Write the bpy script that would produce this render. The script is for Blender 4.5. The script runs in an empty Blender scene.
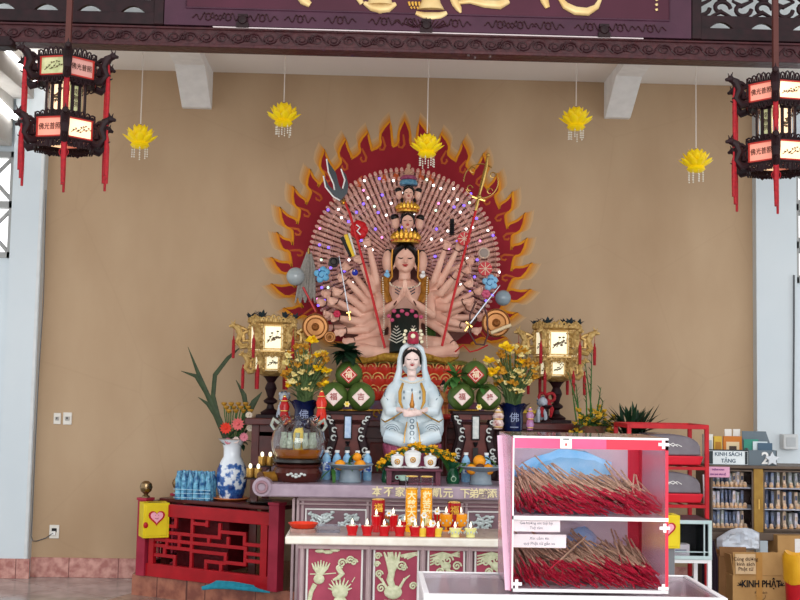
import bpy, math, random
from math import sin, cos, pi, radians, atan2, sqrt
from mathutils import Vector, Matrix, Euler
random.seed(7)
SC = bpy.context.scene
COL = SC.collection
# ---------------------------------------------------------------- camera
CAMZ = 1.64
F_PX = 1155.0
cam_d = bpy.data.cameras.new('camera')
cam_d.sensor_width = 36.0
cam_d.lens = F_PX * 36.0 / 800.0
cam = bpy.data.objects.new('camera', cam_d)
COL.objects.link(cam)
YAW, PITCH, ROLL = radians(-1.5), radians(4.5), radians(1.09)
CM = Matrix.Translation((0, 0, CAMZ)) @ Matrix.Rotation(YAW, 4, 'Z') @ Matrix.Rotation(pi / 2 + PITCH, 4, 'X') @ Matrix.Rotation(ROLL, 4, 'Z')
cam.matrix_world = CM
SC.camera = cam
# ---------------------------------------------------------------- world, light, exposure
w = bpy.data.worlds.new('sky')
SC.world = w
w.use_nodes = True
bg = w.node_tree.nodes['Background']
bg.inputs[0].default_value = (0.93, 0.96, 1.0, 1)
bg.inputs[1].default_value = 1.24
def area(name, loc, rot, sx, sy, power, col=(1, 1, 1)):
    d = bpy.data.lights.new(name, 'AREA')
    d.shape = 'RECTANGLE'; d.size = sx; d.size_y = sy; d.energy = power; d.color = col
    o = bpy.data.objects.new(name, d)
    o.location = loc; o.rotation_euler = rot
    COL.objects.link(o)
    return o
# daylight entering through the open temple front behind the viewer
area('daylight_entrance', (0.6, -2.5, 3.2), (radians(80), 0, 0), 7.0, 3.6, 480, (1, 0.99, 0.97))
SC.view_settings.view_transform = 'Standard'
SC.view_settings.look = 'None'
SC.view_settings.exposure = 0.0
SC.view_settings.gamma = 1.0
SC.view_settings.use_curve_mapping = False

def ray(px, py):
    d = Vector(((px - 400) / F_PX, (300 - py) / F_PX, -1.0))
    return CM.to_3x3() @ d
def at(px, py, Y):
    d = ray(px, py)
    return Vector((0, 0, CAMZ)) + d * (Y / d.y)
def onz(px, py, z):
    d = ray(px, py)
    return Vector((0, 0, CAMZ)) + d * ((z - CAMZ) / d.z)
def U(Y):
    return Y / F_PX

# ---------------------------------------------------------------- materials
def C(h):
    h = h.lstrip('#')
    r = []
    for i in (0, 2, 4):
        c = int(h[i:i + 2], 16) / 255
        r.append(c / 12.92 if c <= 0.04045 else ((c + 0.055) / 1.055) ** 2.4)
    return (*r, 1)
MATS = {}
def mat(name, col, rough=0.5, metal=0.0, col2=None, scale=12.0, bump=0.0, emit=0.0, ecol=None, trans=0.0, alpha=1.0, ior=1.45, amount=0.5, coat=0.0, tex='NOISE', detail=4.0):
    if name in MATS:
        return MATS[name]
    m = bpy.data.materials.new(name)
    m.use_nodes = True
    nt = m.node_tree
    b = nt.nodes['Principled BSDF']
    b.inputs['Roughness'].default_value = rough
    b.inputs['Metallic'].default_value = metal
    b.inputs['IOR'].default_value = ior
    b.inputs['Transmission Weight'].default_value = trans
    b.inputs['Alpha'].default_value = alpha
    b.inputs['Coat Weight'].default_value = coat * 0.5
    if not trans and metal < .5: b.inputs['Specular IOR Level'].default_value = 0.28
    c1 = C(col)
    if col2 is None:
        c2 = tuple(x * 0.86 for x in c1[:3]) + (1,)
    else:
        c2 = C(col2)
    tc = nt.nodes.new('ShaderNodeTexCoord')
    if tex == 'VORONOI':
        n = nt.nodes.new('ShaderNodeTexVoronoi')
        n.inputs['Scale'].default_value = scale
        out = n.outputs['Distance']
    else:
        n = nt.nodes.new('ShaderNodeTexNoise')
        n.inputs['Scale'].default_value = scale
        n.inputs['Detail'].default_value = detail
        out = n.outputs['Fac']
    nt.links.new(tc.outputs['Object'], n.inputs['Vector'])
    cr = nt.nodes.new('ShaderNodeValToRGB')
    cr.color_ramp.elements[0].position = max(0.0, 0.5 - amount / 2)
    cr.color_ramp.elements[1].position = min(1.0, 0.5 + amount / 2)
    cr.color_ramp.elements[0].color = c2
    cr.color_ramp.elements[1].color = c1
    nt.links.new(out, cr.inputs[0])
    nt.links.new(cr.outputs[0], b.inputs['Base Color'])
    if emit:
        b.inputs['Emission Color'].default_value = C(ecol or col)
        b.inputs['Emission Strength'].default_value = emit
    if bump:
        bp = nt.nodes.new('ShaderNodeBump')
        bp.inputs['Strength'].default_value = bump
        bp.inputs['Distance'].default_value = 0.01
        nt.links.new(out, bp.inputs['Height'])
        nt.links.new(bp.outputs[0], b.inputs['Normal'])
    MATS[name] = m
    return m

# ---------------------------------------------------------------- mesh builder
class MB:
    def __init__(s):
        s.v = []; s.f = []; s.m = []; s.mi = 0; s.T = None
    def add(s, vs, fs):
        n = len(s.v)
        if s.T is not None:
            vs = [s.T @ Vector(v) for v in vs]
        s.v += [tuple(v) for v in vs]
        for f in fs:
            s.f.append([i + n for i in f]); s.m.append(s.mi)
        return s
    def box(s, c, d, R=None, taper=1.0):
        x, y, z = d[0] / 2, d[1] / 2, d[2] / 2
        vs = [(-x, -y, -z), (x, -y, -z), (x, y, -z), (-x, y, -z), (-x * taper, -y * taper, z), (x * taper, -y * taper, z), (x * taper, y * taper, z), (-x * taper, y * taper, z)]
        M = Matrix.Translation(Vector(c)) @ (Euler(R).to_matrix().to_4x4() if R else Matrix())
        vs = [M @ Vector(v) for v in vs]
        return s.add(vs, [(0, 3, 2, 1), (4, 5, 6, 7), (0, 1, 5, 4), (1, 2, 6, 5), (2, 3, 7, 6), (3, 0, 4, 7)])
    def bb(s, a, b):
        return s.box([(a[i] + b[i]) / 2 for i in range(3)], [abs(b[i] - a[i]) for i in range(3)])
    def tube(s, pts, r, n=8, cap=True, flat=None):
        pts = [Vector(p) for p in pts]
        k = len(pts)
        rs = r if isinstance(r, (list, tuple)) else [r] * k
        up = None; vs = []; fs = []
        for i, p in enumerate(pts):
            t = (pts[min(i + 1, k - 1)] - pts[max(i - 1, 0)])
            if t.length < 1e-9: t = Vector((0, 0, 1))
            t.normalize()
            if up is None:
                up = Vector((0, 1, 0)) if abs(t.y) < 0.9 else Vector((1, 0, 0))
            a = t.cross(up)
            if a.length < 1e-6: a = t.cross(Vector((1, 0, 0.3)))
            a.normalize(); b = a.cross(t).normalized(); up = b
            for j in range(n):
                g = 2 * pi * j / n
                vs.append(p + a * (cos(g) * rs[i]) + b * (sin(g) * rs[i] * (flat or 1)))
        for i in range(k - 1):
            for j in range(n):
                a0 = i * n + j; a1 = i * n + (j + 1) % n
                fs.append((a0, a1, a1 + n, a0 + n))
        if cap:
            fs.append(tuple(range(n))[::-1]); fs.append(tuple((k - 1) * n + j for j in range(n)))
        return s.add(vs, fs)
    def lathe(s, prof, c=(0, 0, 0), n=20, R=None, sx=1, sy=1, ph=0.0):
        M = Matrix.Translation(Vector(c)) @ (Euler(R).to_matrix().to_4x4() if R else Matrix())
        vs = []; fs = []
        for r, z in prof:
            for j in range(n):
                g = 2 * pi * j / n + ph
                vs.append(M @ Vector((cos(g) * r * sx, sin(g) * r * sy, z)))
        for i in range(len(prof) - 1):
            for j in range(n):
                a0 = i * n + j; a1 = i * n + (j + 1) % n
                fs.append((a0, a1, a1 + n, a0 + n))
        if prof[0][0] > 1e-5: fs.append(tuple(range(n))[::-1])
        if prof[-1][0] > 1e-5: fs.append(tuple((len(prof) - 1) * n + j for j in range(n)))
        return s.add(vs, fs)
    def ell(s, c, r, n=12, m=8, R=None):
        if not isinstance(r, (list, tuple)): r = (r, r, r)
        M = Matrix.Translation(Vector(c)) @ (Euler(R).to_matrix().to_4x4() if R else Matrix())
        vs = [M @ Vector((0, 0, -r[2]))]; fs = []
        for i in range(1, m):
            a = -pi / 2 + pi * i / m
            for j in range(n):
                g = 2 * pi * j / n
                vs.append(M @ Vector((cos(a) * cos(g) * r[0], cos(a) * sin(g) * r[1], sin(a) * r[2])))
        vs.append(M @ Vector((0, 0, r[2])))
        for j in range(n):
            fs.append((0, 1 + (j + 1) % n, 1 + j))
            for i in range(m - 2):
                a0 = 1 + i * n + j; a1 = 1 + i * n + (j + 1) % n
                fs.append((a0, a1, a1 + n, a0 + n))
            fs.append((1 + (m - 2) * n + j, 1 + (m - 2) * n + (j + 1) % n, 1 + (m - 1) * n))
        return s.add(vs, fs)
    def prism(s, poly, y0, y1):
        n = len(poly)
        a = sum(poly[i][0] * poly[(i + 1) % n][1] - poly[(i + 1) % n][0] * poly[i][1] for i in range(n))
        if a < 0: poly = poly[::-1]
        vs = [(x, y0, z) for x, z in poly] + [(x, y1, z) for x, z in poly]
        fs = [tuple(range(n)), tuple(range(n, 2 * n))[::-1]]
        for i in range(n):
            j = (i + 1) % n
            fs.append((i, i + n, j + n, j))
        return s.add(vs, fs)
    def torus(s, c, R, r, n=24, m=8, rot=None, a0=0, a1=2 * pi, sz=1):
        M = Matrix.Translation(Vector(c)) @ (Euler(rot).to_matrix().to_4x4() if rot else Matrix())
        closed = abs(a1 - a0 - 2 * pi) < 1e-4
        pts = [M @ Vector((cos(a0 + (a1 - a0) * i / n) * R, sin(a0 + (a1 - a0) * i / n) * R * sz, 0)) for i in range(n + (1 if closed else 1))]
        return s.tube(pts, r, m, cap=not closed)
    def leaf(s, p, d, L, W, up=(0, 0, 1), bend=0.3, n=4, thick=0.0015):
        p = Vector(p); d = Vector(d).normalized(); u = Vector(up)
        side = d.cross(u)
        if side.length < 1e-4: side = d.cross(Vector((1, 0.2, 0)))
        side.normalize(); nor = side.cross(d).normalized()
        vs = []; fs = []
        for i in range(n + 1):
            t = i / n
            c = p + d * (L * t) - nor * (bend * L * t * t)
            wd = W * 0.5 * (sin(pi * min(1, t * 0.9 + 0.08)) ** 0.8)
            if i == n: wd = W * 0.02
            for k in (-1, 0, 1):
                vs.append(c + side * (wd * k) + nor * (abs(k) * wd * 0.25))
        for i in range(n):
            for k in (0, 1):
                a = i * 3 + k
                fs.append((a, a + 1, a + 4, a + 3))
        return s.add(vs, fs)
    def build(s, name, mats, parent=None, loc=None, smooth=True, ang=38, bevel=0, sub=0, remesh=0, smo=0, solid=0):
        me = bpy.data.meshes.new(name)
        me.from_pydata(s.v, [], s.f)
        if not isinstance(mats, (list, tuple)): mats = [mats]
        for m in mats: me.materials.append(m)
        me.polygons.foreach_set('material_index', s.m)
        if smooth:
            me.polygons.foreach_set('use_smooth', [True] * len(s.f))
            if not remesh:
                me.set_sharp_from_angle(angle=radians(ang))
        me.update()
        o = bpy.data.objects.new(name, me)
        COL.objects.link(o)
        if parent: o.parent = parent
        if loc is not None: o.location = loc
        if solid:
            md = o.modifiers.new('solid', 'SOLIDIFY'); md.thickness = solid; md.offset = 0
        if remesh:
            md = o.modifiers.new('remesh', 'REMESH'); md.mode = 'VOXEL'; md.voxel_size = remesh; md.use_smooth_shade = True
            if smo:
                md = o.modifiers.new('smooth', 'SMOOTH'); md.iterations = smo; md.factor = 0.5
        if bevel:
            md = o.modifiers.new('bevel', 'BEVEL'); md.width = bevel; md.segments = 2; md.limit_method = 'ANGLE'
        if sub:
            md = o.modifiers.new('subsurf', 'SUBSURF'); md.levels = sub; md.render_levels = sub
        return o

def tag(o, label=None, cat=None, group=None, kind=None):
    if label: o['label'] = label
    if cat: o['category'] = cat
    if group: o['group'] = group
    if kind: o['kind'] = kind
    return o
def thing(name, loc, label, cat, group=None, rz=0.0):
    o = bpy.data.objects.new(name, None)
    o.location = loc; o.rotation_euler = (0, 0, rz)
    o.empty_display_size = 0.05
    COL.objects.link(o)
    return tag(o, label, cat, group)
def struct(o):
    o['kind'] = 'structure'; return o
def dup(root, loc, rz=None, label=None, group=None, parent=None):
    r = root.copy(); COL.objects.link(r)
    if parent is None: r.location = loc
    else: r.parent = parent
    if rz is not None: r.rotation_euler = (0, 0, rz)
    if label: r['label'] = label
    if group: r['group'] = group
    for ch in list(root.children):
        dup(ch, None, parent=r)
    return r
def text_mesh(name, body, size, m, parent, loc, rot=(pi / 2, 0, 0), ext=0.001, align='CENTER', bold=0.0, xs=1.0):
    c = bpy.data.curves.new(name, 'FONT')
    c.body = body; c.size = size; c.align_x = align; c.align_y = 'CENTER'; c.extrude = ext; c.offset = bold
    c.resolution_u = 3
    t = bpy.data.objects.new(name, c)
    me = bpy.data.meshes.new_from_object(t)
    bpy.data.objects.remove(t)
    me.materials.clear(); me.materials.append(m)
    o = bpy.data.objects.new(name, me)
    COL.objects.link(o)
    o.parent = parent; o.location = loc; o.rotation_euler = rot; o.scale = (xs, 1, 1)
    return o
class Fr:
    """a thing's frame: real position of its base, local offsets measured at its own depth"""
    def __init__(s, px, py, Y, z=None):
        s.o = at(px, py, Y)
        if z is not None: s.o.z = z
        s.Y = Y; s.u = U(Y)
    def p(s, px, py, dy=0.0):
        return at(px, py, s.Y + dy) - s.o

# ---------------------------------------------------------------- palette
M_skin = mat('statue_skin', '#E8BCA6', 0.42, col2='#D6A08C', scale=9)
M_gold = mat('gold_paint', '#D8A848', 0.35, 0.55, col2='#A87828', scale=30, bump=0.3)
M_goldm = mat('gold_metal', '#E0B868', 0.22, 0.95, scale=20)
M_cream = mat('cream_relief', '#E4E4C4', 0.5, col2='#B8BC94', scale=40, bump=0.4)
M_red = mat('red_paint', '#C01C24', 0.4, col2='#A01420', scale=14)
M_dkwood = mat('dark_rosewood', '#2A0F14', 0.55, col2='#16070A', scale=18, bump=0.3)
M_maroon = mat('maroon_lacquer', '#4E1E30', 0.32, col2='#401826', scale=3)
M_black = mat('black', '#141214', 0.4)
M_white = mat('white', '#F0EEEA', 0.4)
M_green = mat('leaf_green', '#3E6A30', 0.5, col2='#254A20', scale=30)
M_dgreen = mat('dark_leaf', '#1E3A22', 0.45, col2='#12261A', scale=30)
M_yellow = mat('yellow_petals', '#F6D61C', 0.5, col2='#E8B010', scale=60)
M_glass = mat('clear_glass', '#FFFFFF', 0.03, trans=1.0, col2='#FFFFFF')
M_acryl = mat('clear_acrylic', '#FBF4F8', 0.05, trans=1.0, col2='#FBF4F8', ior=1.05)
# ================================================================ SETTING
YW = 10.1
W_L = at(41, 330, YW).x; W_R = at(753, 330, YW).x
ZC = at(400, 77, YW).z
def wall_material():
    m = bpy.data.materials.new('tan_plaster'); m.use_nodes = True
    nt = m.node_tree; b = nt.nodes['Principled BSDF']; b.inputs['Roughness'].default_value = 0.75
    tc = nt.nodes.new('ShaderNodeTexCoord')
    n1 = nt.nodes.new('ShaderNodeTexNoise'); n1.inputs['Scale'].default_value = 0.9; n1.inputs['Detail'].default_value = 6
    mp = nt.nodes.new('ShaderNodeMapping'); mp.inputs['Scale'].default_value = (1.6, 1, 0.7)
    nt.links.new(tc.outputs['Object'], mp.inputs[0]); nt.links.new(mp.outputs[0], n1.inputs['Vector'])
    cr = nt.nodes.new('ShaderNodeValToRGB')
    cr.color_ramp.elements[0].position = 0.3; cr.color_ramp.elements[0].color = C('#AC8E6E')
    cr.color_ramp.elements[1].position = 0.7; cr.color_ramp.elements[1].color = C('#BEA282')
    nt.links.new(n1.outputs['Fac'], cr.inputs[0])
    # hairline cracks
    v = nt.nodes.new('ShaderNodeTexVoronoi'); v.feature = 'DISTANCE_TO_EDGE'; v.inputs['Scale'].default_value = 0.75
    n2 = nt.nodes.new('ShaderNodeTexNoise'); n2.inputs['Scale'].default_value = 3
    mx = nt.nodes.new('ShaderNodeMixRGB'); mx.inputs[0].default_value = 0.06
    nt.links.new(tc.outputs['Object'], mx.inputs[1]); nt.links.new(n2.outputs['Color'], mx.inputs[2]); nt.links.new(mx.outputs[0], v.inputs['Vector'])
    c2 = nt.nodes.new('ShaderNodeValToRGB')
    c2.color_ramp.elements[0].position = 0.0; c2.color_ramp.elements[0].color = (0.93, 0.92, 0.91, 1)
    c2.color_ramp.elements[1].position = 0.006; c2.color_ramp.elements[1].color = (1, 1, 1, 1)
    nt.links.new(v.outputs['Distance'], c2.inputs[0])
    mu = nt.nodes.new('ShaderNodeMixRGB'); mu.blend_type = 'MULTIPLY'; mu.inputs[0].default_value = 0.5
    nt.links.new(cr.outputs[0], mu.inputs[1]); nt.links.new(c2.outputs[0], mu.inputs[2])
    nt.links.new(mu.outputs[0], b.inputs['Base Color'])
    return m
M_wall = wall_material()
M_pier = mat('white_pier_paint', '#D6DEE2', 0.6, col2='#CCD6DC', scale=1.2)
M_ceil = mat('ceiling_paint', '#F6F2EC', 0.8, col2='#F0EAE4', scale=1.0)
def tile_material(name, c1, c2, groove, sx, sy, rough, rot=0.0, noise_scale=4.0):
    m = bpy.data.materials.new(name); m.use_nodes = True
    nt = m.node_tree; b = nt.nodes['Principled BSDF']; b.inputs['Roughness'].default_value = rough
    tc = nt.nodes.new('ShaderNodeTexCoord')
    mp = nt.nodes.new('ShaderNodeMapping'); mp.inputs['Rotation'].default_value = (0, 0, rot)
    nt.links.new(tc.outputs['Object'], mp.inputs[0])
    br = nt.nodes.new('ShaderNodeTexBrick'); br.offset = 0
    br.inputs['Brick Width'].default_value = sx; br.inputs['Row Height'].default_value = sy
    br.inputs['Mortar Size'].default_value = 0.004; br.inputs['Scale'].default_value = 1
    br.inputs['Mortar'].default_value = C(groove)
    n = nt.nodes.new('ShaderNodeTexNoise'); n.inputs['Scale'].default_value = noise_scale; n.inputs['Detail'].default_value = 8
    nt.links.new(tc.outputs['Object'], n.inputs['Vector'])
    cr = nt.nodes.new('ShaderNodeValToRGB')
    cr.color_ramp.elements[0].position = 0.38; cr.color_ramp.elements[0].color = C(c1)
    cr.color_ramp.elements[1].position = 0.62; cr.color_ramp.elements[1].color = C(c2)
    nt.links.new(n.outputs['Fac'], cr.inputs[0])
    nt.links.new(cr.outputs[0], br.inputs['Color1']); nt.links.new(cr.outputs[0], br.inputs['Color2'])
    nt.links.new(mp.outputs[0], br.inputs['Vector'])
    nt.links.new(br.outputs['Color'], b.inputs['Base Color'])
    return m
M_floor = tile_material('grey_floor_tile', '#948E88', '#B4AEA8', '#6E6A66', 0.6, 0.6, 0.12, radians(38))
M_base = tile_material('pink_marble_skirting', '#A86C64', '#D09C90', '#7A4A44', 0.42, 3.0, 0.2, 0, 14)
M_dais = tile_material('brown_marble_tile', '#7C4436', '#A4664E', '#5A3028', 0.4, 3.0, 0.2, 0, 10)

struct(MB().bb((-7, -4, -0.1), (7, 10.3, 0)).build('floor', M_floor))
struct(MB().bb((W_L, YW, 0), (W_R, YW + 0.15, ZC + 0.3)).build('wall_back', M_wall))
# white piers either side of the tan wall
PL = 0.10
struct(MB().bb((at(11, 300, YW).x, YW - PL, 0), (W_L, YW + 0.15, ZC + 0.3)).build('wall_left', M_pier))
struct(MB().bb((W_R, YW - PL, 0), (at(793, 300, YW).x, YW + 0.15, ZC + 0.3)).build('wall_right', M_pier))
mb = MB()
zt = at(8, 152, YW).z; zb = at(8, 258, YW).z
xa = at(11, 300, YW).x
mb.bb((-4.6, YW, 0), (xa, YW + 0.1, zb)); mb.bb((-4.6, YW, zt), (xa, YW + 0.1, ZC + 0.3))
struct(mb.build('wall_far_left', M_pier))
M_wframe = mat('window_frame_grey', '#A8A8A6', 0.5)
M_sky = mat('bright_daylight_glazing', '#FFFFFF', 0.5, emit=1.3)
def window(name, x0, x1, z0, z1, nz):
    m = MB()
    t = 0.05
    y0, y1 = YW - 0.02, YW + 0.06
    m.bb((x0, y0, z0), (x1, y1, z0 + t)); m.bb((x0, y0, z1 - t), (x1, y1, z1))
    m.bb((x0, y0, z0), (x0 + t, y1, z1)); m.bb((x1 - t, y0, z0), (x1, y1, z1))
    h = (z1 - z0) / nz
    for i in range(1, nz):
        m.bb((x0, y0, z0 + i * h - 0.03), (x1, y1, z0 + i * h + 0.03))
    cell = 0.45
    n = max(1, round((x1 - x0) / cell)); cw = (x1 - x0) / n
    for i in range(n):
        if i: m.bb((x0 + i * cw - 0.02, y0, z0), (x0 + i * cw + 0.02, y1, z1))
        for k in range(nz):
            a, b_, c, d = x0 + i * cw, x0 + (i + 1) * cw, z0 + k * h, z0 + (k + 1) * h
            m.tube([(a, YW + .02, d), (b_, YW + .02, c)], 0.018, 6); m.tube([(a, YW + .02, c), (b_, YW + .02, d)], 0.018, 6)
    f = struct(m.build(name, M_wframe))
    g = MB().bb((x0, YW + 0.07, z0), (x1, YW + 0.08, z1)).build('pane', M_sky, f)
    return f
window('window_1', xa - 1.3, xa, zb, zt, 2)
xr = at(793, 300, YW).x
zrt = at(797, 170, YW).z; zrb = at(797, 283, YW).z
window('window_2', xr, xr + 1.4, zrb, zrt, 3)
mb = MB()
mb.bb((xr, YW, 0), (xr + 1.6, YW + 0.1, zrb)); mb.bb((xr, YW, zrt), (xr + 1.6, YW + 0.1, ZC + 0.3))
struct(mb.build('wall_far_right', M_pier))
struct(MB().bb((-6, 7.0, ZC), (6, YW + 0.2, ZC + 0.12)).build('ceiling', M_ceil))
bz = 0.165
struct(MB().bb((W_L, YW - 0.02, 0), (W_R, YW, bz)).build('baseboard_back', M_base, bevel=0.003))
struct(MB().bb((-4.6, YW - PL - 0.02, 0), (W_L + 0.02, YW - PL, bz)).build('baseboard_left', M_base, bevel=0.003))
struct(MB().bb((W_R, YW - PL - 0.02, 0), (5.2, YW - PL, bz)).build('baseboard_right', M_base, bevel=0.003))
# sloping beam haunches under the ceiling
def haunch(name, x0, x1):
    m = MB()
    ztop = ZC + 0.02; zbot = at((x0 + x1) / 2, 109 if x0 < 400 else 119, YW).z
    X0 = at(x0, 109, YW).x; X1 = at(x1, 109, YW).x
    m.T = Matrix.Translation((X0, 0, 0)) @ Matrix(((0, 1, 0, 0), (1, 0, 0, 0), (0, 0, 1, 0), (0, 0, 0, 1)))
    m.prism([(YW, zbot), (YW, ztop), (8.2, ztop), (8.2, ztop - 0.06), (9.6, ztop - 0.1), (YW - 0.06, zbot)], 0, X1 - X0)
    return struct(m.build(name, mat('haunch_paint', '#FAFAF8', 0.7), smooth=False))
haunch('trim_1', 183, 212); haunch('trim_2', 604, 629)
# longitudinal beam on the left that carries the tube lamps
mb = MB()
mb.bb((-3.6, 7.2, 4.12), (-2.97, YW - 0.1, ZC)); mb.bb((-3.6, 7.2, 3.7), (-3.14, YW - 0.1, 4.12))
struct(mb.build('trim_3', mat('beam_side_paint', '#B8B4AE', 0.7)))
# dais
P0 = onz(132, 574, 0.17); P1 = onz(296, 592, 0.17)
mb = MB()
poly = [(P0.x, 10.08), (P0.x, P0.y), (P1.x, P1.y), (P1.x, 7.62), (1.75, 7.62), (1.75, 10.08)]
def slab(mb, poly, z0, z1):
    n = len(poly)
    vs = [(x, y, z0) for x, y in poly] + [(x, y, z1) for x, y in poly]
    fs = [tuple(range(n))[::-1], tuple(range(n, 2 * n))] + [(i, (i + 1) % n, (i + 1) % n + n, i + n) for i in range(n)]
    mb.add(vs, fs)
    return mb
struct(slab(mb, poly, 0.0, 0.17).build('floor_platform', M_dais, smooth=False, bevel=0.004))
Q = onz(102, 600, 0.012)
mb = MB(); slab(mb, [(P0.x, P0.y + .1), (Q.x - 0.5, Q.y - 1.4), (1.0, Q.y - 1.4), (1.0, P1.y + .1)], 0.0, 0.012)  # thin browner tiled sheet laid over the floor before the dais
struct(mb.build('floor_overlay', tile_material('tan_floor_overlay', '#8C7468', '#A48C7C', '#6E5A50', 0.6, 0.6, 0.15, radians(38)), smooth=False))

# ---- carved beam across the top, behind it the frieze
YB = 7.0
M_carve = mat('carved_red_wood', '#4C2022', 0.45, col2='#34141A', scale=24, bump=0.6, coat=0.2)
M_carve_d = mat('carved_dark_wood', '#3A1A1E', 0.4, col2='#2A1014', scale=24)
zb0 = at(400, 51.5, YB).z; zb1 = at(400, 34, YB).z
mb = MB(); mb.bb((-3.3, YB, zb0), (3.4, YB + 0.12, zb1))
mb.bb((-3.3, YB - 0.015, zb0 - 0.008), (3.4, YB + 0.12, zb0 + 0.012))
mb.bb((-3.3, YB - 0.015, zb1 - 0.008), (3.4, YB + 0.12, zb1 + 0.006))
beam = struct(mb.build('trim_4', M_carve, bevel=0.003))
beam['label'] = 'long carved red-brown wooden beam across the top'
mb = MB()
x = -3.2; zm = (zb0 + zb1) / 2; hh = (zb1 - zb0)
i = 0
while x < 3.3:      # running scroll carving
    sg = 1 if i % 2 else -1
    pts = []
    for k in range(15):
        t = k / 14; a = t * 3.3 * pi; r = 0.036 * (1 - t * 0.75)
        pts.append((x + r * cos(a) * 1.2, YB - 0.004, zm + sg * r * sin(a) * 0.9))
    mb.tube(pts, [0.0062 - 0.003 * k / 14 for k in range(15)], 5)
    mb.tube([(x + 0.04, YB - 0.003, zm), (x + 0.07, YB - 0.003, zm - sg * 0.028), (x + 0.1, YB - 0.003, zm - sg * 0.01)], [0.004, 0.007, 0.003], 5)
    if i % 4 == 0:
        for k in range(6):
            mb.ell((x + 0.055 + 0.014 * cos(k * pi / 3), YB - 0.005, zm + 0.014 * sin(k * pi / 3)), 0.009, 6, 4)
    x += 0.098; i += 1
mb.build('carved_scrolls', M_carve_d, beam)

# signboard
r0 = at(165, 20, YB); r1 = at(690, 33, YB)
zs0 = zb1 + 0.012; zs1 = zb1 + 0.75
sb = thing('inscribed_signboard', (0, YB, zs0), 'large maroon lacquered signboard with gold characters above the altar', 'signboard')
def sl(px, py, dy=0): return at(px, py, YB + dy) - Vector((0, YB, zs0))
mb = MB(); mb.bb((r0.x, 0.02, 0), (r1.x, 0.08, zs1 - zs0)); mb.build('board', M_maroon, sb)
mb = MB()
fw = 0.125
M_frame = mat('signboard_frame', '#4C2A3A', 0.35, col2='#3E2230', scale=6)
mb.add([(r0.x, -0.03, 0), (r1.x, -0.03, 0), (r1.x - fw, 0.02, fw), (r0.x + fw, 0.02, fw), (r0.x, 0.05, 0), (r1.x, 0.05, 0)], [(0, 1, 2, 3), (0, 4, 5, 1)])
mb.add([(r0.x, -0.03, 0), (r0.x + fw, 0.02, fw), (r0.x + fw, 0.02, 0.8), (r0.x, -0.03, 0.8)], [(0, 1, 2, 3)])
mb.add([(r1.x, -0.03, 0), (r1.x, -0.03, 0.8), (r1.x - fw, 0.02, 0.8), (r1.x - fw, 0.02, fw)], [(0, 1, 2, 3)])
mb.tube([(r0.x + fw, 0.018, 0.8), (r0.x + fw, 0.018, fw), (r1.x - fw, 0.018, fw), (r1.x - fw, 0.018, 0.8)], 0.006, 6)
mb.build('frame', M_frame, sb, smooth=False)
mb = MB()
def frame_pt(px, t):   # t 0..1 over the frame slope
    X = at(px, 30, YB).x
    return Vector((X, -0.03 + 0.05 * t - 0.004, fw * t))
for cx in (208, 228, 262, 300, 340, 384, 410, 455, 500, 520, 548, 590, 620, 650):
    for sg in (-1, 1):
        pts = [frame_pt(cx + sg * (2 + 14 * k / 12) , 0.5 + 0.28 * sin(k * 0.9) * (1 - k / 16)) for k in range(13)]
        mb.tube(pts, 0.0035, 5)
    mb.tube([frame_pt(cx + 3 * cos(a * pi / 4), 0.5 + 0.2 * sin(a * pi / 4)) for a in range(9)], 0.004, 5)
for k in range(-6, 7):
    mb.tube([frame_pt(426 + k * 2, 0.2), frame_pt(426 + k * 4, 0.8 - abs(k) * 0.06)], 0.003, 4)
mb.build('frame_carving', M_carve_d, sb)
for cx in (243, 426, 603):
    m = MB(); X = at(cx, 30, YB).x
    m.lathe([(0.0, -0.01), (0.03, 0), (0.034, 0.02), (0.024, 0.035), (0, 0.04)], (X, -0.02, 0.035), 8, (pi / 2, 0, 0))
    m.box((X, -0.03, 0.005), (0.075, 0.035, 0.03)); m.box((X, -0.03, 0.065), (0.06, 0.03, 0.018))
    m.build('clasp', M_dkwood, sb)
mb = MB(); mb.bb((r0.x + .3, -.035, -.012), (r1.x - .3, -.02, -.006)); mb.build('pale_bottom_edge', mat('edge_pale', '#D8C8C8', .3), sb)
# raised gilded characters: only their lower strokes reach into the picture
M_char = mat('gilded_character', '#E2CC98', 0.4, 0.2, col2='#C89C58', scale=5, bump=0.2)
def blob(mb, pts, ws, d=0.03):
    P = [sl(px, py) for px, py in pts]
    mb.tube([(p.x, 0.015, p.z) for p in P], [w_ * U(YB) for w_ in ws], 12, flat=0.5)
m = MB(); blob(m, [(357, -14), (359, -2), (362, 3)], [3, 3, 2.5]); blob(m, [(364, 2), (372, 6), (380, 7.5), (388, 7), (396, 3)], [2, 4.5, 5.6, 5, 2]); blob(m, [(380, -18), (380, -4), (380, 4)], [10, 11, 13]); m.build('gilded_character', M_char, sb)
m = MB(); blob(m, [(431, -24), (431, -8), (431, 2), (431, 9)], [7, 8, 10, 14]); blob(m, [(416, 12), (424, 15), (432, 16), (440, 15), (447, 12)], [2, 4, 5, 4, 2]); m.build('gilded_character', M_char, sb)
m = MB(); blob(m, [(452, -6), (456, 3), (459, 8), (461, 12)], [4, 4, 3.2, 1]); blob(m, [(457, 2), (470, 0), (485, 3), (500, 4), (509, 0)], [2, 3, 4.2, 5, 3]); m.build('gilded_character', M_char, sb)
m = MB(); blob(m, [(541, -8), (545, 0), (548, 7)], [3, 4.2, 2.6]); blob(m, [(559, -4), (566, 5), (576, 10), (588, 11), (597, 6), (602, -4)], [2, 4, 4.6, 4.4, 3, 1.5]); m.build('gilded_character', M_char, sb)
m = MB(); blob(m, [(299, -8), (304, 0), (310, 4)], [5, 5, 3]); m.build('gilded_character', M_char, sb)
m = MB()
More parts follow.
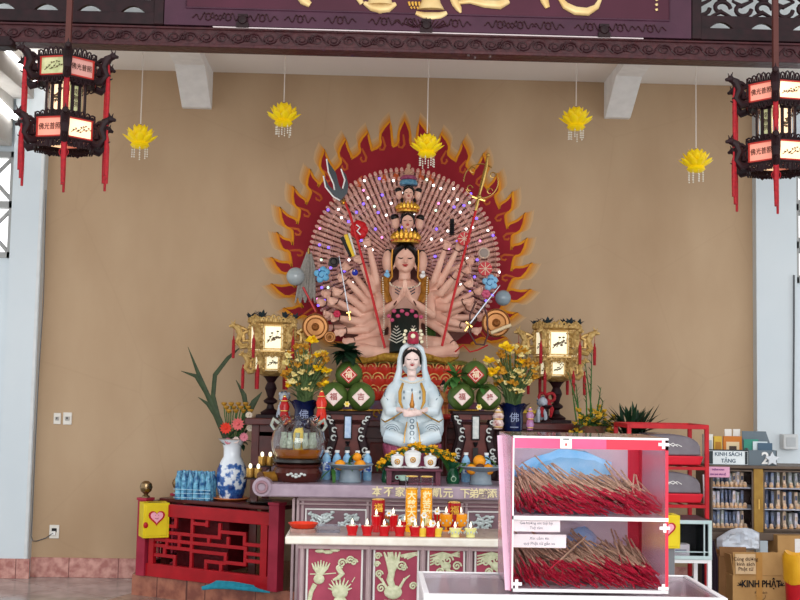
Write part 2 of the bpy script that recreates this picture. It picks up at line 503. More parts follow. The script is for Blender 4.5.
for py in (-8, -2, 3, 8): blob(m, [(657, py), (657.6, py + 2)], [1.6, 1.2])
m.build('small_inscription', M_char, sb)
m = MB()
for k in range(7): blob(m, [(409 + k * 3.4, 1), (410 + k * 3.2, 5)], [1.5, 1])
for k in range(6): blob(m, [(411 + k * 3.2, 6), (412 + k * 3.0, 8)], [1.3, 0.8])
m.build('lotus_ornament', M_gold, sb)

# fretwork panels
def fret(name, pa, pb, label, holes_seed, flip):
    a = at(pa, 25, YB).x; b = at(pb, 25, YB).x
    r = thing(name, (a, YB, zs0), label, 'fretwork panel', 'openwork panels beside the signboard')
    W = b - a; H = 0.55
    m = MB()
    m.bb((0, -0.02, 0), (W, 0.05, 0.075)); m.bb((0, -0.024, 0.002), (0.06, 0.046, H)); m.bb((W - 0.06, -0.024, 0.002), (W, 0.046, H)); m.bb((0, -0.02, H - .06), (W, 0.05, H))
    m.build('frame', M_dkwood, r, bevel=0.004)
    m = MB()
    # scalloped arches along the bottom, curls above
    n = round((W - 0.12) / 0.24); st = (W - 0.12) / n
    for i in range(n):
        cx = 0.06 + st * (i + 0.5)
        pts = []
        for k in range(9):
            t = k / 8; pts.append((cx - st * 0.36 + st * 0.72 * t, 0.06 + 0.062 * sin(pi * t)))
        poly = [(cx - st * 0.5, 0.06), (cx - st * 0.38, 0.06)] + pts + [(cx + st * 0.38, 0.06), (cx + st * 0.5, 0.06), (cx + st * 0.5, 0.16), (cx - st * 0.5, 0.16)]
        m.prism(poly, 0.0, 0.03)
    for i in range(n * 2 + 1):
        cx = 0.06 + st * i * 0.5
        for row, zz in enumerate((0.21, 0.32, 0.43)):
            sg = 1 if (i + row) % 2 else -1
            pts = [(cx + 0.062 * (1 - t * .7) * cos(t * 5 + row) , 0.012, zz + sg * 0.055 * (1 - t * .7) * sin(t * 5 + row)) for t in [k / 11 for k in range(12)]]
            m.tube(pts, 0.014, 6)
            m.tube([(cx - 0.06, 0.012, zz - sg * 0.05), (cx, 0.012, zz - sg * 0.02), (cx + 0.07, 0.012, zz - sg * 0.055)], [0.008, 0.016, 0.008], 6)
    m.build('openwork', M_dkwood, r, smooth=True)
    return r
fret('fretwork_panel', -30, 164, 'dark openwork wooden panel at the upper left beside the signboard', 1, False)
fret('fretwork_panel', 691, 835, 'dark openwork wooden panel at the upper right beside the signboard', 2, True)
# bright roof space seen through the openwork
struct(MB().bb((-3.4, YB + 0.6, zs0 + 0.13), (3.5, YB + 0.62, zs0 + 0.9)).build('wall_upper', mat('pale_upper_wall', '#E6EEF0', 0.7)))
# small bracket end at the far left
mb = MB(); a = at(-10, 44, 6.9); b = at(17, 38, 6.9)
mb.bb((a.x, 6.86, a.z - 0.02), (b.x - 0.03, 6.98, zb0 - 0.01)); mb.tube([(b.x - 0.03, 6.86, a.z + 0.0), (b.x - 0.03, 6.98, a.z + 0.0)], 0.02, 8)
struct(mb.build('trim_5', M_dkwood, bevel=0.01))

# ---- fluorescent tubes on the left beam
def tube_lamp(label, a, b):
    A = Vector(a); B = Vector(b)
    d = B - A
    r = thing('tube_lamp', A, label, 'tube lamp', None)
    m = MB(); m.tube([(0, 0, 0), d], 0.021, 12); m.build('glass_tube', mat('lit_tube', '#FFFFFF', 0.3, emit=9.0), r)
    m = MB(); n = d.normalized()
    m.tube([-n * 0.02, n * 0.015], 0.023, 10); m.tube([d - n * 0.015, d + n * 0.02], 0.023, 10)
    m.tube([Vector((-0.045, 0, 0.0)) , d + Vector((-0.045, 0, 0.0))], 0.02, 6)
    m.box((-0.03, 0.03, 0), (0.05, 0.03, 0.03)); m.box(d + Vector((-0.03, -0.03, 0)), (0.05, 0.03, 0.03))
    m.build('batten', M_white, r)
    return r
tube_lamp('lit white tube lamp at the upper left, the higher one', at(5, 48, 9.15), at(36, 80, 9.97))
tube_lamp('lit white tube lamp at the left edge, the lower one', at(-16, 87, 9.15), at(16, 118, 9.97))
# panels of the longitudinal beam's face beside the lamps
def strip(p, col, name, off):
    v = [at(px, py, Yk) + Vector((off, 0, 0)) for px, py, Yk in p]
    return v

# ---- switch plates, socket and cables on the back wall
def plate(name, px, py, w_, h_, label, cat, kind):
    p = at(px, py, YW)
    r = thing(name, (p.x, YW, p.z), label, cat)
    W = w_ * U(YW); H = h_ * U(YW)
    MB().box((0, -0.006, 0), (W, 0.012, H)).build('plate', mat('switch_plastic', '#EDE8DE', 0.35), r, bevel=0.003)
    m = MB()
    if kind == 'switch':
        m.box((0, -0.015, 0.0), (W * 0.5, 0.012, H * 0.32), (0.15, 0, 0)); m.build('rocker', mat('switch_grey', '#B8B4AE', 0.4), r, bevel=0.001)
        MB().box((0, -0.0225, 0.004), (W * 0.14, 0.004, H * 0.14)).build('indicator', M_black, r)
    else:
        m.box((0, -0.012, 0.012), (W * 0.5, 0.004, H * 0.3)); m.build('socket_face', M_black, r)
        MB().box((0, -0.02, -0.012), (W * 0.4, 0.03, H * 0.3)).build('plug', M_white, r, bevel=0.003)
    return r
plate('light_switch', 57.5, 418.5, 7, 11, 'white wall switch plate beside the pier, the left of two', 'switch', 'switch')
plate('light_switch', 67.7, 418.5, 8.5, 12, 'white wall switch plate, the right of two', 'switch', 'switch')
plate('wall_socket', 54.5, 531.5, 9.5, 13, 'white wall socket low on the wall above the skirting', 'socket', 'socket')
def cable(name, pts, r, m_, label):
    P = [Vector(p) for p in pts]
    m = MB(); m.tube([p - P[0] for p in P], r, 6)
    return tag(m.build(name, m_, loc=P[0]), label, 'cable')
M_cab = mat('grey_cable', '#5E6266', 0.5)
yc = YW - PL - 0.012
cable('power_cable', [at(46, 190, yc), at(43.5, 300, yc), at(39, 370, yc), at(35.5, 440, yc), at(32, 520, yc), at(31, 536, yc), at(33, 541, yc), at(37, 541, YW - 0.012), at(46, 538, YW - 0.012), at(53, 533, YW - 0.035)], 0.004, M_cab, 'thin grey cable running down the left pier into the wall socket')
mb = MB(); a = at(48, 180, YW); 
mb.bb((W_L - 0.03, YW - PL - 0.012, bz), (W_L - 0.005, YW - PL, ZC)); tag(mb.build('trim_6', mat('pipe_white', '#DDE0E0', 0.4)), kind='structure')
yc = YW - PL - 0.02
cable('power_cable', [at(794, 275, yc), at(794, 330, yc), at(793.5, 400, yc), at(793.5, 436, yc)], 0.008, M_cab, 'grey cable running down the right pier edge')
# ================================================================ FLAME MURAL (painted on the wall)
def mural():
    fr = Fr(402, 259, YW)
    o = fr.o
    r = thing('flame_mural', (o.x, YW - 0.001, o.z), 'painted halo of red and orange flames on the tan wall behind the statue', 'mural')
    u = fr.u
    def Rr(a):   # base radius in px of the flame ring by angle (0 = right, 90 = up)
        s_ = sin(a)
        return 117 + 6 * max(0, s_) ** 3 + 2 * abs(cos(a)) ** 2
    tips = []
    N = 17
    outer = []
    step = radians(11.2)
    flames = []
    for side in (1, -1):
        fl = []
        for i in range(0, 13):
            a = pi / 2 - side * (i + 0.0) * step
            lean = side * radians(4 + 6.5 * abs(cos(a))) if i else 0
            h = 17 - 5 * abs(cos(a)) + 3 * sin(i * 2.1)
            if i == 0: h = 19
            fl.append((a + lean, Rr(a) + h, a - side * step * 0.5, Rr(a) - 8, i))
        flames.append(fl)
    def pol(a, r_): return (cos(a) * r_, sin(a) * r_)
    # outline going from the bottom left, over the top, to the bottom right
    left = flames[1]; right = flames[0]
    pts = []
    seq = []
    for i in range(12, 0, -1):
        seq.append(('v', left[i][2], left[i][3])); seq.append(('t', left[i][0], left[i][1]))
    seq.append(('v', left[0][2], left[0][3])); seq.append(('t', pi / 2, Rr(pi / 2) + 19)); seq.append(('v', right[0][2], right[0][3]))
    for i in range(1, 13):
        seq.append(('t', right[i][0], right[i][1])); seq.append(('v', right[i][2], right[i][3]))
    def interp(grow):
        out = []
        for k in range(len(seq) - 1):
            k0, a0, r0 = seq[k]; k1, a1, r1 = seq[k + 1]
            r0 += grow * (1.0 if k0 == 'v' else 1.0); r1 += grow
            n = 7
            for j in range(n):
                t = j / n
                # slow near valleys (round), sharp at tips; the flame bellies out then curls in
                if k0 == 'v': f = t ** 1.7; g = t + 0.16 * sin(pi * 2 * t)
                else: f = 1 - (1 - t) ** 1.7; g = t + 0.16 * sin(pi * 2 * t)
                out.append(pol(a0 + (a1 - a0) * g, r0 + (r1 - r0) * f))
        k1, a1, r1 = seq[-1]; out.append(pol(a1, r1 + grow))
        return out
    def fill(name, pts, mat_, y):
        m = MB()
        m.prism([(x * u, z * u) for x, z in pts], -y, 0)
        return m.build(name, mat_, r, smooth=False)
    cols = ['#C6A27A', '#C69A66', '#C89052', '#CC8840', '#D07E30']
    for i, (c, g) in enumerate(zip(cols, (10, 7.6, 5.4, 3.4, 1.6))):
        fill('orange_glow_paint', interp(g), mat('mural_glow_' + 'abcde'[i], c, 0.8, col2=c, scale=20), 0.0006 * (i + 1))
    base = interp(0)
    fill('red_field', base, mat('mural_red', '#9A1E2C', 0.75, col2='#8A1824', scale=5), 0.004)
    m = MB()
    m.tube([(x * u, -0.004, z * u) for x, z in base], 1.25 * u, 6, flat=0.4)
    m.build('outline_stroke', mat('mural_line', '#E29A1E', 0.7, col2='#D27C18', scale=6), r)
    m = MB()
    for fl, side in ((left, -1), (right, 1)):
        for (ta, tr, va, vr, i) in fl:
            if i == 0 and side == 1: continue
            # J-shaped hook inside the flame
            ta = .3 * ta + .7 * (va + side * step * .5)
            P = [pol(ta - side * radians(0.5), tr - 15), pol(ta - side * radians(0.2), tr - 20), pol(ta + side * radians(0.1), tr - 25), pol(ta - side * radians(1.0), tr - 28.5), pol(ta - side * radians(2.6), tr - 28), pol(ta - side * radians(3.0), tr - 24.5), pol(ta - side * radians(2.2), tr - 23)]
            m.tube([(x * u, -0.004, z * u) for x, z in P], [.7 * u, 1.1 * u, 1.2 * u, 1.2 * u, 1.2 * u, 1.1 * u, .8 * u], 6, flat=0.4)
    m.build('hook_stroke', mat('mural_hook', '#C4602A', 0.7, col2='#B45020', scale=6), r)
    return r
mural()

# ================================================================ helpers for figures
def head(mb, c, s, tilt=0):
    """a head of half-width s centred on c facing -Y"""
    c = Vector(c)
    mb.ell(c + Vector((0, 0.02 * s, 0.25 * s)), (s, 1.05 * s, 1.12 * s), 18, 14)          # skull
    mb.ell(c + Vector((0, -0.22 * s, -0.28 * s)), (0.86 * s, 0.82 * s, 1.05 * s), 18, 14)   # face
    mb.ell(c + Vector((0, -0.62 * s, -1.02 * s)), (0.34 * s, 0.3 * s, 0.26 * s), 10, 8)      # chin
    mb.tube([c + Vector((0, -0.95 * s, 0.12 * s)), c + Vector((0, -1.08 * s, -0.15 * s)), c + Vector((0, -1.2 * s, -0.42 * s)), c + Vector((0, -0.98 * s, -0.5 * s))], [0.08 * s, 0.1 * s, 0.17 * s, 0.1 * s], 8)
    mb.ell(c + Vector((0.14 * s, -1.02 * s, -0.46 * s)), 0.09 * s, 8, 6); mb.ell(c + Vector((-0.14 * s, -1.02 * s, -0.46 * s)), 0.09 * s, 8, 6)
    for g in (-1, 1):
        mb.ell(c + Vector((g * 0.96 * s, 0.0, -0.25 * s)), (0.1 * s, 0.2 * s, 0.42 * s), 8, 8)  # ear
        mb.ell(c + Vector((g * 0.95 * s, -0.02 * s, -0.75 * s)), (0.09 * s, 0.12 * s, 0.25 * s), 8, 6)  # long lobe
        mb.ell(c + Vector((g * 0.45 * s, -0.72 * s, -0.42 * s)), (0.28 * s, 0.22 * s, 0.28 * s), 8, 6)
    mb.tube([c + Vector((0, 0.05 * s, -0.8 * s)), c + Vector((0, 0.08 * s, -1.9 * s))], [0.5 * s, 0.55 * s], 12)
def face_feats(c, s, parent, M_hair, dark=None, yoff=0.0):
    c = Vector(c)
    dark = dark or mat('brow_paint', '#2A1614', 0.5)
    def fy(x, z):   # y of the face surface
        q = 1 - (x / 0.86) ** 2 - ((z + 0.28) / 1.05) ** 2
        return -(0.22 + 0.82 * sqrt(max(0.02, q))) - 0.015 + yoff
    m = MB()
    for g in (-1, 1):
        pts = [(g * x, z) for x, z in ((0.14, 0.16), (0.28, 0.26), (0.45, 0.27), (0.6, 0.18), (0.68, 0.08))]
        m.tube([c + s * Vector((x, fy(x, z), z)) for x, z in pts], [0.025 * s, 0.045 * s, 0.045 * s, 0.035 * s, 0.015 * s], 6)
        pts = [(g * x, z) for x, z in ((0.18, -0.06), (0.3, -0.1), (0.42, -0.11), (0.54, -0.06), (0.64, 0.0))]
        m.tube([c + s * Vector((x, fy(x, z), z)) for x, z in pts], [0.02 * s, 0.045 * s, 0.05 * s, 0.045 * s, 0.02 * s], 6)
    m.build('eyes_and_brows', dark, parent)
    m = MB()
    z = -0.68
    m.tube([c + s * Vector((x, fy(x, z) - 0.05 + abs(x) * 0.12, z + (0.03 if abs(x) > 0.12 else 0))) for x in (-0.25, -0.12, 0, 0.12, 0.25)], [0.03 * s, 0.075 * s, 0.06 * s, 0.075 * s, 0.03 * s], 8)
    m.tube([c + s * Vector((x, fy(x, z - .1) - 0.04, z - .09)) for x in (-0.14, 0, 0.14)], [0.03 * s, 0.06 * s, 0.03 * s], 8)
    m.build('lips', mat('lip_red', '#B02C30', 0.35), parent)
# face helper works in head units: wrap so c is divided by s
def feats(c, s, parent, **k):
    face_feats(Vector(c), s, parent, None, **k)
def hand(mb, w_, d, nrm, L, curl=0.5, spread=0.16, thumb=1):
    """palm and five bent fingers; w_ wrist, d pointing direction, nrm palm normal, L hand length"""
    w_ = Vector(w_); d = Vector(d).normalized(); nrm = Vector(nrm); nrm = (nrm - d * nrm.dot(d)).normalized()
    sd = d.cross(nrm).normalized()
    mb.tube([w_ - d * 0.1 * L, w_ + d * 0.12 * L, w_ + d * 0.3 * L, w_ + d * 0.5 * L], [0.15 * L, 0.2 * L, 0.25 * L, 0.22 * L], 10, flat=1.0)
    for i in range(4):
        f = (i - 1.5)
        b = w_ + d * (0.42 * L) + sd * (f * 0.115 * L)
        ln = L * (0.5, 0.56, 0.52, 0.4)[i]
        dd = (d + sd * (f * spread)).normalized()
        pts = [b]; ang = 0; cur = b.copy()
        for k in range(3):
            ang += curl * (0.55, 0.8, 0.6)[k]
            cur = cur + (dd * cos(ang) + nrm * sin(ang)) * (ln * (0.42, 0.33, 0.25)[k])
            pts.append(cur.copy())
        mb.tube(pts, [0.072 * L, 0.068 * L, 0.06 * L, 0.045 * L], 7)
    b = w_ + d * 0.15 * L - sd * (thumb * 0.17 * L)
    mb.tube([b, b + (d * 0.5 - sd * thumb * 0.6) * 0.24 * L + nrm * 0.04 * L, b + (d * 0.95 - sd * thumb * 0.55) * 0.4 * L + nrm * 0.12 * L], [0.085 * L, 0.075 * L, 0.05 * L], 7)

# ================================================================ THE MANY-ARMED STATUE
YS = 9.35
SF = Fr(404, 404, YS)
u = SF.u
S = thing('many_armed_statue', SF.o, 'many-armed seated goddess statue with a fan of hands, before the flame mural', 'statue')
sp = SF.p
# --- fan backing
fc = sp(404, 263, 0.26)
mb = MB()
prof = []
nn = 60
vs = []
for k in range(nn):
    a = 2 * pi * k / nn
    r_ = 97 * u
    vs.append((fc.x + cos(a) * r_, fc.z + sin(a) * r_ * (1.0)))
mb.prism(vs, fc.y + 0.05, fc.y + 0.11)
mb.build('fan_backing', mat('fan_backing', '#8C5A50', 0.6, col2='#6E4038', scale=14), S)
# --- rings of small forearms
def small_arm(L, Wd):
    m = MB()
    m.tube([(0, 0, 0), (0, -0.006, L * 0.45), (0, -0.01, L * 0.62)], [Wd * 0.5, Wd * 0.42, Wd * 0.3], 6)
    m.tube([(0, -0.012, L * 0.56), (0, -0.014, L * 0.62)], [Wd * 0.5, Wd * 0.5], 6)
    m.ell((0, -0.012, L * 0.74), (Wd * 0.46, Wd * 0.3, L * 0.13), 7, 5)
    for q in (-1, 0, 1):
        m.tube([(q * Wd * 0.26, -0.012, L * 0.8), (q * Wd * 0.2, -0.022, L * 0.92), (q * Wd * 0.12, -0.018, L * (1.0 - abs(q) * 0.04))], [Wd * 0.16, Wd * 0.14, Wd * 0.08], 5)
    return m
M_fan = mat('fan_arm_skin', '#E6B8A8', 0.42, col2='#C48C7E', scale=22)
arms = []
rings = [(94, 5.4, 13), (84, 5.2, 13), (74.5, 5.0, 12.5), (65.5, 4.8, 12), (57, 4.6, 11.5), (49, 4.4, 11), (41.5, 4.2, 10.5), (34, 4.0, 10), (27, 3.8, 9), (21, 3.6, 9)]
for ri, (r_, gap, L) in enumerate(rings):
    n = int(2 * pi * r_ / gap)
    for k in range(n):
        a = 2 * pi * (k + 0.5 * (ri % 2)) / n
        if sin(a) < -0.62: continue
        arms.append((a, r_, L, ri, gap))
outer_idx = [i for i, a in enumerate(arms) if a[3] == 0][:96]
proto = {}
stuffm = MB()
sm = small_arm(13 * u, 4.3 * u)
first = None
for i, (a, r_, L, ri, gap) in enumerate(arms):
    loc = Vector((fc.x + cos(a) * (r_ - 7) * u, fc.y - 0.0 - ri * 0.018, fc.z + sin(a) * (r_ - 7) * u))
    R = Euler((radians(10), 0, 0)).to_matrix().to_4x4()
    Mx = Matrix.Translation(loc) @ Matrix.Rotation(pi / 2 - a, 4, 'Y') @ R
    sc = L / 13.0
    if i in outer_idx:
        if first is None:
            first = sm.build('small_arm', M_fan, S); o = first
        else:
            o = first.copy(); COL.objects.link(o)
        o.matrix_local = Mx
    else:
        stuffm.T = Mx @ Matrix.Scale(sc, 4)
        stuffm.add(sm.v, sm.f)
o = stuffm.build('small_arms', M_fan, S); o['kind'] = 'stuff'

# --- body with the large arms: one continuous skin
B = MB()
HC = sp(405, 258.5, -0.12)      # head centre
hs = 11.4 * u
head(B, HC, hs)
# torso
B.tube([sp(405, 352, -0.05), sp(405, 335, -0.05), sp(405, 318, -0.06), sp(405, 300, -0.06), sp(405, 288, -0.05), sp(405, 280, -0.04)], [22 * u, 17 * u, 15.5 * u, 18.5 * u, 19 * u, 9 * u], 16, flat=0.62)
for g in (-1, 1):
    B.ell(sp(405 + g * 20, 289, -0.05), (8 * u, 7 * u, 7.5 * u), 12, 8)
# crossed legs
for g in (-1, 1):
    B.tube([sp(405 + g * 10, 346, -0.05), sp(405 + g * 32, 347, -0.16), sp(405 + g * 50, 349, -0.2)], [12 * u, 10.5 * u, 8 * u], 12)
    B.tube([sp(405 + g * 50, 350, -0.2), sp(405 + g * 28, 353, -0.32), sp(405 + g * 6, 352, -0.36)], [8 * u, 6.5 * u, 4.5 * u], 12)
# praying arms
for g in (-1, 1):
    el = sp(405 + g * 26.5, 315, -0.22); wr = sp(405 + g * 7.5, 301, -0.38)
    B.tube([sp(405 + g * 20, 289, -0.06), sp(405 + g * 25, 302, -0.14), el, sp(405 + g * 17, 308, -0.3), wr], [6.2 * u, 5.6 * u, 4.6 * u, 3.9 * u, 2.9 * u], 12)
    # pressed palms, fingers up
    B.tube([wr, sp(405 + g * 3.5, 296, -0.4), sp(405 + g * 1.7, 290, -0.4)], [2.8 * u, 3.0 * u, 2.6 * u], 8)
    for k in range(4):
        y = -0.40 + (k - 1.5) * 0.016
        top = (280.5, 279, 280, 282.5)[k]
        B.tube([sp(405 + g * 1.9, 292, y), sp(405 + g * 1.5, 286, y), sp(405 + g * 1.2, top, y)], [1.25 * u, 1.15 * u, 0.8 * u], 6)
    B.tube([sp(405 + g * 3.2, 296, -0.44), sp(405 + g * 2.6, 290.5, -0.46), sp(405 + g * 1.6, 287.5, -0.46)], [1.3 * u, 1.2 * u, 0.8 * u], 6)
# big radiating arms: (side, shoulder, elbow, wrist, hand direction, curl, radius scale)
ARMS = [
 # left of the picture
 (-1, (388, 293), (377, 283), (369, 246), (-0.35, 1), 1.3, 0.95, -0.22),
 (-1, (387, 296), (374, 291), (361, 263), (-0.5, 0.9), 1.2, 0.95, -0.2),
 (-1, (386, 298), (370, 296), (350, 269), (-0.9, 0.5), 0.9, 0.95, -0.1),
 (-1, (385, 300), (367, 302), (346, 279), (-1, 0.25), 0.9, 1.0, -0.16),
 (-1, (385, 303), (364, 309), (342, 292), (-1, 0.1), 0.7, 1.05, -0.2),
 (-1, (385, 306), (362, 316), (337, 301), (-1, 0.1), 0.6, 1.1, -0.14),
 (-1, (385, 309), (361, 322), (338, 318), (-1, 0.1), 1.3, 1.1, -0.22),
 (-1, (386, 312), (362, 328), (331, 315), (-1, 0.15), 1.2, 1.1, -0.12),
 (-1, (387, 315), (366, 330), (345, 331), (-0.9, -0.25), 0.4, 1.1, -0.22),
 (-1, (388, 320), (372, 336), (353, 340), (-1, -0.2), 0.5, 1.0, -0.18),
 (-1, (386, 301), (366, 300), (331, 294), (-1, 0.0), 0.6, 0.9, -0.02),
 (-1, (386, 306), (362, 313), (326, 303), (-1, 0.15), 0.7, 0.9, -0.04),
 (-1, (387, 314), (366, 328), (333, 327), (-1, -0.2), 0.3, 1.0, -0.05),
 (-1, (388, 292), (378, 280), (352, 254), (-0.9, 0.6), 0.7, 0.8, -0.05),
 # right of the picture
 (1, (422, 293), (434, 281), (445, 249), (0.3, 1), 1.1, 0.95, -0.22),
 (1, (423, 295), (440, 283), (457, 250), (0.3, 1), 1.2, 0.95, -0.18),
 (1, (424, 297), (441, 293), (454, 277), (0.7, 0.7), 1.2, 1.0, -0.24),
 (1, (425, 299), (444, 297), (463, 272), (0.9, 0.5), 0.9, 0.95, -0.1),
 (1, (425, 301), (446, 301), (465, 285), (0.9, 0.4), 0.9, 1.05, -0.16),
 (1, (425, 304), (447, 308), (464, 302), (1, 0.1), 0.6, 1.1, -0.22),
 (1, (425, 307), (447, 314), (466, 307), (1, 0.1), 0.5, 1.0, -0.1),
 (1, (425, 311), (447, 321), (462, 325), (0.8, -0.1), 1.3, 1.1, -0.24),
 (1, (424, 314), (447, 327), (472, 330), (1, -0.1), 0.8, 1.1, -0.16),
 (1, (423, 318), (442, 331), (453, 343), (0.1, -1), 0.3, 1.0, -0.24),
 (1, (425, 303), (448, 306), (474, 292), (1, 0.3), 0.8, 0.9, -0.04),
 (1, (425, 309), (450, 318), (477, 317), (1, 0.1), 1.2, 0.95, -0.06),
 (1, (422, 292), (434, 280), (466, 262), (0.9, 0.3), 0.8, 0.8, -0.04),
]
wrists = []
for (g, sh, elb, wr, d2, curl, k, dy) in ARMS:
    a = sp(sh[0], sh[1], -0.03); b = sp(elb[0], elb[1], dy * 0.7); c = sp(wr[0], wr[1], dy)
    mid = (a + b) / 2 + Vector((0, 0, 0.0)); m2 = (b + c) / 2
    B.tube([a, mid, b, m2, c], [4.6 * u * k, 4.5 * u * k, 4.2 * u * k, 3.6 * u * k, 2.5 * u * k], 10)
    d = Vector((d2[0], -0.25, d2[1]))
    hand(B, c, d, Vector((0, -1, 0.3)), 13.5 * u, curl, 0.12, thumb=-g)
    wrists.append((c, (c - m2).normalized(), 2.9 * u * k))
body = B.build('body', M_skin, S, remesh=0.0075, smo=2)
feats(HC, hs, S)
m = MB()
for c, d, r_ in wrists:
    q = d.to_track_quat('Z', 'Y').to_euler()
    m.torus(c - d * 0.005, r_ * 1.05, 0.55 * u, 12, 5, tuple(q))
for g in (-1, 1):
    c = sp(405 + g * 9, 302, -0.37); m.torus(c, 3.4 * u, 0.7 * u, 12, 6, (0, g * 1.0, 0))
m.build('bracelets', mat('bracelet_brown', '#5A2A22', 0.35, 0.3), S)
# hair of main head
m = MB()
c = HC
m.ell(c + Vector((0, 0.12 * hs, 0.42 * hs)), (1.08 * hs, 1.1 * hs, 1.05 * hs), 16, 12)
for g in (-1, 1):
    m.tube([c + Vector((g * 0.2 * hs, -0.9 * hs, 0.98 * hs)), c + Vector((g * 0.65 * hs, -0.75 * hs, 0.62 * hs)), c + Vector((g * 0.95 * hs, -0.35 * hs, 0.1 * hs)), c + Vector((g * 1.02 * hs, 0.1 * hs, -0.7 * hs))], [0.22 * hs, 0.24 * hs, 0.2 * hs, 0.12 * hs], 8)
    m.tube([c + Vector((g * 1.1 * hs, 0.3 * hs, 0.5 * hs)), c + Vector((g * 1.5 * hs, 0.35 * hs, 0.55 * hs)), c + Vector((g * 1.72 * hs, 0.4 * hs, 0.2 * hs)), c + Vector((g * 1.6 * hs, 0.4 * hs, -0.3 * hs))], [0.3 * hs, 0.35 * hs, 0.3 * hs, 0.1 * hs], 8)
m.build('hair', mat('statue_hair', '#14100F', 0.35, scale=60), S)
# side faces of the main head
sfm = MB()
for g in (-1, 1):
    sfm.ell(c + Vector((g * 1.5 * hs, 0.25 * hs, -0.25 * hs)), (0.5 * hs, 0.55 * hs, 1.0 * hs), 12, 10)
sfm.build('side_faces', M_skin, S)
M_goldc = mat('crown_gold', '#E2B43C', 0.3, 0.6, col2='#9C5A18', scale=70, bump=0.4)
def crown(cx, cy, w_, h_, dy, parent):
    """tiered gilt crown: band, leaf points, jewels"""
    m = MB(); cc = sp(cx, cy, dy); W = w_ * u
    m.lathe([(W * .96, 0), (W * 1.06, 0.0), (W * 1.1, 0.2 * h_ * u), (W * 0.98, 0.34 * h_ * u), (W * .9, 0.34 * h_ * u)], cc, 20)
    for k in range(9):
        a = -pi / 2 + (k - 4) * 0.36
        p = cc + Vector((cos(a) * W * 1.0, sin(a) * W * 1.0, 0.3 * h_ * u))
        hh = h_ * u * (1.0 - abs(k - 4) * 0.11)
        m.tube([p, p + Vector((0, -0.004, hh * 0.3)), p + Vector((0, 0, hh * 0.7))], [W * 0.16, W * 0.2, W * 0.02], 6, flat=0.5)
    m.build('crown', M_goldc, parent)
    m = MB()
    for k in range(9):
        a = -pi / 2 + (k - 4) * 0.34
        m.ell(cc + Vector((cos(a) * W * 1.08, sin(a) * W * 1.08, 0.17 * h_ * u)), W * 0.075, 6, 4)
    m.build('crown_jewels', mat('jewel_red', '#C43A2A', 0.15), parent)
crown(405.5, 243.5, 13, 14, -0.12, S)
# gold dangling strips at both sides of the face
m = MB()
for g in (-1, 1):
    m.tube([HC + Vector((g * 1.12 * hs, -0.6 * hs, 0.7 * hs)), HC + Vector((g * 1.18 * hs, -0.6 * hs, -0.4 * hs)), HC + Vector((g * 1.1 * hs, -0.8 * hs, -1.7 * hs)), HC + Vector((g * 1.35 * hs, -0.9 * hs, -2.1 * hs))], 0.07 * hs, 6)
m.build('crown_ribbons', mat('ribbon_gold', '#C88A30', 0.4, 0.4), S)
# earrings: left pale blue, right white pendants
for g, mm, nm in ((-1, mat('pale_blue_enamel', '#8CC4E8', 0.25), 'ear_ornament'), (1, M_white, 'ear_ornament')):
    m = MB(); cc = HC + Vector((g * 1.55 * hs, -0.6 * hs, -1.55 * hs))
    m.ell(cc, 0.28 * hs, 8, 6); m.ell(cc + Vector((0, -0.05, 0.25 * hs)), 0.16 * hs, 8, 6); m.ell(cc + Vector((0, 0, -0.3 * hs)), (0.16 * hs, 0.16 * hs, 0.2 * hs), 8, 6)
    m.build(nm, mm, S)
# stacked upper heads
def mini_head(cx, cy, s_px, dy):
    b = MB(); cc = sp(cx, cy, dy); s_ = s_px * u
    head(b, cc, s_)
    for g in (-1, 1):
        b.ell(cc + Vector((g * 1.7 * s_, 0.4 * s_, -0.2 * s_)), (0.62 * s_, 0.6 * s_, 1.0 * s_), 12, 10)
    b.build('upper_head', M_skin, S)
    feats(cc, s_, S)
    m = MB()
    m.ell(cc + Vector((0, 0.15 * s_, 0.5 * s_)), (1.06 * s_, 1.05 * s_, 0.95 * s_), 12, 8)
    for g in (-1, 1):
        m.tube([cc + Vector((0, -0.85 * s_, 0.95 * s_)), cc + Vector((g * 0.7 * s_, -0.65 * s_, 0.55 * s_)), cc + Vector((g * 1.0 * s_, -0.1 * s_, -0.4 * s_))], [0.2 * s_, 0.22 * s_, 0.12 * s_], 8)
        m.ell(cc + Vector((g * 1.85 * s_, 0.3 * s_, 0.55 * s_)), (0.62 * s_, 0.5 * s_, 0.5 * s_), 10, 8)
        m.ell(cc + Vector((g * 1.15 * s_, 0.6 * s_, -1.2 * s_)), (0.3 * s_, 0.3 * s_, 0.5 * s_), 8, 6)
    m.build('upper_hair', mat('statue_hair', '#14100F', 0.35, scale=60), S)
mini_head(407.5, 221, 7.0, -0.02); crown(407.5, 212.5, 10.5, 11, -0.02, S)
mini_head(408.5, 193, 5.6, 0.04)
m = MB()     # blue and rose tiered cap over the topmost head, small seated figure on it
m.lathe([(8.5 * u, 0), (9.5 * u, 1.5 * u), (8.8 * u, 4 * u), (8 * u, 5 * u)], sp(408.5, 185.5, 0.04), 18); m.build('upper_cap', mat('cap_blue', '#6C9CB4', 0.4, col2='#3C6C8C', scale=50), S)
m = MB(); m.lathe([(8 * u, 0), (9 * u, 1.2 * u), (7 * u, 4 * u)], sp(408.5, 180, 0.04), 18); m.build('lotus_cap', mat('cap_rose', '#A85878', 0.4, col2='#7C3450', scale=50), S)
m = MB(); q = sp(408.5, 176, 0.04)
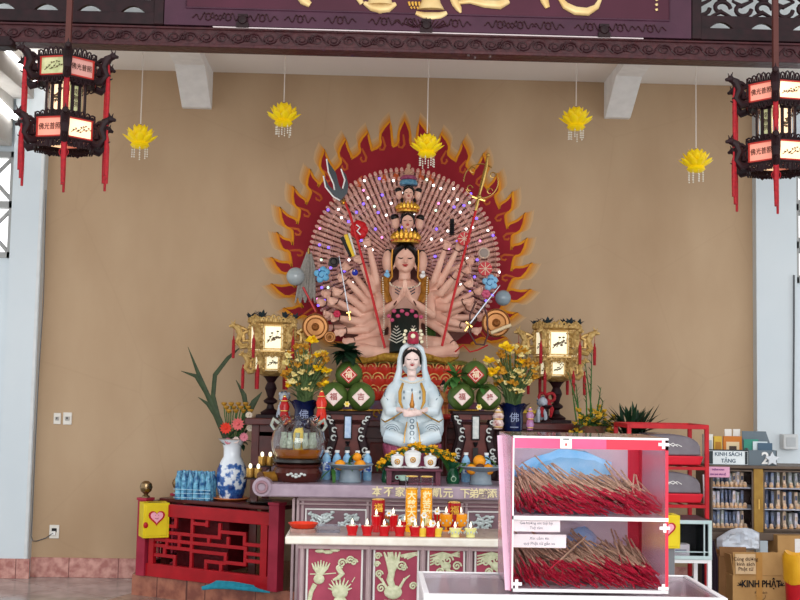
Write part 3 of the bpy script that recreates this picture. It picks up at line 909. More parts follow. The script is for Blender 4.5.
m.ell(q + Vector((0, 0, 1.5 * u)), (5 * u, 3.6 * u, 1.8 * u), 12, 6); m.tube([q + Vector((0, 0, 1 * u)), q + Vector((0, 0, 6 * u)), q + Vector((0, 0, 8 * u))], [3 * u, 2.8 * u, 1.2 * u], 10); m.ell(q + Vector((0, 0, 10.2 * u)), (2.1 * u, 2.2 * u, 2.7 * u), 10, 8)
for g in (-1, 1): m.tube([q + Vector((g * 2.8 * u, 0, 6 * u)), q + Vector((g * 3.6 * u, -1.5 * u, 3.5 * u)), q + Vector((0, -3 * u, 3 * u))], [1.1 * u, 1 * u, .8 * u], 6)
m.build('top_figure', mat('top_figure_skin', '#C89A80', 0.45), S)
# small flame-shaped petals peeking over the fan top
m = MB()
for px, py in ((383, 176), (395, 173), (422, 173), (432, 177), (358, 180)):
    q = sp(px, py + 7, 0.24); g = 1 if px > 408 else -1
    m.tube([q, q + Vector((-g * 1 * u, 0, 4 * u)), q + Vector((-g * 1.5 * u, 0, 8 * u)), q + Vector((-g * 4 * u, 0, 12 * u))], [2.6 * u, 3 * u, 1.8 * u, .2 * u], 8, flat=0.4)
m.build('crest_petals', mat('crest_orange', '#C0562C', 0.5), S)
# --- clothing
M_robe_g = mat('robe_green', '#3E5C22', 0.5, col2='#20380F', scale=22)
M_robe_o = mat('robe_amber', '#B4782C', 0.45, 0.2, col2='#7C4A14', scale=30)
m = MB()
for g in (-1, 1):       # hanging green sleeves beside the torso
    m.tube([sp(405 + g * 25, 284, 0.0), sp(405 + g * 29, 297, 0.02), sp(405 + g * 27, 312, 0.03), sp(405 + g * 26, 335, -0.04), sp(405 + g * 22, 352, -0.1)], [3 * u, 6 * u, 5 * u, 5 * u, 3 * u], 10, flat=0.6)
m.build('green_robe', M_robe_g, S)
m = MB()
for g in (-1, 1):
    m.tube([sp(405 + g * 14, 274, -0.13), sp(405 + g * 19.5, 279, -0.19), sp(405 + g * 20, 292, -0.23), sp(405 + g * 15.5, 302, -0.24)], [2.4 * u, 4.6 * u, 5 * u, 4 * u], 10, flat=0.35)
m.build('amber_collar', M_robe_o, S)
m = MB()
for g in (-1, 1):   # pearl strings
    n = 34
    for k in range(n):
        t = k / (n - 1)
        m.ell(sp(405 + g * (22.5 - 1.5 * sin(t * 3)), 278 + t * 74, -0.26 - 0.1 * min(1, t * 2)), 0.8 * u, 6, 4)
for k in range(15):
    t = k / 14 * pi; m.ell(sp(405 - 15 * cos(t), 283 + 5 * sin(t), -0.26 - 0.01 * sin(t)), 0.9 * u, 6, 4)
m.build('pearl_strings', mat('pearl', '#E6D8C0', 0.25), S)
m = MB()
for k in range(3):
    m.tube([sp(395, 286 + 3 * k, -0.19), sp(399, 288.5 + 3 * k, -0.215), sp(404, 290 + 3 * k, -0.22)], 0.5 * u, 5)
    m.tube([sp(415, 286 + 3 * k, -0.19), sp(411, 288.5 + 3 * k, -0.215), sp(406, 290 + 3 * k, -0.22)], 0.5 * u, 5)
m.build('chest_lines', mat('navy_line', '#26304C', 0.4), S)
m = MB()   # dark striped skirt across the lap
m.tube([sp(405, 312, -0.16), sp(405, 322, -0.22), sp(405, 334, -0.3), sp(405, 345, -0.38), sp(405, 353, -0.4)], [13 * u, 14 * u, 13.5 * u, 15 * u, 15 * u], 14, flat=0.45)
m.build('dark_skirt', mat('skirt_dark', '#1C2420', 0.45, scale=30), S)
m = MB()
for g in (-1, 1):
    for k in range(6):
        cx = 405 + g * 8.5; r_ = 1.2 + k * 1.15
        m.tube([sp(cx - r_ * 1.1, 326 + k * 2.6, -0.42), sp(cx, 327 + k * 2.6 + r_ * 0.4, -0.46), sp(cx + r_ * 1.1, 326 + k * 2.6, -0.42)], 0.55 * u, 5)
m.build('skirt_stripes', mat('stripe_white', '#D8D4C4', 0.4), S)
m = MB()
for i, (px, py) in enumerate(((389, 316), (394, 311), (398, 316), (402, 311), (407, 314), (412, 311), (416, 316), (421, 317), (392, 320))):
    m.ell(sp(px, py, -0.42), (2.2 * u, 1.5 * u, 2.0 * u), 8, 6)
m.build('sash_flowers', mat('flower_pink', '#B8486A', 0.4), S)
m = MB()
m.tube([sp(364, 361, -0.3), sp(385, 357, -0.4), sp(405, 358, -0.43), sp(425, 357, -0.4), sp(446, 361, -0.3)], [2 * u, 4 * u, 4.5 * u, 4 * u, 2 * u], 10, flat=0.6)
for g in (-1, 1):
    m.tube([sp(405 + g * 52, 356, -0.18), sp(405 + g * 40, 361, -0.32), sp(405 + g * 28, 358, -0.4)], [3 * u, 3.5 * u, 2 * u], 8, flat=0.6)
m.build('gold_hem', mat('hem_gold', '#C09838', 0.4, 0.4, col2='#8C5C20', scale=50), S)
# --- lotus throne
mb = MB(); c0 = sp(405, 366, -0.03); W = 62 * u
mb.lathe([(W * 0.82, 1 * u), (W * 1.0, 1.5 * u), (W * 1.03, 4.5 * u), (W * 0.97, 6 * u), (W * .5, 7 * u), (0, 7 * u)], c0, 32, sy=0.62); mb.build('throne_rim', mat('rim_green', '#4C6A34', 0.4, col2='#A89040', scale=26), S)
mb = MB(); c1 = sp(405, 402, -0.03)
mb.lathe([(0, 0), (W * 0.78, 0), (W * 0.82, 8 * u), (W * 0.86, 20 * u), (W * 0.9, 36 * u), (0, 36 * u)], c1, 32, sy=0.6); mb.build('throne_body', mat('throne_red', '#A82C20', 0.45, col2='#7C1C18', scale=20), S)
mp = MB(); me_ = MB()
for row, (zc, rr, hh, off) in enumerate(((366, 0.95, 13, 0.0), (377, 0.92, 15, 0.5), (389, 0.86, 14, 0.0))):
    n = 26
    for k in range(n):
        a = 2 * pi * (k + off) / n
        if sin(a) > 0.35: continue
        base = sp(405, zc, -0.03)
        wpx = 62 * rr
        p = base + Vector((cos(a) * wpx * u, sin(a) * wpx * 0.62 * u, 0))
        out = Vector((cos(a), sin(a) * 1.5, 0)).normalized()
        yaw = atan2(out.y, out.x) + pi / 2
        T = Matrix.Translation(p) @ Matrix.Rotation(yaw, 4, 'Z') @ Matrix.Rotation(radians(12), 4, 'X')
        mp.T = T; me_.T = T
        mp.ell((0, 0, -hh * 0.38 * u), (7.0 * u, 2.4 * u, hh * 0.52 * u), 10, 8)
        me_.torus((0, -1.2 * u, -hh * 0.15 * u), 5.8 * u, 0.75 * u, 14, 5, (pi / 2, 0, 0), a0=0.0, a1=pi)
        me_.torus((0, -2.0 * u, -hh * 0.15 * u), 2.6 * u, 0.6 * u, 10, 5, (pi / 2, 0, 0), a0=0.0, a1=pi)
mp.build('lotus_petals', mat('petal_red', '#D8402A', 0.35, col2='#B82A1C', scale=10), S)
me_.build('petal_edges', mat('petal_edge', '#E8B068', 0.4, 0.2), S)
mb = MB()
mb.box(sp(405, 407, -0.03) , (150 * u, 0.62, 8 * u)); mb.box(sp(405, 415, -0.03), (140 * u, 0.6, 10 * u)); mb.box(sp(405, 403, -0.03), (140 * u, 0.58, 4 * u))
mb.build('throne_base', mat('base_blue', '#3C5C7C', 0.45, col2='#8C3428', scale=9), S)
m = MB()
for k in range(15):
    p = sp(338 + k * 9.6, 413, -0.03); p.y -= 0.305
    m.torus(p, 3 * u, 0.8 * u, 12, 5, (pi / 2, 0, 0), a0=0, a1=1.6 * pi)
m.tube([sp(335, 409.5, -0.03) + Vector((0, -0.315, 0)), sp(475, 409.5, -0.03) + Vector((0, -0.315, 0))], 0.9 * u, 6)
m.build('base_scrolls', M_goldc, S)

# ---------------------------------------------------------------- held attributes (each a thing)
GA = 'attributes held in the hands of the many-armed statue'
def held(name, px, py, dy, label, cat):
    p = SF.o + sp(px, py, dy)
    r = thing(name, p, label, cat, GA)
    return r, (lambda x, y, d=0.0: at(x, y, YS + dy + d) - p)
M_staff = mat('staff_red', '#C2282C', 0.35)
# trident staff
r, q = held('trident_staff', 394, 351, -0.42, 'long red staff topped with a dark three-pronged trident, held at the left', 'trident')
m = MB(); m.tube([q(385, 348), q(366, 272, 0.08), q(350, 214, 0.12), q(344, 200, 0.12)], 1.25 * u, 8); m.build('shaft', M_staff, r)
m = MB(); m.lathe([(1.2 * u, 0), (3 * u, 1 * u), (1.6 * u, 2.5 * u), (2.8 * u, 4 * u), (1.2 * u, 6 * u)], q(343.5, 205, .12), 12); m.build('collar', M_goldm, r)
m = MB(); n_ = MB()
def flatpoly(mb_, pts, y, th):
    P = [q(a_, b_, y) for a_, b_ in pts]
    mb_.prism([(p.x, p.z) for p in P], P[0].y - th / 2, P[0].y + th / 2)
trid = [(341, 200), (334, 196), (326, 187), (323, 175), (323.8, 176), (329, 186), (334, 190.5), (335, 188), (330, 176), (326.5, 158.5), (331, 166), (336, 173), (339, 185), (342, 190), (344.5, 184), (343, 176), (340, 168), (346, 175), (348.5, 185), (347.5, 193)]
flatpoly(m, trid, .12, 0.03); m.build('prongs', mat('trident_dark', '#23282C', 0.3, 0.5), r)
for seg in ([(323.3, 176), (325.5, 187), (333, 196.5), (340, 200.5)], [(326.5, 159), (328.3, 172), (333.5, 184), (334.5, 190)], [(341, 169), (344.8, 180), (342.5, 188.5)]):
    n_.tube([q(a_, b_, .1) for a_, b_ in seg], 0.75 * u, 5)
n_.build('blade_edges', M_white, r)
# monk staff with ring top
r, q = held('ringed_staff', 440, 351, -0.42, 'long red staff topped with a gold finial and scrolled rings, held at the right', 'staff')
m = MB(); m.tube([q(442, 346), q(452, 303, 0.04), q(463, 258, 0.1), q(476, 210, 0.14)], 1.25 * u, 8); m.build('shaft', M_staff, r)
m = MB(); m.tube([q(475.5, 212, .14), q(477, 204, .14), q(480, 192, .14), q(482.5, 182, .14), q(486, 168, .14), q(488, 155, .14)], [1.2 * u, 1.8 * u, 1.3 * u, 2.2 * u, 1.9 * u, 1 * u], 8)
m.ell(q(488, 155, .14), 2.0 * u, 8, 6); m.tube([q(472, 197, .14), q(485, 201, .14)], 1.2 * u, 6); m.ell(q(479, 197, .14), 2.6 * u, 8, 6); m.build('finial', M_goldm, r)
m = MB(); cc = q(481, 181, .14)
m.torus(cc, 17 * u, 0.6 * u, 40, 5, (pi / 2, 0, 0), a0=-2.6, a1=2.6 - pi * 0 - 2.1)
m.torus(cc, 17 * u, 0.6 * u, 40, 5, (pi / 2, 0, 0), a0=0.9, a1=3.2)
for (x_, y_) in ((473, 170), (470, 188), (493, 175), (490, 191)):
    m.torus(q(x_, y_, .14), 2.6 * u, 0.6 * u, 14, 5, (pi / 2, 0, 0), a0=0, a1=5)
m.build('scroll_ring', M_goldm, r)
# pearls / orbs
def orb(px, py, R_, dy, label, col, stick=None):
    r, q = held('crystal_orb', px, py + R_, dy, label, 'orb')
    MB().ell(q(px, py), R_ * u, 18, 12).build('globe', mat('orb_' + col[1:], col, 0.12, trans=0.0, coat=0.6), r)
    if stick:
        m = MB(); m.tube([q(*stick[0]), q(*stick[1])], 1.1 * u, 6); m.build('handle', M_staff, r)
orb(295.5, 276.5, 9.2, 0.0, 'grey-blue crystal ball on a red handle at the far left of the fan', '#A4ACAE', ((303, 287), (316, 312)))
orb(503, 298, 8, 0.0, 'grey crystal ball at the far right of the fan', '#8C9CA6')
# fly whisk
r, q = held('fly_whisk', 318, 310, 0.02, 'grey horsehair fly whisk hanging at the left of the fan', 'whisk')
m = MB()
for k in range(26):
    t = (k / 25 - 0.5)
    m.tube([q(309 + t * 4, 252, 0), q(308 + t * 13, 268, random.uniform(-.02, .02)), q(305 + t * 20, 300 + 3 * cos(k), 0)], [0.5 * u, 1.1 * u, 0.7 * u], 5)
m.build('hair_strands', mat('whisk_grey', '#9A948C', 0.7, col2='#7C7670', scale=60), r)
m = MB(); m.tube([q(309, 254), q(309, 248)], [2 * u, 1 * u], 8); m.build('handle', M_goldm, r)
# banner
r, q = held('small_banner', 345, 245, -0.25, 'small striped yellow and black banner held beside the red cloth, left side', 'banner')
for pts, cl, nm in (([(344, 235), (348, 234), (355, 256), (351, 257)], '#E8C030', 'yellow_stripe'), ([(340, 238), (343.5, 236), (352, 256), (350, 258)], '#1A1818', 'black_stripe'), ([(347.5, 234), (350, 233), (356, 254), (354.8, 256)], '#D8D4C8', 'white_stripe')):
    m = MB(); P = [q(a_, b_) for a_, b_ in pts]; m.prism([(p.x, p.z) for p in P], -0.01, 0.01); m.build(nm, mat('banner_' + nm, cl, 0.6), r)
def symbol(name, px, py, R_, dy, label, cat, col, kind):
    r, q = held(name, px, py + R_, dy, label, cat)
    c_ = q(px, py)
    if kind == 'cloud':
        m = MB()
        for (x_, y_, r2) in ((0, 0, .62), (-.55, .2, .4), (.5, .35, .42), (0.1, .65, .4), (-.2, -.5, .42), (.45, -.3, .4)): m.ell(c_ + Vector((x_, 0, y_)) * (R_ * u), (r2 * R_ * u, 0.25 * R_ * u, r2 * R_ * u), 12, 8)
        m.build('cloud_body', mat('cloud_' + col[1:], col, 0.4), r)
        m = MB(); pts = [c_ + Vector((cos(t) * (1 - t / 9), -0.28, sin(t) * (1 - t / 9))) * (R_ * .6 * u) for t in [k * .45 for k in range(18)]]
        m.tube(pts, 0.6 * u, 5); m.build('swirl', mat('cloud_line', '#1C4C84', 0.4), r)
    elif kind == 'wheel':
        m = MB(); m.lathe([(0, -0.02), (R_ * u, -0.02), (R_ * u, 0.02), (0, 0.02)], c_, 20, (pi / 2, 0, 0)); m.build('disc', mat('wheel_' + col[1:], col, 0.4), r)
        m = MB()
        for k in range(4):
            a = k * pi / 4; m.tube([c_ + Vector((cos(a) * R_ * .9 * u, -0.022, sin(a) * R_ * .9 * u)), c_ - Vector((cos(a) * R_ * .9 * u, 0.022, sin(a) * R_ * .9 * u))], .45 * u, 5)
        m.build('spokes', mat('spoke_pale', '#E8C8B0', 0.4), r)
    elif kind == 'cloth':
        m = MB()
        for k in range(7):
            a = k * 0.9; m.ell(c_ + Vector((cos(a) * .45, 0.1 * sin(a * 2), sin(a) * .5)) * (R_ * u), (R_ * .55 * u, R_ * .35 * u, R_ * .6 * u), 8, 6)
        m.build('folds', mat('cloth_' + col[1:], col, 0.5), r)
        m = MB(); m.tube([c_ + Vector((-.3, -.5, .5)) * (R_ * u), c_ + Vector((.1, -.55, .2)) * (R_ * u), c_ + Vector((-.2, -.55, -.2)) * (R_ * u), c_ + Vector((.2, -.5, -.6)) * (R_ * u)], .7 * u, 5); m.build('white_mark', M_white, r)
    elif kind == 'gong':
        m = MB(); m.lathe([(0, -0.035), (R_ * .16 * u, -0.05), (R_ * .22 * u, -0.03), (R_ * .3 * u, -0.015), (R_ * .62 * u, -0.012), (R_ * .66 * u, -0.03), (R_ * .72 * u, -0.012), (R_ * .88 * u, -0.012), (R_ * .94 * u, -0.035), (R_ * u, -0.02), (R_ * u, 0.015), (0, 0.015)], c_, 32, (-pi / 2, 0, 0)); m.build('gong_disc', mat('gong_bronze', '#B07C44', 0.35, 0.35, col2='#9C6438', scale=10), r)
    elif kind == 'shell':
        m = MB(); m.lathe([(0, -R_ * u), (R_ * .7 * u, -R_ * .4 * u), (R_ * .8 * u, 0), (R_ * .4 * u, R_ * .7 * u), (0, R_ * u)], c_, 12, (0, radians(60), 0)); m.build('shell_body', mat('shell_' + col[1:], col, 0.4), r)
        MB().torus(c_ + Vector((0, -R_ * .6 * u, 0)), R_ * .45 * u, 0.8 * u, 12, 5, (pi / 2, 0, 0)).build('swirl', M_black, r)
    elif kind == 'pearl':
        m = MB(); m.ell(c_, R_ * u, 12, 8); m.build('bead', mat('pearl_' + col[1:], col, 0.2), r)
        MB().ell(c_ + Vector((-.2, -.8, .4)) * (R_ * u), R_ * .25 * u, 6, 4).build('highlight_dot', M_white, r)
    elif kind == 'mirror':
        m = MB(); m.lathe([(0, -0.01), (R_ * .75 * u, -0.01), (R_ * .75 * u, 0.01), (0, 0.01)], c_, 20, (pi / 2, 0, 0)); m.build('mirror_face', mat('mirror_grey', '#8C7A70', 0.3), r)
        MB().torus(c_, R_ * .9 * u, 1.0 * u, 20, 6, (pi / 2, 0, 0)).build('rim', mat('mirror_rim', '#C8AC98', 0.4), r)
    elif kind == 'pagoda':
        m = MB()
        for k in range(8):
            z = -R_ + k * R_ * 0.25; m.lathe([(R_ * .32 * u * (1 - k * .05), z * u), (R_ * .46 * u * (1 - k * .06), (z + .3) * u), (R_ * .26 * u, (z + 1.2) * u), (R_ * .26 * u, (z + R_ * .25) * u)], c_, 8)
        m.tube([c_ + Vector((0, 0, R_ * u)), c_ + Vector((0, 0, R_ * 1.25 * u))], [.6 * u, .1 * u], 6)
        m.build('tiers', M_black, r)
    elif kind == 'flower':
        m = MB()
        for k in range(6):
            a = k * pi / 3; m.ell(c_ + Vector((cos(a) * .5, 0, sin(a) * .5)) * (R_ * u), (R_ * .45 * u, R_ * .3 * u, R_ * .45 * u), 8, 6)
        m.build('petals', mat('flower_' + col[1:], col, 0.4), r)
    return r
symbol('red_cloth', 359, 230, 9, -0.28, 'red cloth with white writing held by the raised left hand', 'cloth', '#C01820', 'cloth')
symbol('red_drum', 464, 239, 6.5, -0.26, 'round red drum held by the raised right hand', 'drum', '#C41C24', 'wheel')
symbol('black_pagoda', 452, 227, 8, -0.22, 'small black ribbed pagoda on a raised right hand', 'pagoda', '#141414', 'pagoda')
symbol('grey_conch', 334, 262, 7, -0.12, 'dark grey conch shell with a swirl on a left hand', 'shell', '#4A4644', 'shell')
symbol('blue_pearl', 355, 272.5, 3.2, -0.28, 'small shiny blue pearl beside the red staff on the left', 'pearl', '#2434A8', 'pearl')
symbol('blue_cloud', 322, 275, 8.5, -0.04, 'light blue swirling cloud emblem at the left of the fan', 'emblem', '#6CB4DC', 'cloud')
symbol('blue_cloud', 490, 283, 8.5, -0.04, 'light blue swirling cloud emblem at the right of the fan', 'emblem', '#84BCE0', 'cloud')
symbol('spoked_disc', 485, 269, 7, -0.06, 'round red wheel with pale spokes right of the fan', 'wheel', '#C42830', 'wheel')
symbol('pink_lotus_bud', 486, 294, 5, -0.1, 'pink bud below the right blue cloud', 'flower', '#C85878', 'flower')
symbol('hand_mirror', 484, 253, 5.5, -0.06, 'small round mirror with pale rim at the right of the fan', 'mirror', '#999999', 'mirror')
symbol('bronze_gong', 315.5, 327, 13, -0.24, 'large bronze gong disc at the lower left of the arms', 'gong', '#C89058', 'gong')
symbol('bronze_gong', 496, 323, 14, -0.2, 'large bronze gong disc at the lower right of the arms', 'gong', '#C89058', 'gong')
symbol('gold_coin', 330, 337, 5.5, -0.38, 'small gold coin on an open palm at the lower left', 'coin', '#C89058', 'gong')
symbol('red_tassel_bud', 337, 314, 4, -0.3, 'small crimson bud among the lower left hands', 'flower', '#C02848', 'flower')
# swords
r, q = held('sword', 349, 318, -0.32, 'thin upright silver sword in a left hand', 'sword')
m = MB(); m.tube([q(349, 314), q(344, 285), q(339, 256)], [.6 * u, .6 * u, .3 * u], 6); m.build('blade', mat('steel', '#A8ACB4', 0.35, 0.5), r)
m = MB(); m.tube([q(346.5, 313), q(351, 312)], .9 * u, 6); m.tube([q(349, 313), q(350, 320)], 1 * u, 6); m.build('hilt', M_goldm, r)
r, q = held('sword', 468, 327, -0.4, 'slanting silver sword pointing up to the right', 'sword')
m = MB(); m.tube([q(469, 325), q(485, 304), q(500, 285.5)], [.9 * u, .9 * u, .4 * u], 6); m.build('blade', mat('steel', '#A8ACB4', 0.35, 0.5), r)
m = MB(); m.tube([q(466, 322), q(472, 327)], 1.1 * u, 6); m.ell(q(469, 325), 2 * u, 8, 6); m.tube([q(469, 325), q(465, 331)], 1.1 * u, 6); m.build('hilt', M_goldm, r)
r, q = held('bow', 478, 340, -0.36, 'dark brown curved bow held at the lower right', 'bow')
m = MB(); m.tube([q(476, 301), q(470, 315), q(469, 332), q(476, 344), q(484, 345), q(488, 335), q(487, 315), q(482, 303)], .9 * u, 6); m.build('bow_stave', mat('bow_brown', '#4A1C1C', 0.4), r)
r, q = held('scroll', 500, 330, -0.34, 'pale rolled scroll crossing the right bronze gong', 'scroll')
m = MB(); m.tube([q(491, 333), q(511, 325)], 1.8 * u, 10); m.build('paper_roll', mat('scroll_cream', '#E0C8A0', 0.5), r)
r, q = held('rope_loop', 472, 333, -0.3, 'red cord loop hanging at the lower right arms', 'cord')
m = MB(); m.tube([q(455, 352), q(463, 345), q(470, 352), q(478, 350), q(488, 345)], .8 * u, 5); m.build('cord', M_staff, r)

# --- fairy lights woven through the fan
r = thing('fairy_lights', SF.o, 'string of tiny white and violet lights woven through the fan of hands', 'fairy lights')
mcol = [mat('led_white', '#FFFFFF', 0.3, emit=3.0), mat('led_violet', '#6A50FF', 0.3, emit=3.0), mat('led_pink', '#FF90E0', 0.3, emit=1.6), mat('led_green', '#C8FFD8', 0.3, emit=1.8)]
random.seed(11)
pp = []; base_b = [None] * 4
tries = 0
while len(pp) < 98 and tries < 6000:
    tries += 1
    a = random.uniform(-0.5, pi + 0.5); rr = random.uniform(30, 99)
    P = Vector((fc.x + cos(a) * rr * u, fc.y - 0.075 - (99 - rr) * 0.0019, fc.z + sin(a) * rr * u))
    if all((P - q_).length > 6.5 * u for q_ in pp): pp.append(P)
for i, P in enumerate(pp):
    k = random.choice((0, 0, 0, 1, 1, 2, 3))
    if base_b[k] is None:
        b_ = MB().ell((0, 0, 0), 1.3 * u, 8, 6).build('bulb', mcol[k], r); base_b[k] = b_
    else:
        b_ = base_b[k].copy(); COL.objects.link(b_)
    b_.location = P
pp.sort(key=lambda v: (atan2(v.z - fc.z, v.x - fc.x)))
m = MB(); m.tube([v + Vector((0, 0.01, 0)) for v in pp], 0.15 * u, 4); m.build('wire', mat('wire_clear', '#B8A098', 0.4), r)
# ================================================================ HANGING THINGS
def hexpt(R, k, rot):
    a = rot + k * pi / 3
    return Vector((cos(a) * R, sin(a) * R, 0))
M_glow_p = mat('lit_pink_panel', '#E89C88', 0.4, emit=0.35, ecol='#F08C70', scale=4)
M_glow_c = mat('lit_cream_panel', '#FFE9CC', 0.4, emit=0.9, ecol='#FFD8A8', col2='#F0B890', scale=7)
M_glow_g = mat('lit_green_panel', '#D8D4A8', 0.4, emit=0.15, ecol='#F0DCA0', col2='#8C9C68', scale=16)
M_dim = mat('dim_panel', '#C89088', 0.4, emit=0.15, ecol='#E8A890', scale=9)
M_ink = mat('panel_ink', '#3A2018', 0.5)
M_brown_ink = mat('panel_brown', '#6C4428', 0.5, col2='#38442C', scale=30)
M_tas = mat('tassel_red', '#B01824', 0.55, col2='#7E0E18', scale=60)
def panel(parent, a, b, z0, z1, mats, kind, fr_w, fmat, seed=0):
    """lit panel between two corner posts; frame is its sub-part, picture too"""
    a = Vector(a); b = Vector(b); d = (b - a); W = d.length; d.normalize()
    mid = (a + b) / 2; n = Vector((mid.x, mid.y, 0)).normalized()
    ang = atan2(n.y, n.x) + pi / 2
    T = Matrix.Translation((mid.x, mid.y, 0)) @ Matrix.Rotation(ang, 4, 'Z')
    W -= fr_w * 1.2; H = z1 - z0; zm = (z0 + z1) / 2
    m = MB(); m.box((0, 0, zm), (W, 0.006, H)); o = m.build('panel', mats, parent); o.matrix_local = T
    m = MB()
    for q in (-1, 1):
        m.box((q * (W / 2 - fr_w * .4), -0.006, zm), (fr_w * .5, 0.008, H)); m.box((0, -0.006, zm + q * (H / 2 - fr_w * .25)), (W, 0.008, fr_w * .5))
    m.build('panel_border', fmat, o)
    rnd = random.Random(seed)
    if kind == 'text':
        text_mesh('panel_lettering', '佛光普照', H * 0.36, M_ink, o, (0, -0.006, zm), ext=0.0008, xs=min(1.0, W / (H * 1.75)))
    elif kind == 'vtext':
        text_mesh('panel_lettering', '南\n無\n佛', H * 0.2, M_ink, o, (0, -0.006, zm), ext=0.0008)
    else:
        m = MB(); m.T = Matrix.Translation((0, -0.005, 0))
        p = Vector((-W * .3, 0, zm - H * .25)); 
        for s_ in range(3):
            pts = [Vector((-W * .32 + W * .2 * s_ + W * .09 * k, 0, zm - H * .22 + H * .12 * k * rnd.random() + H * .05 * s_)) for k in range(5)]
            m.tube(pts, [H * .022, H * .018, H * .015, H * .01, H * .006], 5, flat=0.3)
            for q in pts[1:]:
                m.ell(q + Vector((0, 0, H * .05)), (H * .06, 0.002, H * .035), 6, 4)
        m.build('panel_painting', M_brown_ink, o)
    return o
def tassel(m, p, L, r):
    p = Vector(p)
    m.tube([p, p - Vector((0, 0, L * .12)), p - Vector((0, 0, L * .2)), p - Vector((0, 0, L * .6)), p - Vector((0, 0, L))], [r * .4, r * .5, r, r * 1.05, r * .9], 8)
def dragon(m, p, out, s):
    """a curled dragon-head bracket reaching outward from p"""
    p = Vector(p); o_ = Vector(out).normalized(); z = Vector((0, 0, 1))
    m.tube([p - z * .9 * s, p + o_ * .5 * s - z * 1.0 * s, p + o_ * .85 * s - z * .6 * s, p + o_ * .6 * s + z * .0 * s, p + o_ * .85 * s + z * .55 * s, p + o_ * 1.2 * s + z * .75 * s], [.26 * s, .28 * s, .26 * s, .3 * s, .3 * s, .18 * s], 8)
    m.tube([p - z * .5 * s, p + o_ * .35 * s - z * .55 * s, p + o_ * .4 * s + z * .1 * s, p + z * .3 * s], [.14 * s, .2 * s, .2 * s, .14 * s], 6)
    m.tube([p + z * .3 * s, p + o_ * .4 * s + z * .5 * s, p + o_ * .9 * s + z * .6 * s], [.1 * s, .16 * s, .1 * s], 6)
    h = p + o_ * 1.2 * s + z * .72 * s
    m.ell(h, .24 * s, 8, 6); m.tube([h, h + o_ * .38 * s - z * .08 * s], [.2 * s, .1 * s], 6)
    m.tube([h + z * .15 * s, h + z * .5 * s - o_ * .15 * s], [.08 * s, .02 * s], 5); m.tube([h + z * .1 * s + o_ * .1 * s, h + z * .4 * s + o_ * .2 * s], [.07 * s, .02 * s], 5)
    for k in range(5):
        t = k / 4; q = p + o_ * (.95 - .3 * sin(t * pi)) * s + z * (-.9 + 1.3 * t) * s
        m.tube([q, q + o_ * .3 * s + z * .1 * s], [.09 * s, .03 * s], 5)
def filigree(m, a, b, z, h, r, n=5):
    a = Vector(a); b = Vector(b)
    for i in range(n):
        t0 = i / n; t1 = (i + 1) / n; p0 = a.lerp(b, t0); p1 = a.lerp(b, t1); c = (p0 + p1) / 2
        up = 1 - abs((i + .5) / n - .5) * 1.0
        m.tube([p0 + Vector((0, 0, z)), c.lerp(p0, .6) + Vector((0, 0, z + h * up)), c + Vector((0, 0, z + h * 1.15 * up)), c.lerp(p1, .6) + Vector((0, 0, z + h * up)), p1 + Vector((0, 0, z))], r, 5)
        m.tube([c + Vector((0, 0, z)), c + Vector((0, 0, z + h * .6 * up))], [r * 1.4, r * .6], 5)
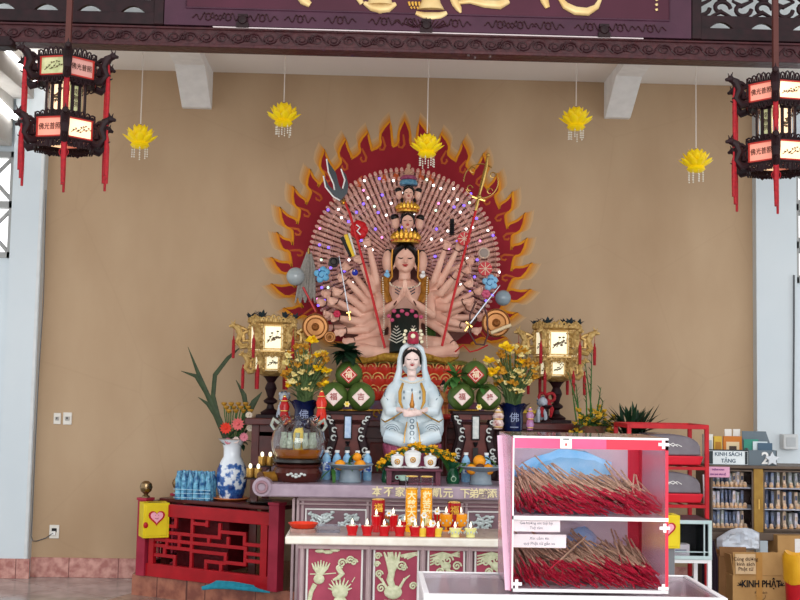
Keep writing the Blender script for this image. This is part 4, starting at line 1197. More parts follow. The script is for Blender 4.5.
def palace_lantern(px, Y, pytop, label, bead, lit):
    uu = U(Y)
    base = at(px, pytop, Y)     # point where the rod meets the crown
    r = thing('palace_lantern', base, label, 'lantern', 'hexagonal palace lanterns hanging in front of the altar')
    rot = atan2(-base.y, -base.x)
    Z = lambda v: -v * uu
    dark = M_dkwood
    # rod & bead
    ztop = at(px, 8, Y).z + 0.06 - base.z
    MB().box((0, 0, ztop / 2 + .01), (5.5 * uu, 5.5 * uu, ztop)).build('hanging_rod', mat('rod_wood', '#5A302A', 0.4), r, bevel=.002)
    m = MB(); m.ell((0, -0.015, Z(1)), 3.2 * uu, 10, 8); m.build('rod_bead', bead, r)
    # structural rings
    m = MB()
    def ring(z, R, h, th=0.9):
        for k in range(6):
            a, b = hexpt(R * uu, k, rot), hexpt(R * uu, k + 1, rot)
            m.tube([a + Vector((0, 0, Z(z))), b + Vector((0, 0, Z(z)))], h * uu, 6)
    tiers = [(13, 34, 31), (36, 70, 21), (74, 96, 32)]
    m.lathe([(0, Z(36)), (30 * uu, Z(36)), (30 * uu, Z(35)), (0, Z(35))], (0, 0, 0), 6, ph=rot)
    m.lathe([(0, Z(72)), (30 * uu, Z(72)), (30 * uu, Z(71)), (0, Z(71))], (0, 0, 0), 6, ph=rot)
    m.lathe([(8 * uu, Z(13)), (30 * uu, Z(12.5)), (30 * uu, Z(11.5)), (0, Z(6))], (0, 0, 0), 6, ph=rot)
    for (z0, z1, R) in tiers:
        ring(z0, R, 1.3); ring(z1, R, 1.3)
        for k in range(6):
            p = hexpt(R * uu, k, rot); m.tube([p + Vector((0, 0, Z(z0 - 1))), p + Vector((0, 0, Z(z1 + 1)))], 1.5 * uu, 8)
    ring(101, 30, 1.0); ring(36, 28, 1.0)
    m.build('frame', dark, r)
    m = MB()
    for k in range(6):
        a, b = hexpt(32 * uu, k, rot), hexpt(32 * uu, k + 1, rot)
        filigree(m, a, b, Z(12), 7 * uu, .9 * uu, 6)
        filigree(m, hexpt(31 * uu, k, rot), hexpt(31 * uu, k + 1, rot), Z(35), -5 * uu, .8 * uu, 6)
        filigree(m, hexpt(33 * uu, k, rot), hexpt(33 * uu, k + 1, rot), Z(73), 5 * uu, .9 * uu, 6)
        filigree(m, hexpt(32 * uu, k, rot), hexpt(32 * uu, k + 1, rot), Z(97), -7 * uu, .9 * uu, 7)
        filigree(m, hexpt(32 * uu, k, rot), hexpt(32 * uu, k + 1, rot), Z(104), 6 * uu, .9 * uu, 6)
    m.build('filigree', dark, r)
    for k in range(6):
        d = hexpt(1, k, rot)
        for zz, s_, nm in ((26, 15, 'dragon_bracket'), (90, 15, 'dragon_bracket')):
            m = MB(); dragon(m, hexpt(32 * uu, k, rot) + Vector((0, 0, Z(zz - 6))), d, s_ * uu)
            o = m.build(nm, dark, r)
        if k in (0,):
            m = MB(); m.torus(hexpt(34 * uu, k, rot) + Vector((0, 0, Z(10))), 3 * uu, 1 * uu, 14, 6, (pi / 2, 0, 0)); m.torus(hexpt(35 * uu, k, rot) + Vector((0, 0, Z(74))), 3 * uu, 1 * uu, 14, 6, (pi / 2, 0, 0))
            m.build('silver_rings', mat('ring_silver', '#B4B8BC', 0.3, 0.5), r)
        m = MB()
        if k == 0:
            m.tube([d * 37 * uu + Vector((0, 0, Z(14))), d * 37 * uu + Vector((0, 0, Z(20)))], 1 * uu, 6)
            tassel(m, d * 37 * uu + Vector((0, 0, Z(18))), 52 * uu, 2.6 * uu)
            tassel(m, d * 38 * uu + Vector((0, 0, Z(78))), 50 * uu, 2.8 * uu)
            m.torus(d * 38 * uu + Vector((0, 0, Z(112))), 4.5 * uu, .5 * uu, 14, 5, (pi / 2, 0, 0)); tassel(m, d * 38.5 * uu + Vector((0, 0, Z(112))), 30 * uu, 2.2 * uu)
        else:
            tassel(m, d * 46 * uu + Vector((0, 0, Z(14))), 66 * uu, 2.2 * uu)
            tassel(m, d * 47 * uu + Vector((0, 0, Z(84))), 46 * uu, 2.3 * uu)
            tassel(m, d * 47 * uu + Vector((1.4 * uu, 0, Z(92))), 46 * uu, 1.5 * uu)
        m.build('tassel', M_tas, r)
    mm = {'c': M_glow_c, 'p': M_glow_p, 'g': M_glow_g, 'd': M_dim}
    for ti, (z0, z1, R) in enumerate(tiers):
        for k in range(6):
            a, b = hexpt(R * uu, k, rot), hexpt(R * uu, k + 1, rot)
            # k=0 is right of the front corner, k=5 left
            code = lit[ti][0] if k == 5 else lit[ti][1] if k == 0 else lit[ti][k % 2]
            kind = {5: lit[ti][2], 0: lit[ti][3]}.get(k, 'paint')
            panel(r, a, b, Z(z1 - 1), Z(z0 + 1), mm[code], kind, (6.5 if ti == 1 else 2.6) * uu, dark if ti == 1 else mat('panel_red', '#B03028', 0.4, emit=0.1, ecol='#D04030'), seed=ti * 6 + k)
    d_ = bpy.data.lights.new('lantern_bulb', 'POINT'); d_.energy = 2.5; d_.color = (1, .8, .6); d_.shadow_soft_size = 0.03
    lo = bpy.data.objects.new('lantern_bulb', d_); COL.objects.link(lo); lo.parent = r; lo.location = (0, 0, Z(50))
    return r
palace_lantern(68, 6.78, 50, 'dark wooden palace lantern with red tassels hanging at the upper left', mat('bead_blue', '#2A48D8', 0.2), [('g', 'd', 'paint', 'text'), ('c', 'g', 'paint', 'vtext'), ('p', 'c', 'text', 'paint')])
palace_lantern(775.5, 6.78, 74, 'dark wooden palace lantern with red tassels hanging at the upper right', mat('bead_green', '#2CB88C', 0.2), [('p', 'c', 'text', 'paint'), ('g', 'c', 'vtext', 'paint'), ('p', 'c', 'text', 'paint')])

M_lotusy = mat('lotus_lamp_yellow', '#F8DC18', 0.35, emit=0.12, ecol='#FFE020', col2='#F0C40C', scale=12)
def lotus_lamp(px, py, Y, label, proto=None, pybottom=None):
    o_ = at(px, py, Y)
    uu = U(Y)
    if proto is not None:
        r = dup(proto, o_, None, label)
        r.rotation_euler = (0, 0, px * .01)
        for ch in r.children:
            if ch.name.startswith('cord'):
                ch.scale = (1, 1, (ZC - o_.z) / 1.0)
        return r
    r = thing('lotus_lamp', o_, label, 'hanging lamp', 'yellow lotus lamps hanging before the wall')
    for row, (R, tilt, L, W, n, z) in enumerate(((8, 70, 15, 9.5, 9, -3), (7, 50, 15.5, 9, 9, -1), (5, 30, 15, 8.5, 8, 1), (3, 12, 14, 7.5, 6, 2))):
        for k in range(n):
            a = 2 * pi * (k + .5 * (row % 2)) / n
            d = Vector((cos(a) * sin(radians(tilt)), sin(a) * sin(radians(tilt)), cos(radians(tilt))))
            m = MB(); m.leaf((cos(a) * R * uu * .6, sin(a) * R * uu * .6, z * uu), d, L * uu, W * uu, up=Vector((-cos(a), -sin(a), .2)), bend=-.25, n=5)
            m.build('petal', M_lotusy, r, solid=.003)
    m = MB(); m.lathe([(0, -8 * uu), (7 * uu, -7 * uu), (9.5 * uu, -4.5 * uu), (8 * uu, -2 * uu), (3 * uu, 5 * uu), (0, 6 * uu)], (0, 0, 0), 16); m.build('lamp_bowl', M_lotusy, r)
    MB().ell((0, 0, 7 * uu), 2.2 * uu, 8, 6).build('bulb', mat('lotus_bulb', '#FFFFE0', 0.3, emit=1.5), r)
    MB().tube([(0, 0, 6 * uu), (0, 0, 17 * uu)], [2 * uu, 1.0 * uu], 8).build('lamp_cap', mat('cap_brown', '#5A2A1A', 0.4), r)
    MB().tube([(0, 0, .0), (0, 0, 1.0)], .55 * uu, 6).build('cord', mat('cord_white', '#E8DED4', 0.5), r).scale = (1, 1, ZC - o_.z)
    for k in range(8):
        a = k * pi / 4 + .2; rr = 7.5 * uu; m = MB()
        for q in range(4): m.ell((cos(a) * rr, sin(a) * rr, (-8.5 - q * 2.3 - (k % 3)) * uu), .8 * uu, 6, 4)
        m.tube([(cos(a) * rr, sin(a) * rr, -5 * uu), (cos(a) * rr, sin(a) * rr, (-16 - (k % 3)) * uu)], .12 * uu, 4)
        m.build('bead_string', mat('bead_white', '#F4F0E4', 0.2), r)
    return r
LP = lotus_lamp(140, 141, 8.85, 'yellow lotus lamp hanging at the far left, beside the left palace lantern')
lotus_lamp(283.5, 119, 8.85, 'yellow lotus lamp hanging left above the flame mural', LP)
lotus_lamp(427, 150, 8.85, 'yellow lotus lamp hanging in front of the top of the flame mural', LP)
lotus_lamp(576, 123, 8.85, 'yellow lotus lamp hanging right of the flame mural', LP)
lotus_lamp(696, 165, 8.85, 'yellow lotus lamp hanging at the far right, the lowest of them', LP)

# ================================================================ BACK ALTAR TABLE
ZT = at(425, 421, 8.95).z
M_rwood = mat('red_brown_wood', '#5E2420', 0.35, col2='#421614', scale=10, bump=0.15, coat=0.3)
xa_, xb_ = at(249, 420, 8.9).x, at(603, 428, 8.9).x
T3 = thing('altar_table', ((xa_ + xb_) / 2, 9.4, 0.17), 'long dark red wooden altar table against the wall, under the statue', 'altar table')
cx3 = (xa_ + xb_) / 2; Wt = xb_ - xa_
def loc3(x, y, z): return (x - cx3, y - 9.4, z - 0.17)
MB().bb(loc3(xa_ - .03, 8.86, ZT - .05), loc3(xb_ + .03, 10.04, ZT)).build('tabletop', M_rwood, T3, bevel=.006)
m = MB(); m.bb(loc3(xa_ + .04, 8.93, ZT - .14), loc3(xb_ - .04, 8.97, ZT - .05))
for g, xx in ((1, xa_ + .06), (-1, xb_ - .06)):
    m.prism([(xx - cx3, ZT - .17 - .1), (xx - cx3 + g * .3, ZT - .17 - .1), (xx - cx3 + g * .22, ZT - .17 - .16), (xx - cx3 + g * .1, ZT - .17 - .34), (xx - cx3 + g * .05, ZT - .17 - .5), (xx - cx3, ZT - .17 - .5)], 8.93 - 9.4, 8.97 - 9.4)
m.build('apron', M_rwood, T3, bevel=.004)
for xx in (xa_ + .05, xb_ - .05):
    for yy in (8.95, 9.95):
        MB().box(loc3(xx, yy, (ZT + .17) / 2), (.06, .06, ZT - .17)).build('leg', M_rwood, T3, bevel=.006)
m = MB(); m.bb(loc3(at(296, 440, 8.95).x, 8.95, .17), loc3(at(548, 440, 8.95).x, 9.9, ZT - .05)); m.build('cabinet_body', M_rwood, T3)
m = MB()
for k in range(7):
    x0 = at(300 + k * 35, 440, 8.95).x; x1 = at(332 + k * 35, 440, 8.95).x
    m.bb(loc3(x0, 8.93, ZT - .42), loc3(x1, 8.95, ZT - .17))
m.build('front_panels', mat('panel_red_wood', '#6E2A22', 0.4, col2='#501C18', scale=14), T3, bevel=.008)

# ================================================================ UPPER MARBLE ALTAR
ZU = at(400, 486, 7.7).z
M_lav = mat('lavender_marble', '#B4A0AC', 0.28, col2='#94808E', scale=9, bump=0.05)
M_mauve = mat('mauve_marble', '#A07C84', 0.35, col2='#84606A', scale=8)
M_silver = mat('silver_relief', '#D4DCDC', 0.35, 0.2, col2='#98A4A0', scale=30, bump=.3)
M_pinkp = mat('pink_panel', '#B04A60', 0.45, col2='#983A50', scale=9)
xl_, xr_ = at(262, 486, 7.7).x, at(566, 490, 7.7).x
cxu = (xl_ + xr_) / 2
TU = thing('marble_altar', (cxu, 8.25, .17), 'tall lavender marble altar with scroll ends carrying the white statue', 'altar')
def lu(x, y, z): return (x - cxu, y - 8.25, z - .17)
MB().bb(lu(xl_, 7.7, ZU - .085), lu(xr_, 8.84, ZU)).build('slab', M_lav, TU, bevel=.01)
for xx in (xl_, xr_):
    m = MB(); m.tube([lu(xx, 7.68, ZU - .02), lu(xx, 8.84, ZU - .02)], .062, 20); m.build('scroll_end', M_lav, TU)
    MB().torus(lu(xx, 7.67, ZU - .02), .034, .01, 20, 6, (pi / 2, 0, 0)).build('scroll_volute', M_mauve, TU)
xbl, xbr = at(298, 510, 7.8).x, at(531, 514, 7.8).x
MB().bb(lu(xbl, 7.82, .17), lu(xbr, 8.7, ZU - .085)).build('body', M_mauve, TU)
m = MB()
for xx in [xbl, at(372, 510, 7.8).x, at(462, 510, 7.8).x, xbr]:
    for o_ in (-.03, 0, .03): m.bb(lu(xx + o_ - .009, 7.79 + abs(o_) * .3, .2), lu(xx + o_ + .009, 7.82, ZU - .1))
m.bb(lu(xbl, 7.79, ZU - .115), lu(xbr, 7.82, ZU - .085)); m.bb(lu(xbl, 7.78, ZU - .14), lu(xbr, 7.82, ZU - .13))
m.build('mouldings', mat('pale_moulding', '#BCA4A4', 0.4, col2='#A48C90', scale=9), TU, bevel=.003)
def relief_tree(parent, x0, x1, z0, z1, y, conv, mm, seed):
    rnd = random.Random(seed); m = MB()
    W, H = x1 - x0, z1 - z0
    cx_ = (x0 + x1) / 2
    m.tube([conv(cx_, y, z0), conv(cx_ + W * .04, y, z0 + H * .3), conv(cx_ - W * .02, y, z0 + H * .6), conv(cx_ + W * .02, y, z0 + H * .9)], [.014, .011, .009, .005], 6, flat=.5)
    for k in range(14):
        g = 1 if k % 2 else -1; t = .25 + .05 * k
        a = conv(cx_, y, z0 + H * t); e = conv(cx_ + g * W * (.18 + .26 * rnd.random()), y, z0 + H * min(.95, t + .22 * rnd.random()))
        mid = (Vector(a) + Vector(e)) / 2 + Vector((0, 0, .01))
        m.tube([a, mid, e], [.008, .006, .003], 5, flat=.5)
        for q in range(3):
            c_ = Vector(a).lerp(Vector(e), .45 + .27 * q) + Vector((0, -0.003, rnd.uniform(-.012, .015)))
            m.ell(c_, (.017, .005, .01), 7, 4, R=(0, rnd.uniform(-1, 1), 0))
    return m.build('tree_relief', mm, parent)
for a_, b_, s_ in ((306, 366, 1), (378, 456, 2), (468, 526, 3)):
    X0, X1 = at(a_, 515, 7.8).x, at(b_, 515, 7.8).x
    m = MB(); m.bb(lu(X0, 7.8, .45), lu(X1, 7.82, ZU - .16)); m.build('inset_panel', mat('inset_silver_pink', '#8C7078', 0.4, col2='#6E5058', scale=8), TU)
    m = MB(); m.tube([lu(X0, 7.795, .5), lu(X0, 7.795, ZU - .17), lu(X1, 7.795, ZU - .17), lu(X1, 7.795, .5)], .008, 6); m.build('inset_border', M_white, TU)
    for q in range(2):
        xm0 = X0 + (X1 - X0) * q / 2
        relief_tree(TU, xm0 + .01, xm0 + (X1 - X0) / 2 - .01, ZU - .42, ZU - .19, 7.792, lambda x, y, z: lu(x, y, z), M_silver, s_ * 3 + q)
for ch, px in zip('本不家凱元下弟醫添', (377, 388.5, 400, 437, 448, 465, 474, 483, 492)):
    p = at(px, 492.5 + (px - 400) * .02, 7.7)
    text_mesh('gilt_character', ch, .068, mat('gilt_letter', '#EFE0B0', 0.4, 0.2), TU, lu(p.x, 7.695, p.z), ext=.003, bold=.0012)

# ================================================================ LOWER ALTAR TABLE
ZL = at(400, 538, 6.6).z
xl1, xr1 = at(285, 541, 6.6).x, at(541, 546, 6.6).x
cxl = (xl1 + xr1) / 2
TL = thing('offering_altar', (cxl, 7.0, 0), 'lower marble altar with cream edge and pink dragon relief panels, in front', 'altar')
def ll(x, y, z): return (x - cxl, y - 7.0, z)
M_top = mat('altar_top_stone', '#B8A498', 0.15, col2='#9C887C', scale=7)
m = MB(); m.bb(ll(xl1, 6.6, ZL - .045), ll(xr1, 7.1, ZL)); m.build('slab', mat('cream_edge', '#F4EEE2', 0.3, col2='#E4D8C8', scale=14), TL, bevel=.008)
m = MB(); m.bb(ll(xl1 + .02, 6.625, ZL), ll(xr1 - .02, 7.08, ZL + .004)); m.build('top_sheet', M_top, TL)
xp0, xp1 = at(298, 560, 6.68).x, at(528, 564, 6.68).x
m = MB(); m.bb(ll(xp0, 6.7, 0), ll(xp1, 7.04, ZL - .045)); m.build('body', M_mauve, TL)
m = MB()
zt_ = ZL - .075; zb_ = .12
vs_ = [(300, 304), (366, 371), (420, 425), (466, 472), (518, 528)]
for a_, b_ in vs_:
    X0, X1 = at(a_, 570, 6.68).x, at(b_, 570, 6.68).x
    m.bb(ll(X0, 6.655, 0), ll(X1, 6.7, ZL - .045)); m.bb(ll((X0 + X1) / 2 - .006, 6.645, 0), ll((X0 + X1) / 2 + .006, 6.66, ZL - .045))
m.bb(ll(xp0, 6.65, ZL - .075), ll(xp1, 6.7, ZL - .045)); m.bb(ll(xp0, 6.65, 0), ll(xp1, 6.7, .1))
m.build('mouldings', mat('pale_moulding', '#BCA4A4', 0.4), TL, bevel=.003)
def spiral(m, c, R, turns, r, y, conv, g=1, n=16):
    pts = [conv(c[0] + g * cos(t) * R * (1 - t / (2 * pi * turns + 1)), y, c[1] + sin(t) * R * (1 - t / (2 * pi * turns + 1))) for t in [k * 2 * pi * turns / n for k in range(n + 1)]]
    m.tube(pts, r, 6, flat=.7)
panels = [(307, 362), (374, 418), (428, 464), (475, 516)]
for i, (a_, b_) in enumerate(panels):
    X0, X1 = at(a_, 570, 6.69).x, at(b_, 570, 6.69).x
    m = MB(); m.bb(ll(X0, 6.685, .12), ll(X1, 6.7, zt_)); m.build('pink_panel', M_pinkp, TL)
    m = MB(); m.tube([ll(X0, 6.68, .12), ll(X0, 6.68, zt_), ll(X1, 6.68, zt_), ll(X1, 6.68, .12), ll(X0, 6.68, .12)], .007, 6); m.build('panel_border', M_white, TL)
    q = lambda px, py: at(px, py, 6.68)
    m = MB(); cv = lambda x, y, z: ll(x, y, z)
    W = b_ - a_
    def T_(pts, rs): m.tube([ll(q(x, y).x, 6.678, q(x, y).z) for x, y in pts], [v * U(6.68) for v in rs], 8, flat=.6)
    def B_(x, y, rx, rz): m.ell(ll(q(x, y).x, 6.678, q(x, y).z), (rx * U(6.68), .012, rz * U(6.68)), 10, 6)
    def Sp(x, y, R, g=1): spiral(m, (q(x, y).x, q(x, y).z), R * U(6.68), 1.6, .9 * U(6.68), 6.674, cv, g)
    if i == 0:
        for x, y in ((320, 551), (328, 552), (335, 550)): B_(x, y, 5, 2)
        for k in range(7): T_([(320, 576), (314 + k * 2.2, 568), (312 + k * 3, 560 + abs(k - 3))], [1.4, 1.2, .5])
        B_(319, 579, 5.5, 5); T_([(315, 584), (311, 592), (309, 603), (311, 620)], [2.4, 2.2, 2, 1.6])
        for x, y, R in ((342, 563, 4.5), (350, 560, 4), (354, 562, 3.5), (339, 568, 3.2)): Sp(x, y, R)
        T_([(338, 568), (342, 574), (338, 578), (333, 580)], [2.5, 3, 2, 1])
        T_([(310, 574), (325, 574), (336, 573)], [.5, .5, .5])
        B_(340, 592, 8, 7); B_(340, 604, 7, 9); Sp(336, 590, 3.4, -1); Sp(344, 590, 3.4)
        for k in range(9): a = pi * k / 8; T_([(340 + 7 * cos(a), 590 - 5 * sin(a)), (340 + 12 * cos(a), 588 - 11 * sin(a))], [1.2, .4])
        T_([(352, 582), (355, 577)], [.6, .3])
        for k in range(4): T_([(334, 610 + k * 6), (340, 613 + k * 6), (346, 610 + k * 6)], [1, 1.4, 1])
        T_([(325, 640), (320, 625), (330, 612)], [2, 2, 2])
    elif i == 1:
        for k in range(5):
            T_([(391, 575), (388 + k * 2.4, 562), (384 + k * 4, 552)], [2.2, 2, .8])
        T_([(391, 552), (393, 566), (390, 580), (394, 592)], [2, 3.2, 3.6, 3])
        B_(393, 592, 9, 7)
        for g in (-1, 1):
            for k in range(4): T_([(393 + g * 4, 592), (393 + g * (8 + k), 586 - k * 2), (393 + g * (11 + 2 * k), 578 - k)], [1.4, 1.2, .4])
        for x, y, R in ((378, 556, 3.6), (379, 574, 4), (381, 588, 4.6), (401, 566, 5), (404, 568, 3), (413, 586, 4), (377, 564, 3)): Sp(x, y, R)
        for k in range(4): T_([(398 + k * 3, 556 + k), (408 + k * 3, 554), (418, 552 + k * 2)], [.8, 1, .5])
        for k in range(5): T_([(386 + k * 4, 600), (384 + k * 5, 612), (380 + k * 6, 622)], [2, 1.6, .8])
    else:
        for k in range(4): T_([(a_ + 2, 556 + k * 3), (a_ + W * .4, 553 + k * 2), (b_ - 4, 557 - k * 2)], [.7, 1.4, .5])
        for x, y, R in ((.25, 562, 4.4), (.55, 560, 5.4), (.8, 566, 4.6), (.35, 572, 4), (.65, 575, 5), (.2, 584, 4.6), (.8, 588, 5)): Sp(a_ + x * W, y, R, 1 if x > .5 else -1)
        T_([(a_ + W * .3, 560), (a_ + W * .6, 572), (a_ + W * .4, 584), (a_ + W * .6, 600)], [2, 2.6, 2.6, 2])
        B_(a_ + W * .5, 566, 5, 4)
    m.build('dragon_relief' if i < 2 else 'cloud_relief', M_cream, TL)
# ================================================================ WHITE SEATED STATUE
YG = 8.45
G = Fr(412, 476, YG, z=ZU)
ug = G.u; gp = G.p
GY = thing('white_seated_statue', G.o, 'white and pale blue porcelain seated goddess with veil and red crown', 'statue')
M_porc = mat('porcelain', '#E8EEEE', 0.22, col2='#BCD2DE', scale=6, coat=0.4)
M_gskin = mat('porcelain_skin', '#F2D8D0', 0.3, col2='#EACCC4', scale=6)
B = MB()
hc = gp(412, 359, -.03); gs = 8.8 * ug
head(B, hc, gs)
B.tube([gp(412, 372, 0), gp(412, 380, 0), gp(412, 392, 0)], [4.5 * ug, 5 * ug, 9 * ug], 12)
for g in (-1, 1):   # hands resting in the lap
    B.tube([gp(412 + g * 15, 409, -.13), gp(412 + g * 7, 412.5 + g, -.19), gp(412 - g * 3, 413.5 + g * 1.5, -.2)], [2.6 * ug, 2.5 * ug, 2.2 * ug], 10)
    for k in range(4):
        y = 411.2 + g * 1.2 + k * 1.25
        B.tube([gp(412 - g * 1, y, -.2), gp(412 - g * 5.5, y + .3, -.21), gp(412 - g * (9.5 - abs(k - 1.5)), y + .5, -.2)], [.95 * ug, .9 * ug, .65 * ug], 6)
    B.tube([gp(412 + g * 5, 411, -.2), gp(412 + g * 3, 408.5, -.215), gp(412 + g * .6, 408, -.22)], [1.2 * ug, 1.1 * ug, .8 * ug], 6)
B.build('body', M_gskin, GY, remesh=.0055, smo=2)
feats(hc, gs, GY)
m = MB()   # robe: torso, sleeves, crossed legs - one continuous garment
m.tube([gp(412, 446, .02), gp(412, 425, .02), gp(412, 405, .02), gp(412, 392, .02), gp(412, 383, .03), gp(412, 377, .03)], [24 * ug, 22 * ug, 18 * ug, 19.5 * ug, 17 * ug, 8 * ug], 20, flat=.62)
for g in (-1, 1):
    m.ell(gp(412 + g * 16.5, 389, .02), (7.5 * ug, 8 * ug, 8.5 * ug), 12, 8)
    m.tube([gp(412 + g * 18, 388, .02), gp(412 + g * 24, 402, -.04), gp(412 + g * 21, 412, -.1), gp(412 + g * 14, 411, -.13)], [7 * ug, 8 * ug, 6.5 * ug, 4.5 * ug], 12)
    m.tube([gp(412 + g * 22, 408, -.06), gp(412 + g * 26, 420, -.06), gp(412 + g * 27, 433, -.06)], [7 * ug, 6 * ug, 5 * ug], 12)   # hanging sleeve
    m.tube([gp(412 + g * 8, 433, .0), gp(412 + g * 20, 431, -.1), gp(412 + g * 25, 434, -.14)], [11 * ug, 10.5 * ug, 8.5 * ug], 12)  # knee
    m.tube([gp(412 + g * 25, 435, -.14), gp(412 + g * 10, 441, -.2), gp(412 - g * 4, 442, -.2)], [8.5 * ug, 6.5 * ug, 5 * ug], 12)
m.tube([gp(412, 418, -.14), gp(412, 430, -.22), gp(412, 444, -.22)], [5 * ug, 6.5 * ug, 7.5 * ug], 12)
# veil over the head and shoulders
vs = []
for g in (-1, 1):
    m.tube([gp(412 + g * 3, 344.5, .04), gp(412 + g * 9, 349, .03), gp(412 + g * 12, 359, .03), gp(412 + g * 12.5, 370, .03), gp(412 + g * 15, 380, .02), gp(412 + g * 17, 390, -.03)], [3.5 * ug, 3.2 * ug, 2.8 * ug, 3.2 * ug, 4 * ug, 3 * ug], 10)
m.ell(gp(412, 360, .07), (12 * ug, 6 * ug, 16 * ug), 14, 10)
m.build('robe', M_porc, GY, remesh=.007, smo=3)
m = MB()
m.ell(hc + Vector((0, .14 * gs, .36 * gs)), (1.1 * gs, 1.08 * gs, 1.02 * gs), 16, 10)
for g in (-1, 1): m.tube([hc + Vector((0, -.88 * gs, .98 * gs)), hc + Vector((g * .6 * gs, -.78 * gs, .72 * gs)), hc + Vector((g * .92 * gs, -.45 * gs, .2 * gs)), hc + Vector((g * 1.0 * gs, -.15 * gs, -.6 * gs))], [.17 * gs, .22 * gs, .17 * gs, .08 * gs], 8)
m.build('hair', mat('statue_hair', '#14100F', 0.35), GY)
m = MB()
for g in (-1, 1):
    m.tube([gp(412 + g * 9, 383, -.08), gp(412 + g * 12, 392, -.115), gp(412 + g * 12, 402, -.13), gp(412 + g * 9, 409, -.16)], [1.2 * ug, 1.8 * ug, 1.6 * ug, .8 * ug], 8, flat=.5)
    m.tube([gp(412 + g * 10, 412, -.19), gp(412 + g * 19, 418, -.16), gp(412 + g * 27, 422, -.13), gp(412 + g * 31, 419, -.08)], [.5 * ug, .8 * ug, .8 * ug, .4 * ug], 6)
    m.tube([gp(412 + g * 5, 422, -.235), gp(412 + g * 7, 432, -.265), gp(412 + g * 8, 443, -.27)], .6 * ug, 6)
m.build('gold_trim', mat('porcelain_gold', '#C4923C', 0.3, 0.5), GY)
m = MB()
for k in range(4):
    m.torus(gp(412, 421 + k * 6, -.265), 2 * ug, .5 * ug, 10, 5, (pi / 2, 0, 0))
for x_, y_ in ((404, 392), (404, 398), (420, 392), (420, 398), (412, 390), (412, 396)):
    m.ell(gp(x_, y_, -.12), (.8 * ug, .6 * ug, 1.7 * ug), 6, 4)
for g in (-1, 1):
    m.tube([gp(412 + g * 24, 400, -.1), gp(412 + g * 28, 395, -.06), gp(412 + g * 26, 389, -.04)], .4 * ug, 5)
    for k in range(3):
        m.torus(gp(412 + g * 20, 432, -.215), (3.5 + k * 2) * ug, .35 * ug, 14, 5, (pi / 2, 0, 0), a0=.3, a1=2.6)
m.build('blue_line_pattern', mat('porcelain_grey_line', '#5C7484', 0.4), GY)
m = MB()
for k in range(15): 
    t = k / 14; m.ell(gp(401 + 22 * t, 379.5 + 3.5 * sin(t * pi), -.1 - .05 * sin(t * pi)), 1.0 * ug, 7, 5)
m.build('bead_necklace', mat('bead_pearl', '#E4DCC8', 0.3), GY)
m = MB(); m.lathe([(5.2 * ug, 0), (6 * ug, 2 * ug), (5.6 * ug, 9 * ug), (4 * ug, 12 * ug), (0, 13 * ug)], gp(413, 344, -.02), 16); m.build('red_crown', mat('crown_crimson', '#B42C48', 0.35, col2='#8C1C34', scale=40), GY)
m = MB()
for g in (-1, 1):
    for k in range(4): m.ell(gp(413 + g * (7.5 + (k % 2) * 1.2), 331 + k * 3.6, -.01), (1.9 * ug, 1.2 * ug, 1.8 * ug), 7, 5)
m.ell(gp(413, 330, -.06), (2 * ug, 1 * ug, 1.6 * ug), 7, 5); m.ell(gp(413, 336, -.075), (2.4 * ug, 1 * ug, 2.4 * ug), 8, 5)
m.build('crown_ornament', mat('crown_cream', '#F4ECC8', 0.35), GY)
m = MB(); m.lathe([(0, 0), (1.9 * ug, 0), (2.6 * ug, 3 * ug), (1.3 * ug, 8 * ug), (.9 * ug, 13 * ug), (0, 16 * ug)], gp(412, 408, -.24), 12); m.build('amber_flask', mat('amber_gold', '#B8782C', 0.25, 0.3), GY)
m = MB()
for k in range(22):
    a = 2 * pi * k / 22
    base = gp(412, 449, -.05)
    p = base + Vector((cos(a) * 27 * ug, sin(a) * 19 * ug, 0)); yaw = atan2(sin(a) * 1.4, cos(a)) + pi / 2
    m.T = Matrix.Translation(p) @ Matrix.Rotation(yaw, 4, 'Z') @ Matrix.Rotation(radians(14), 4, 'X')
    m.ell((0, 0, -3 * ug), (5.6 * ug, 2.2 * ug, 9 * ug), 10, 8)
m.T = None
m.build('lotus_petals', mat('lotus_rose', '#B8607C', 0.35, col2='#8C3C58', scale=16), GY)
bz_ = gp(412, 449, -.05)
m = MB(); m.lathe([(0, -bz_.z), (20 * ug, -bz_.z), (24 * ug, -bz_.z * .5), (28 * ug, 0), (0, 0)], bz_, 24, sy=.7); m.build('lotus_base', mat('lotus_rose_dark', '#9C4864', 0.35), GY)

# ================================================================ VASES, STANDS, FLOWERS
def stand_box(px, py_top, Y, zb, wpx, label, name='vase_stand', m_=None):
    top = at(px, py_top, Y); W = wpx * U(Y)
    r = thing(name, (top.x, Y, zb), label, 'stand'); H = top.z - zb
    m_ = m_ or M_dkwood
    MB().box((0, 0, H - .012), (W, W, .024)).build('stand_top', m_, r, bevel=.004)
    for a in (-1, 1):
        for b in (-1, 1):
            MB().tube([(a * W * .38, b * W * .38, H - .02), (a * W * .44, b * W * .44, H * .7), (a * W * .36, b * W * .36, H * .3), (a * W * .42, b * W * .42, 0)], .012, 8).build('leg', m_, r)
    m = MB(); m.box((0, 0, H - .05), (W * .86, W * .86, .05)); m.build('apron', m_, r)
    MB().box((0, 0, H * .25), (W * .7, W * .7, .015)).build('stretcher', m_, r)
    return r, top
M_cob = mat('cobalt_porcelain', '#14204E', 0.2, col2='#0C1638', scale=10, coat=.5)
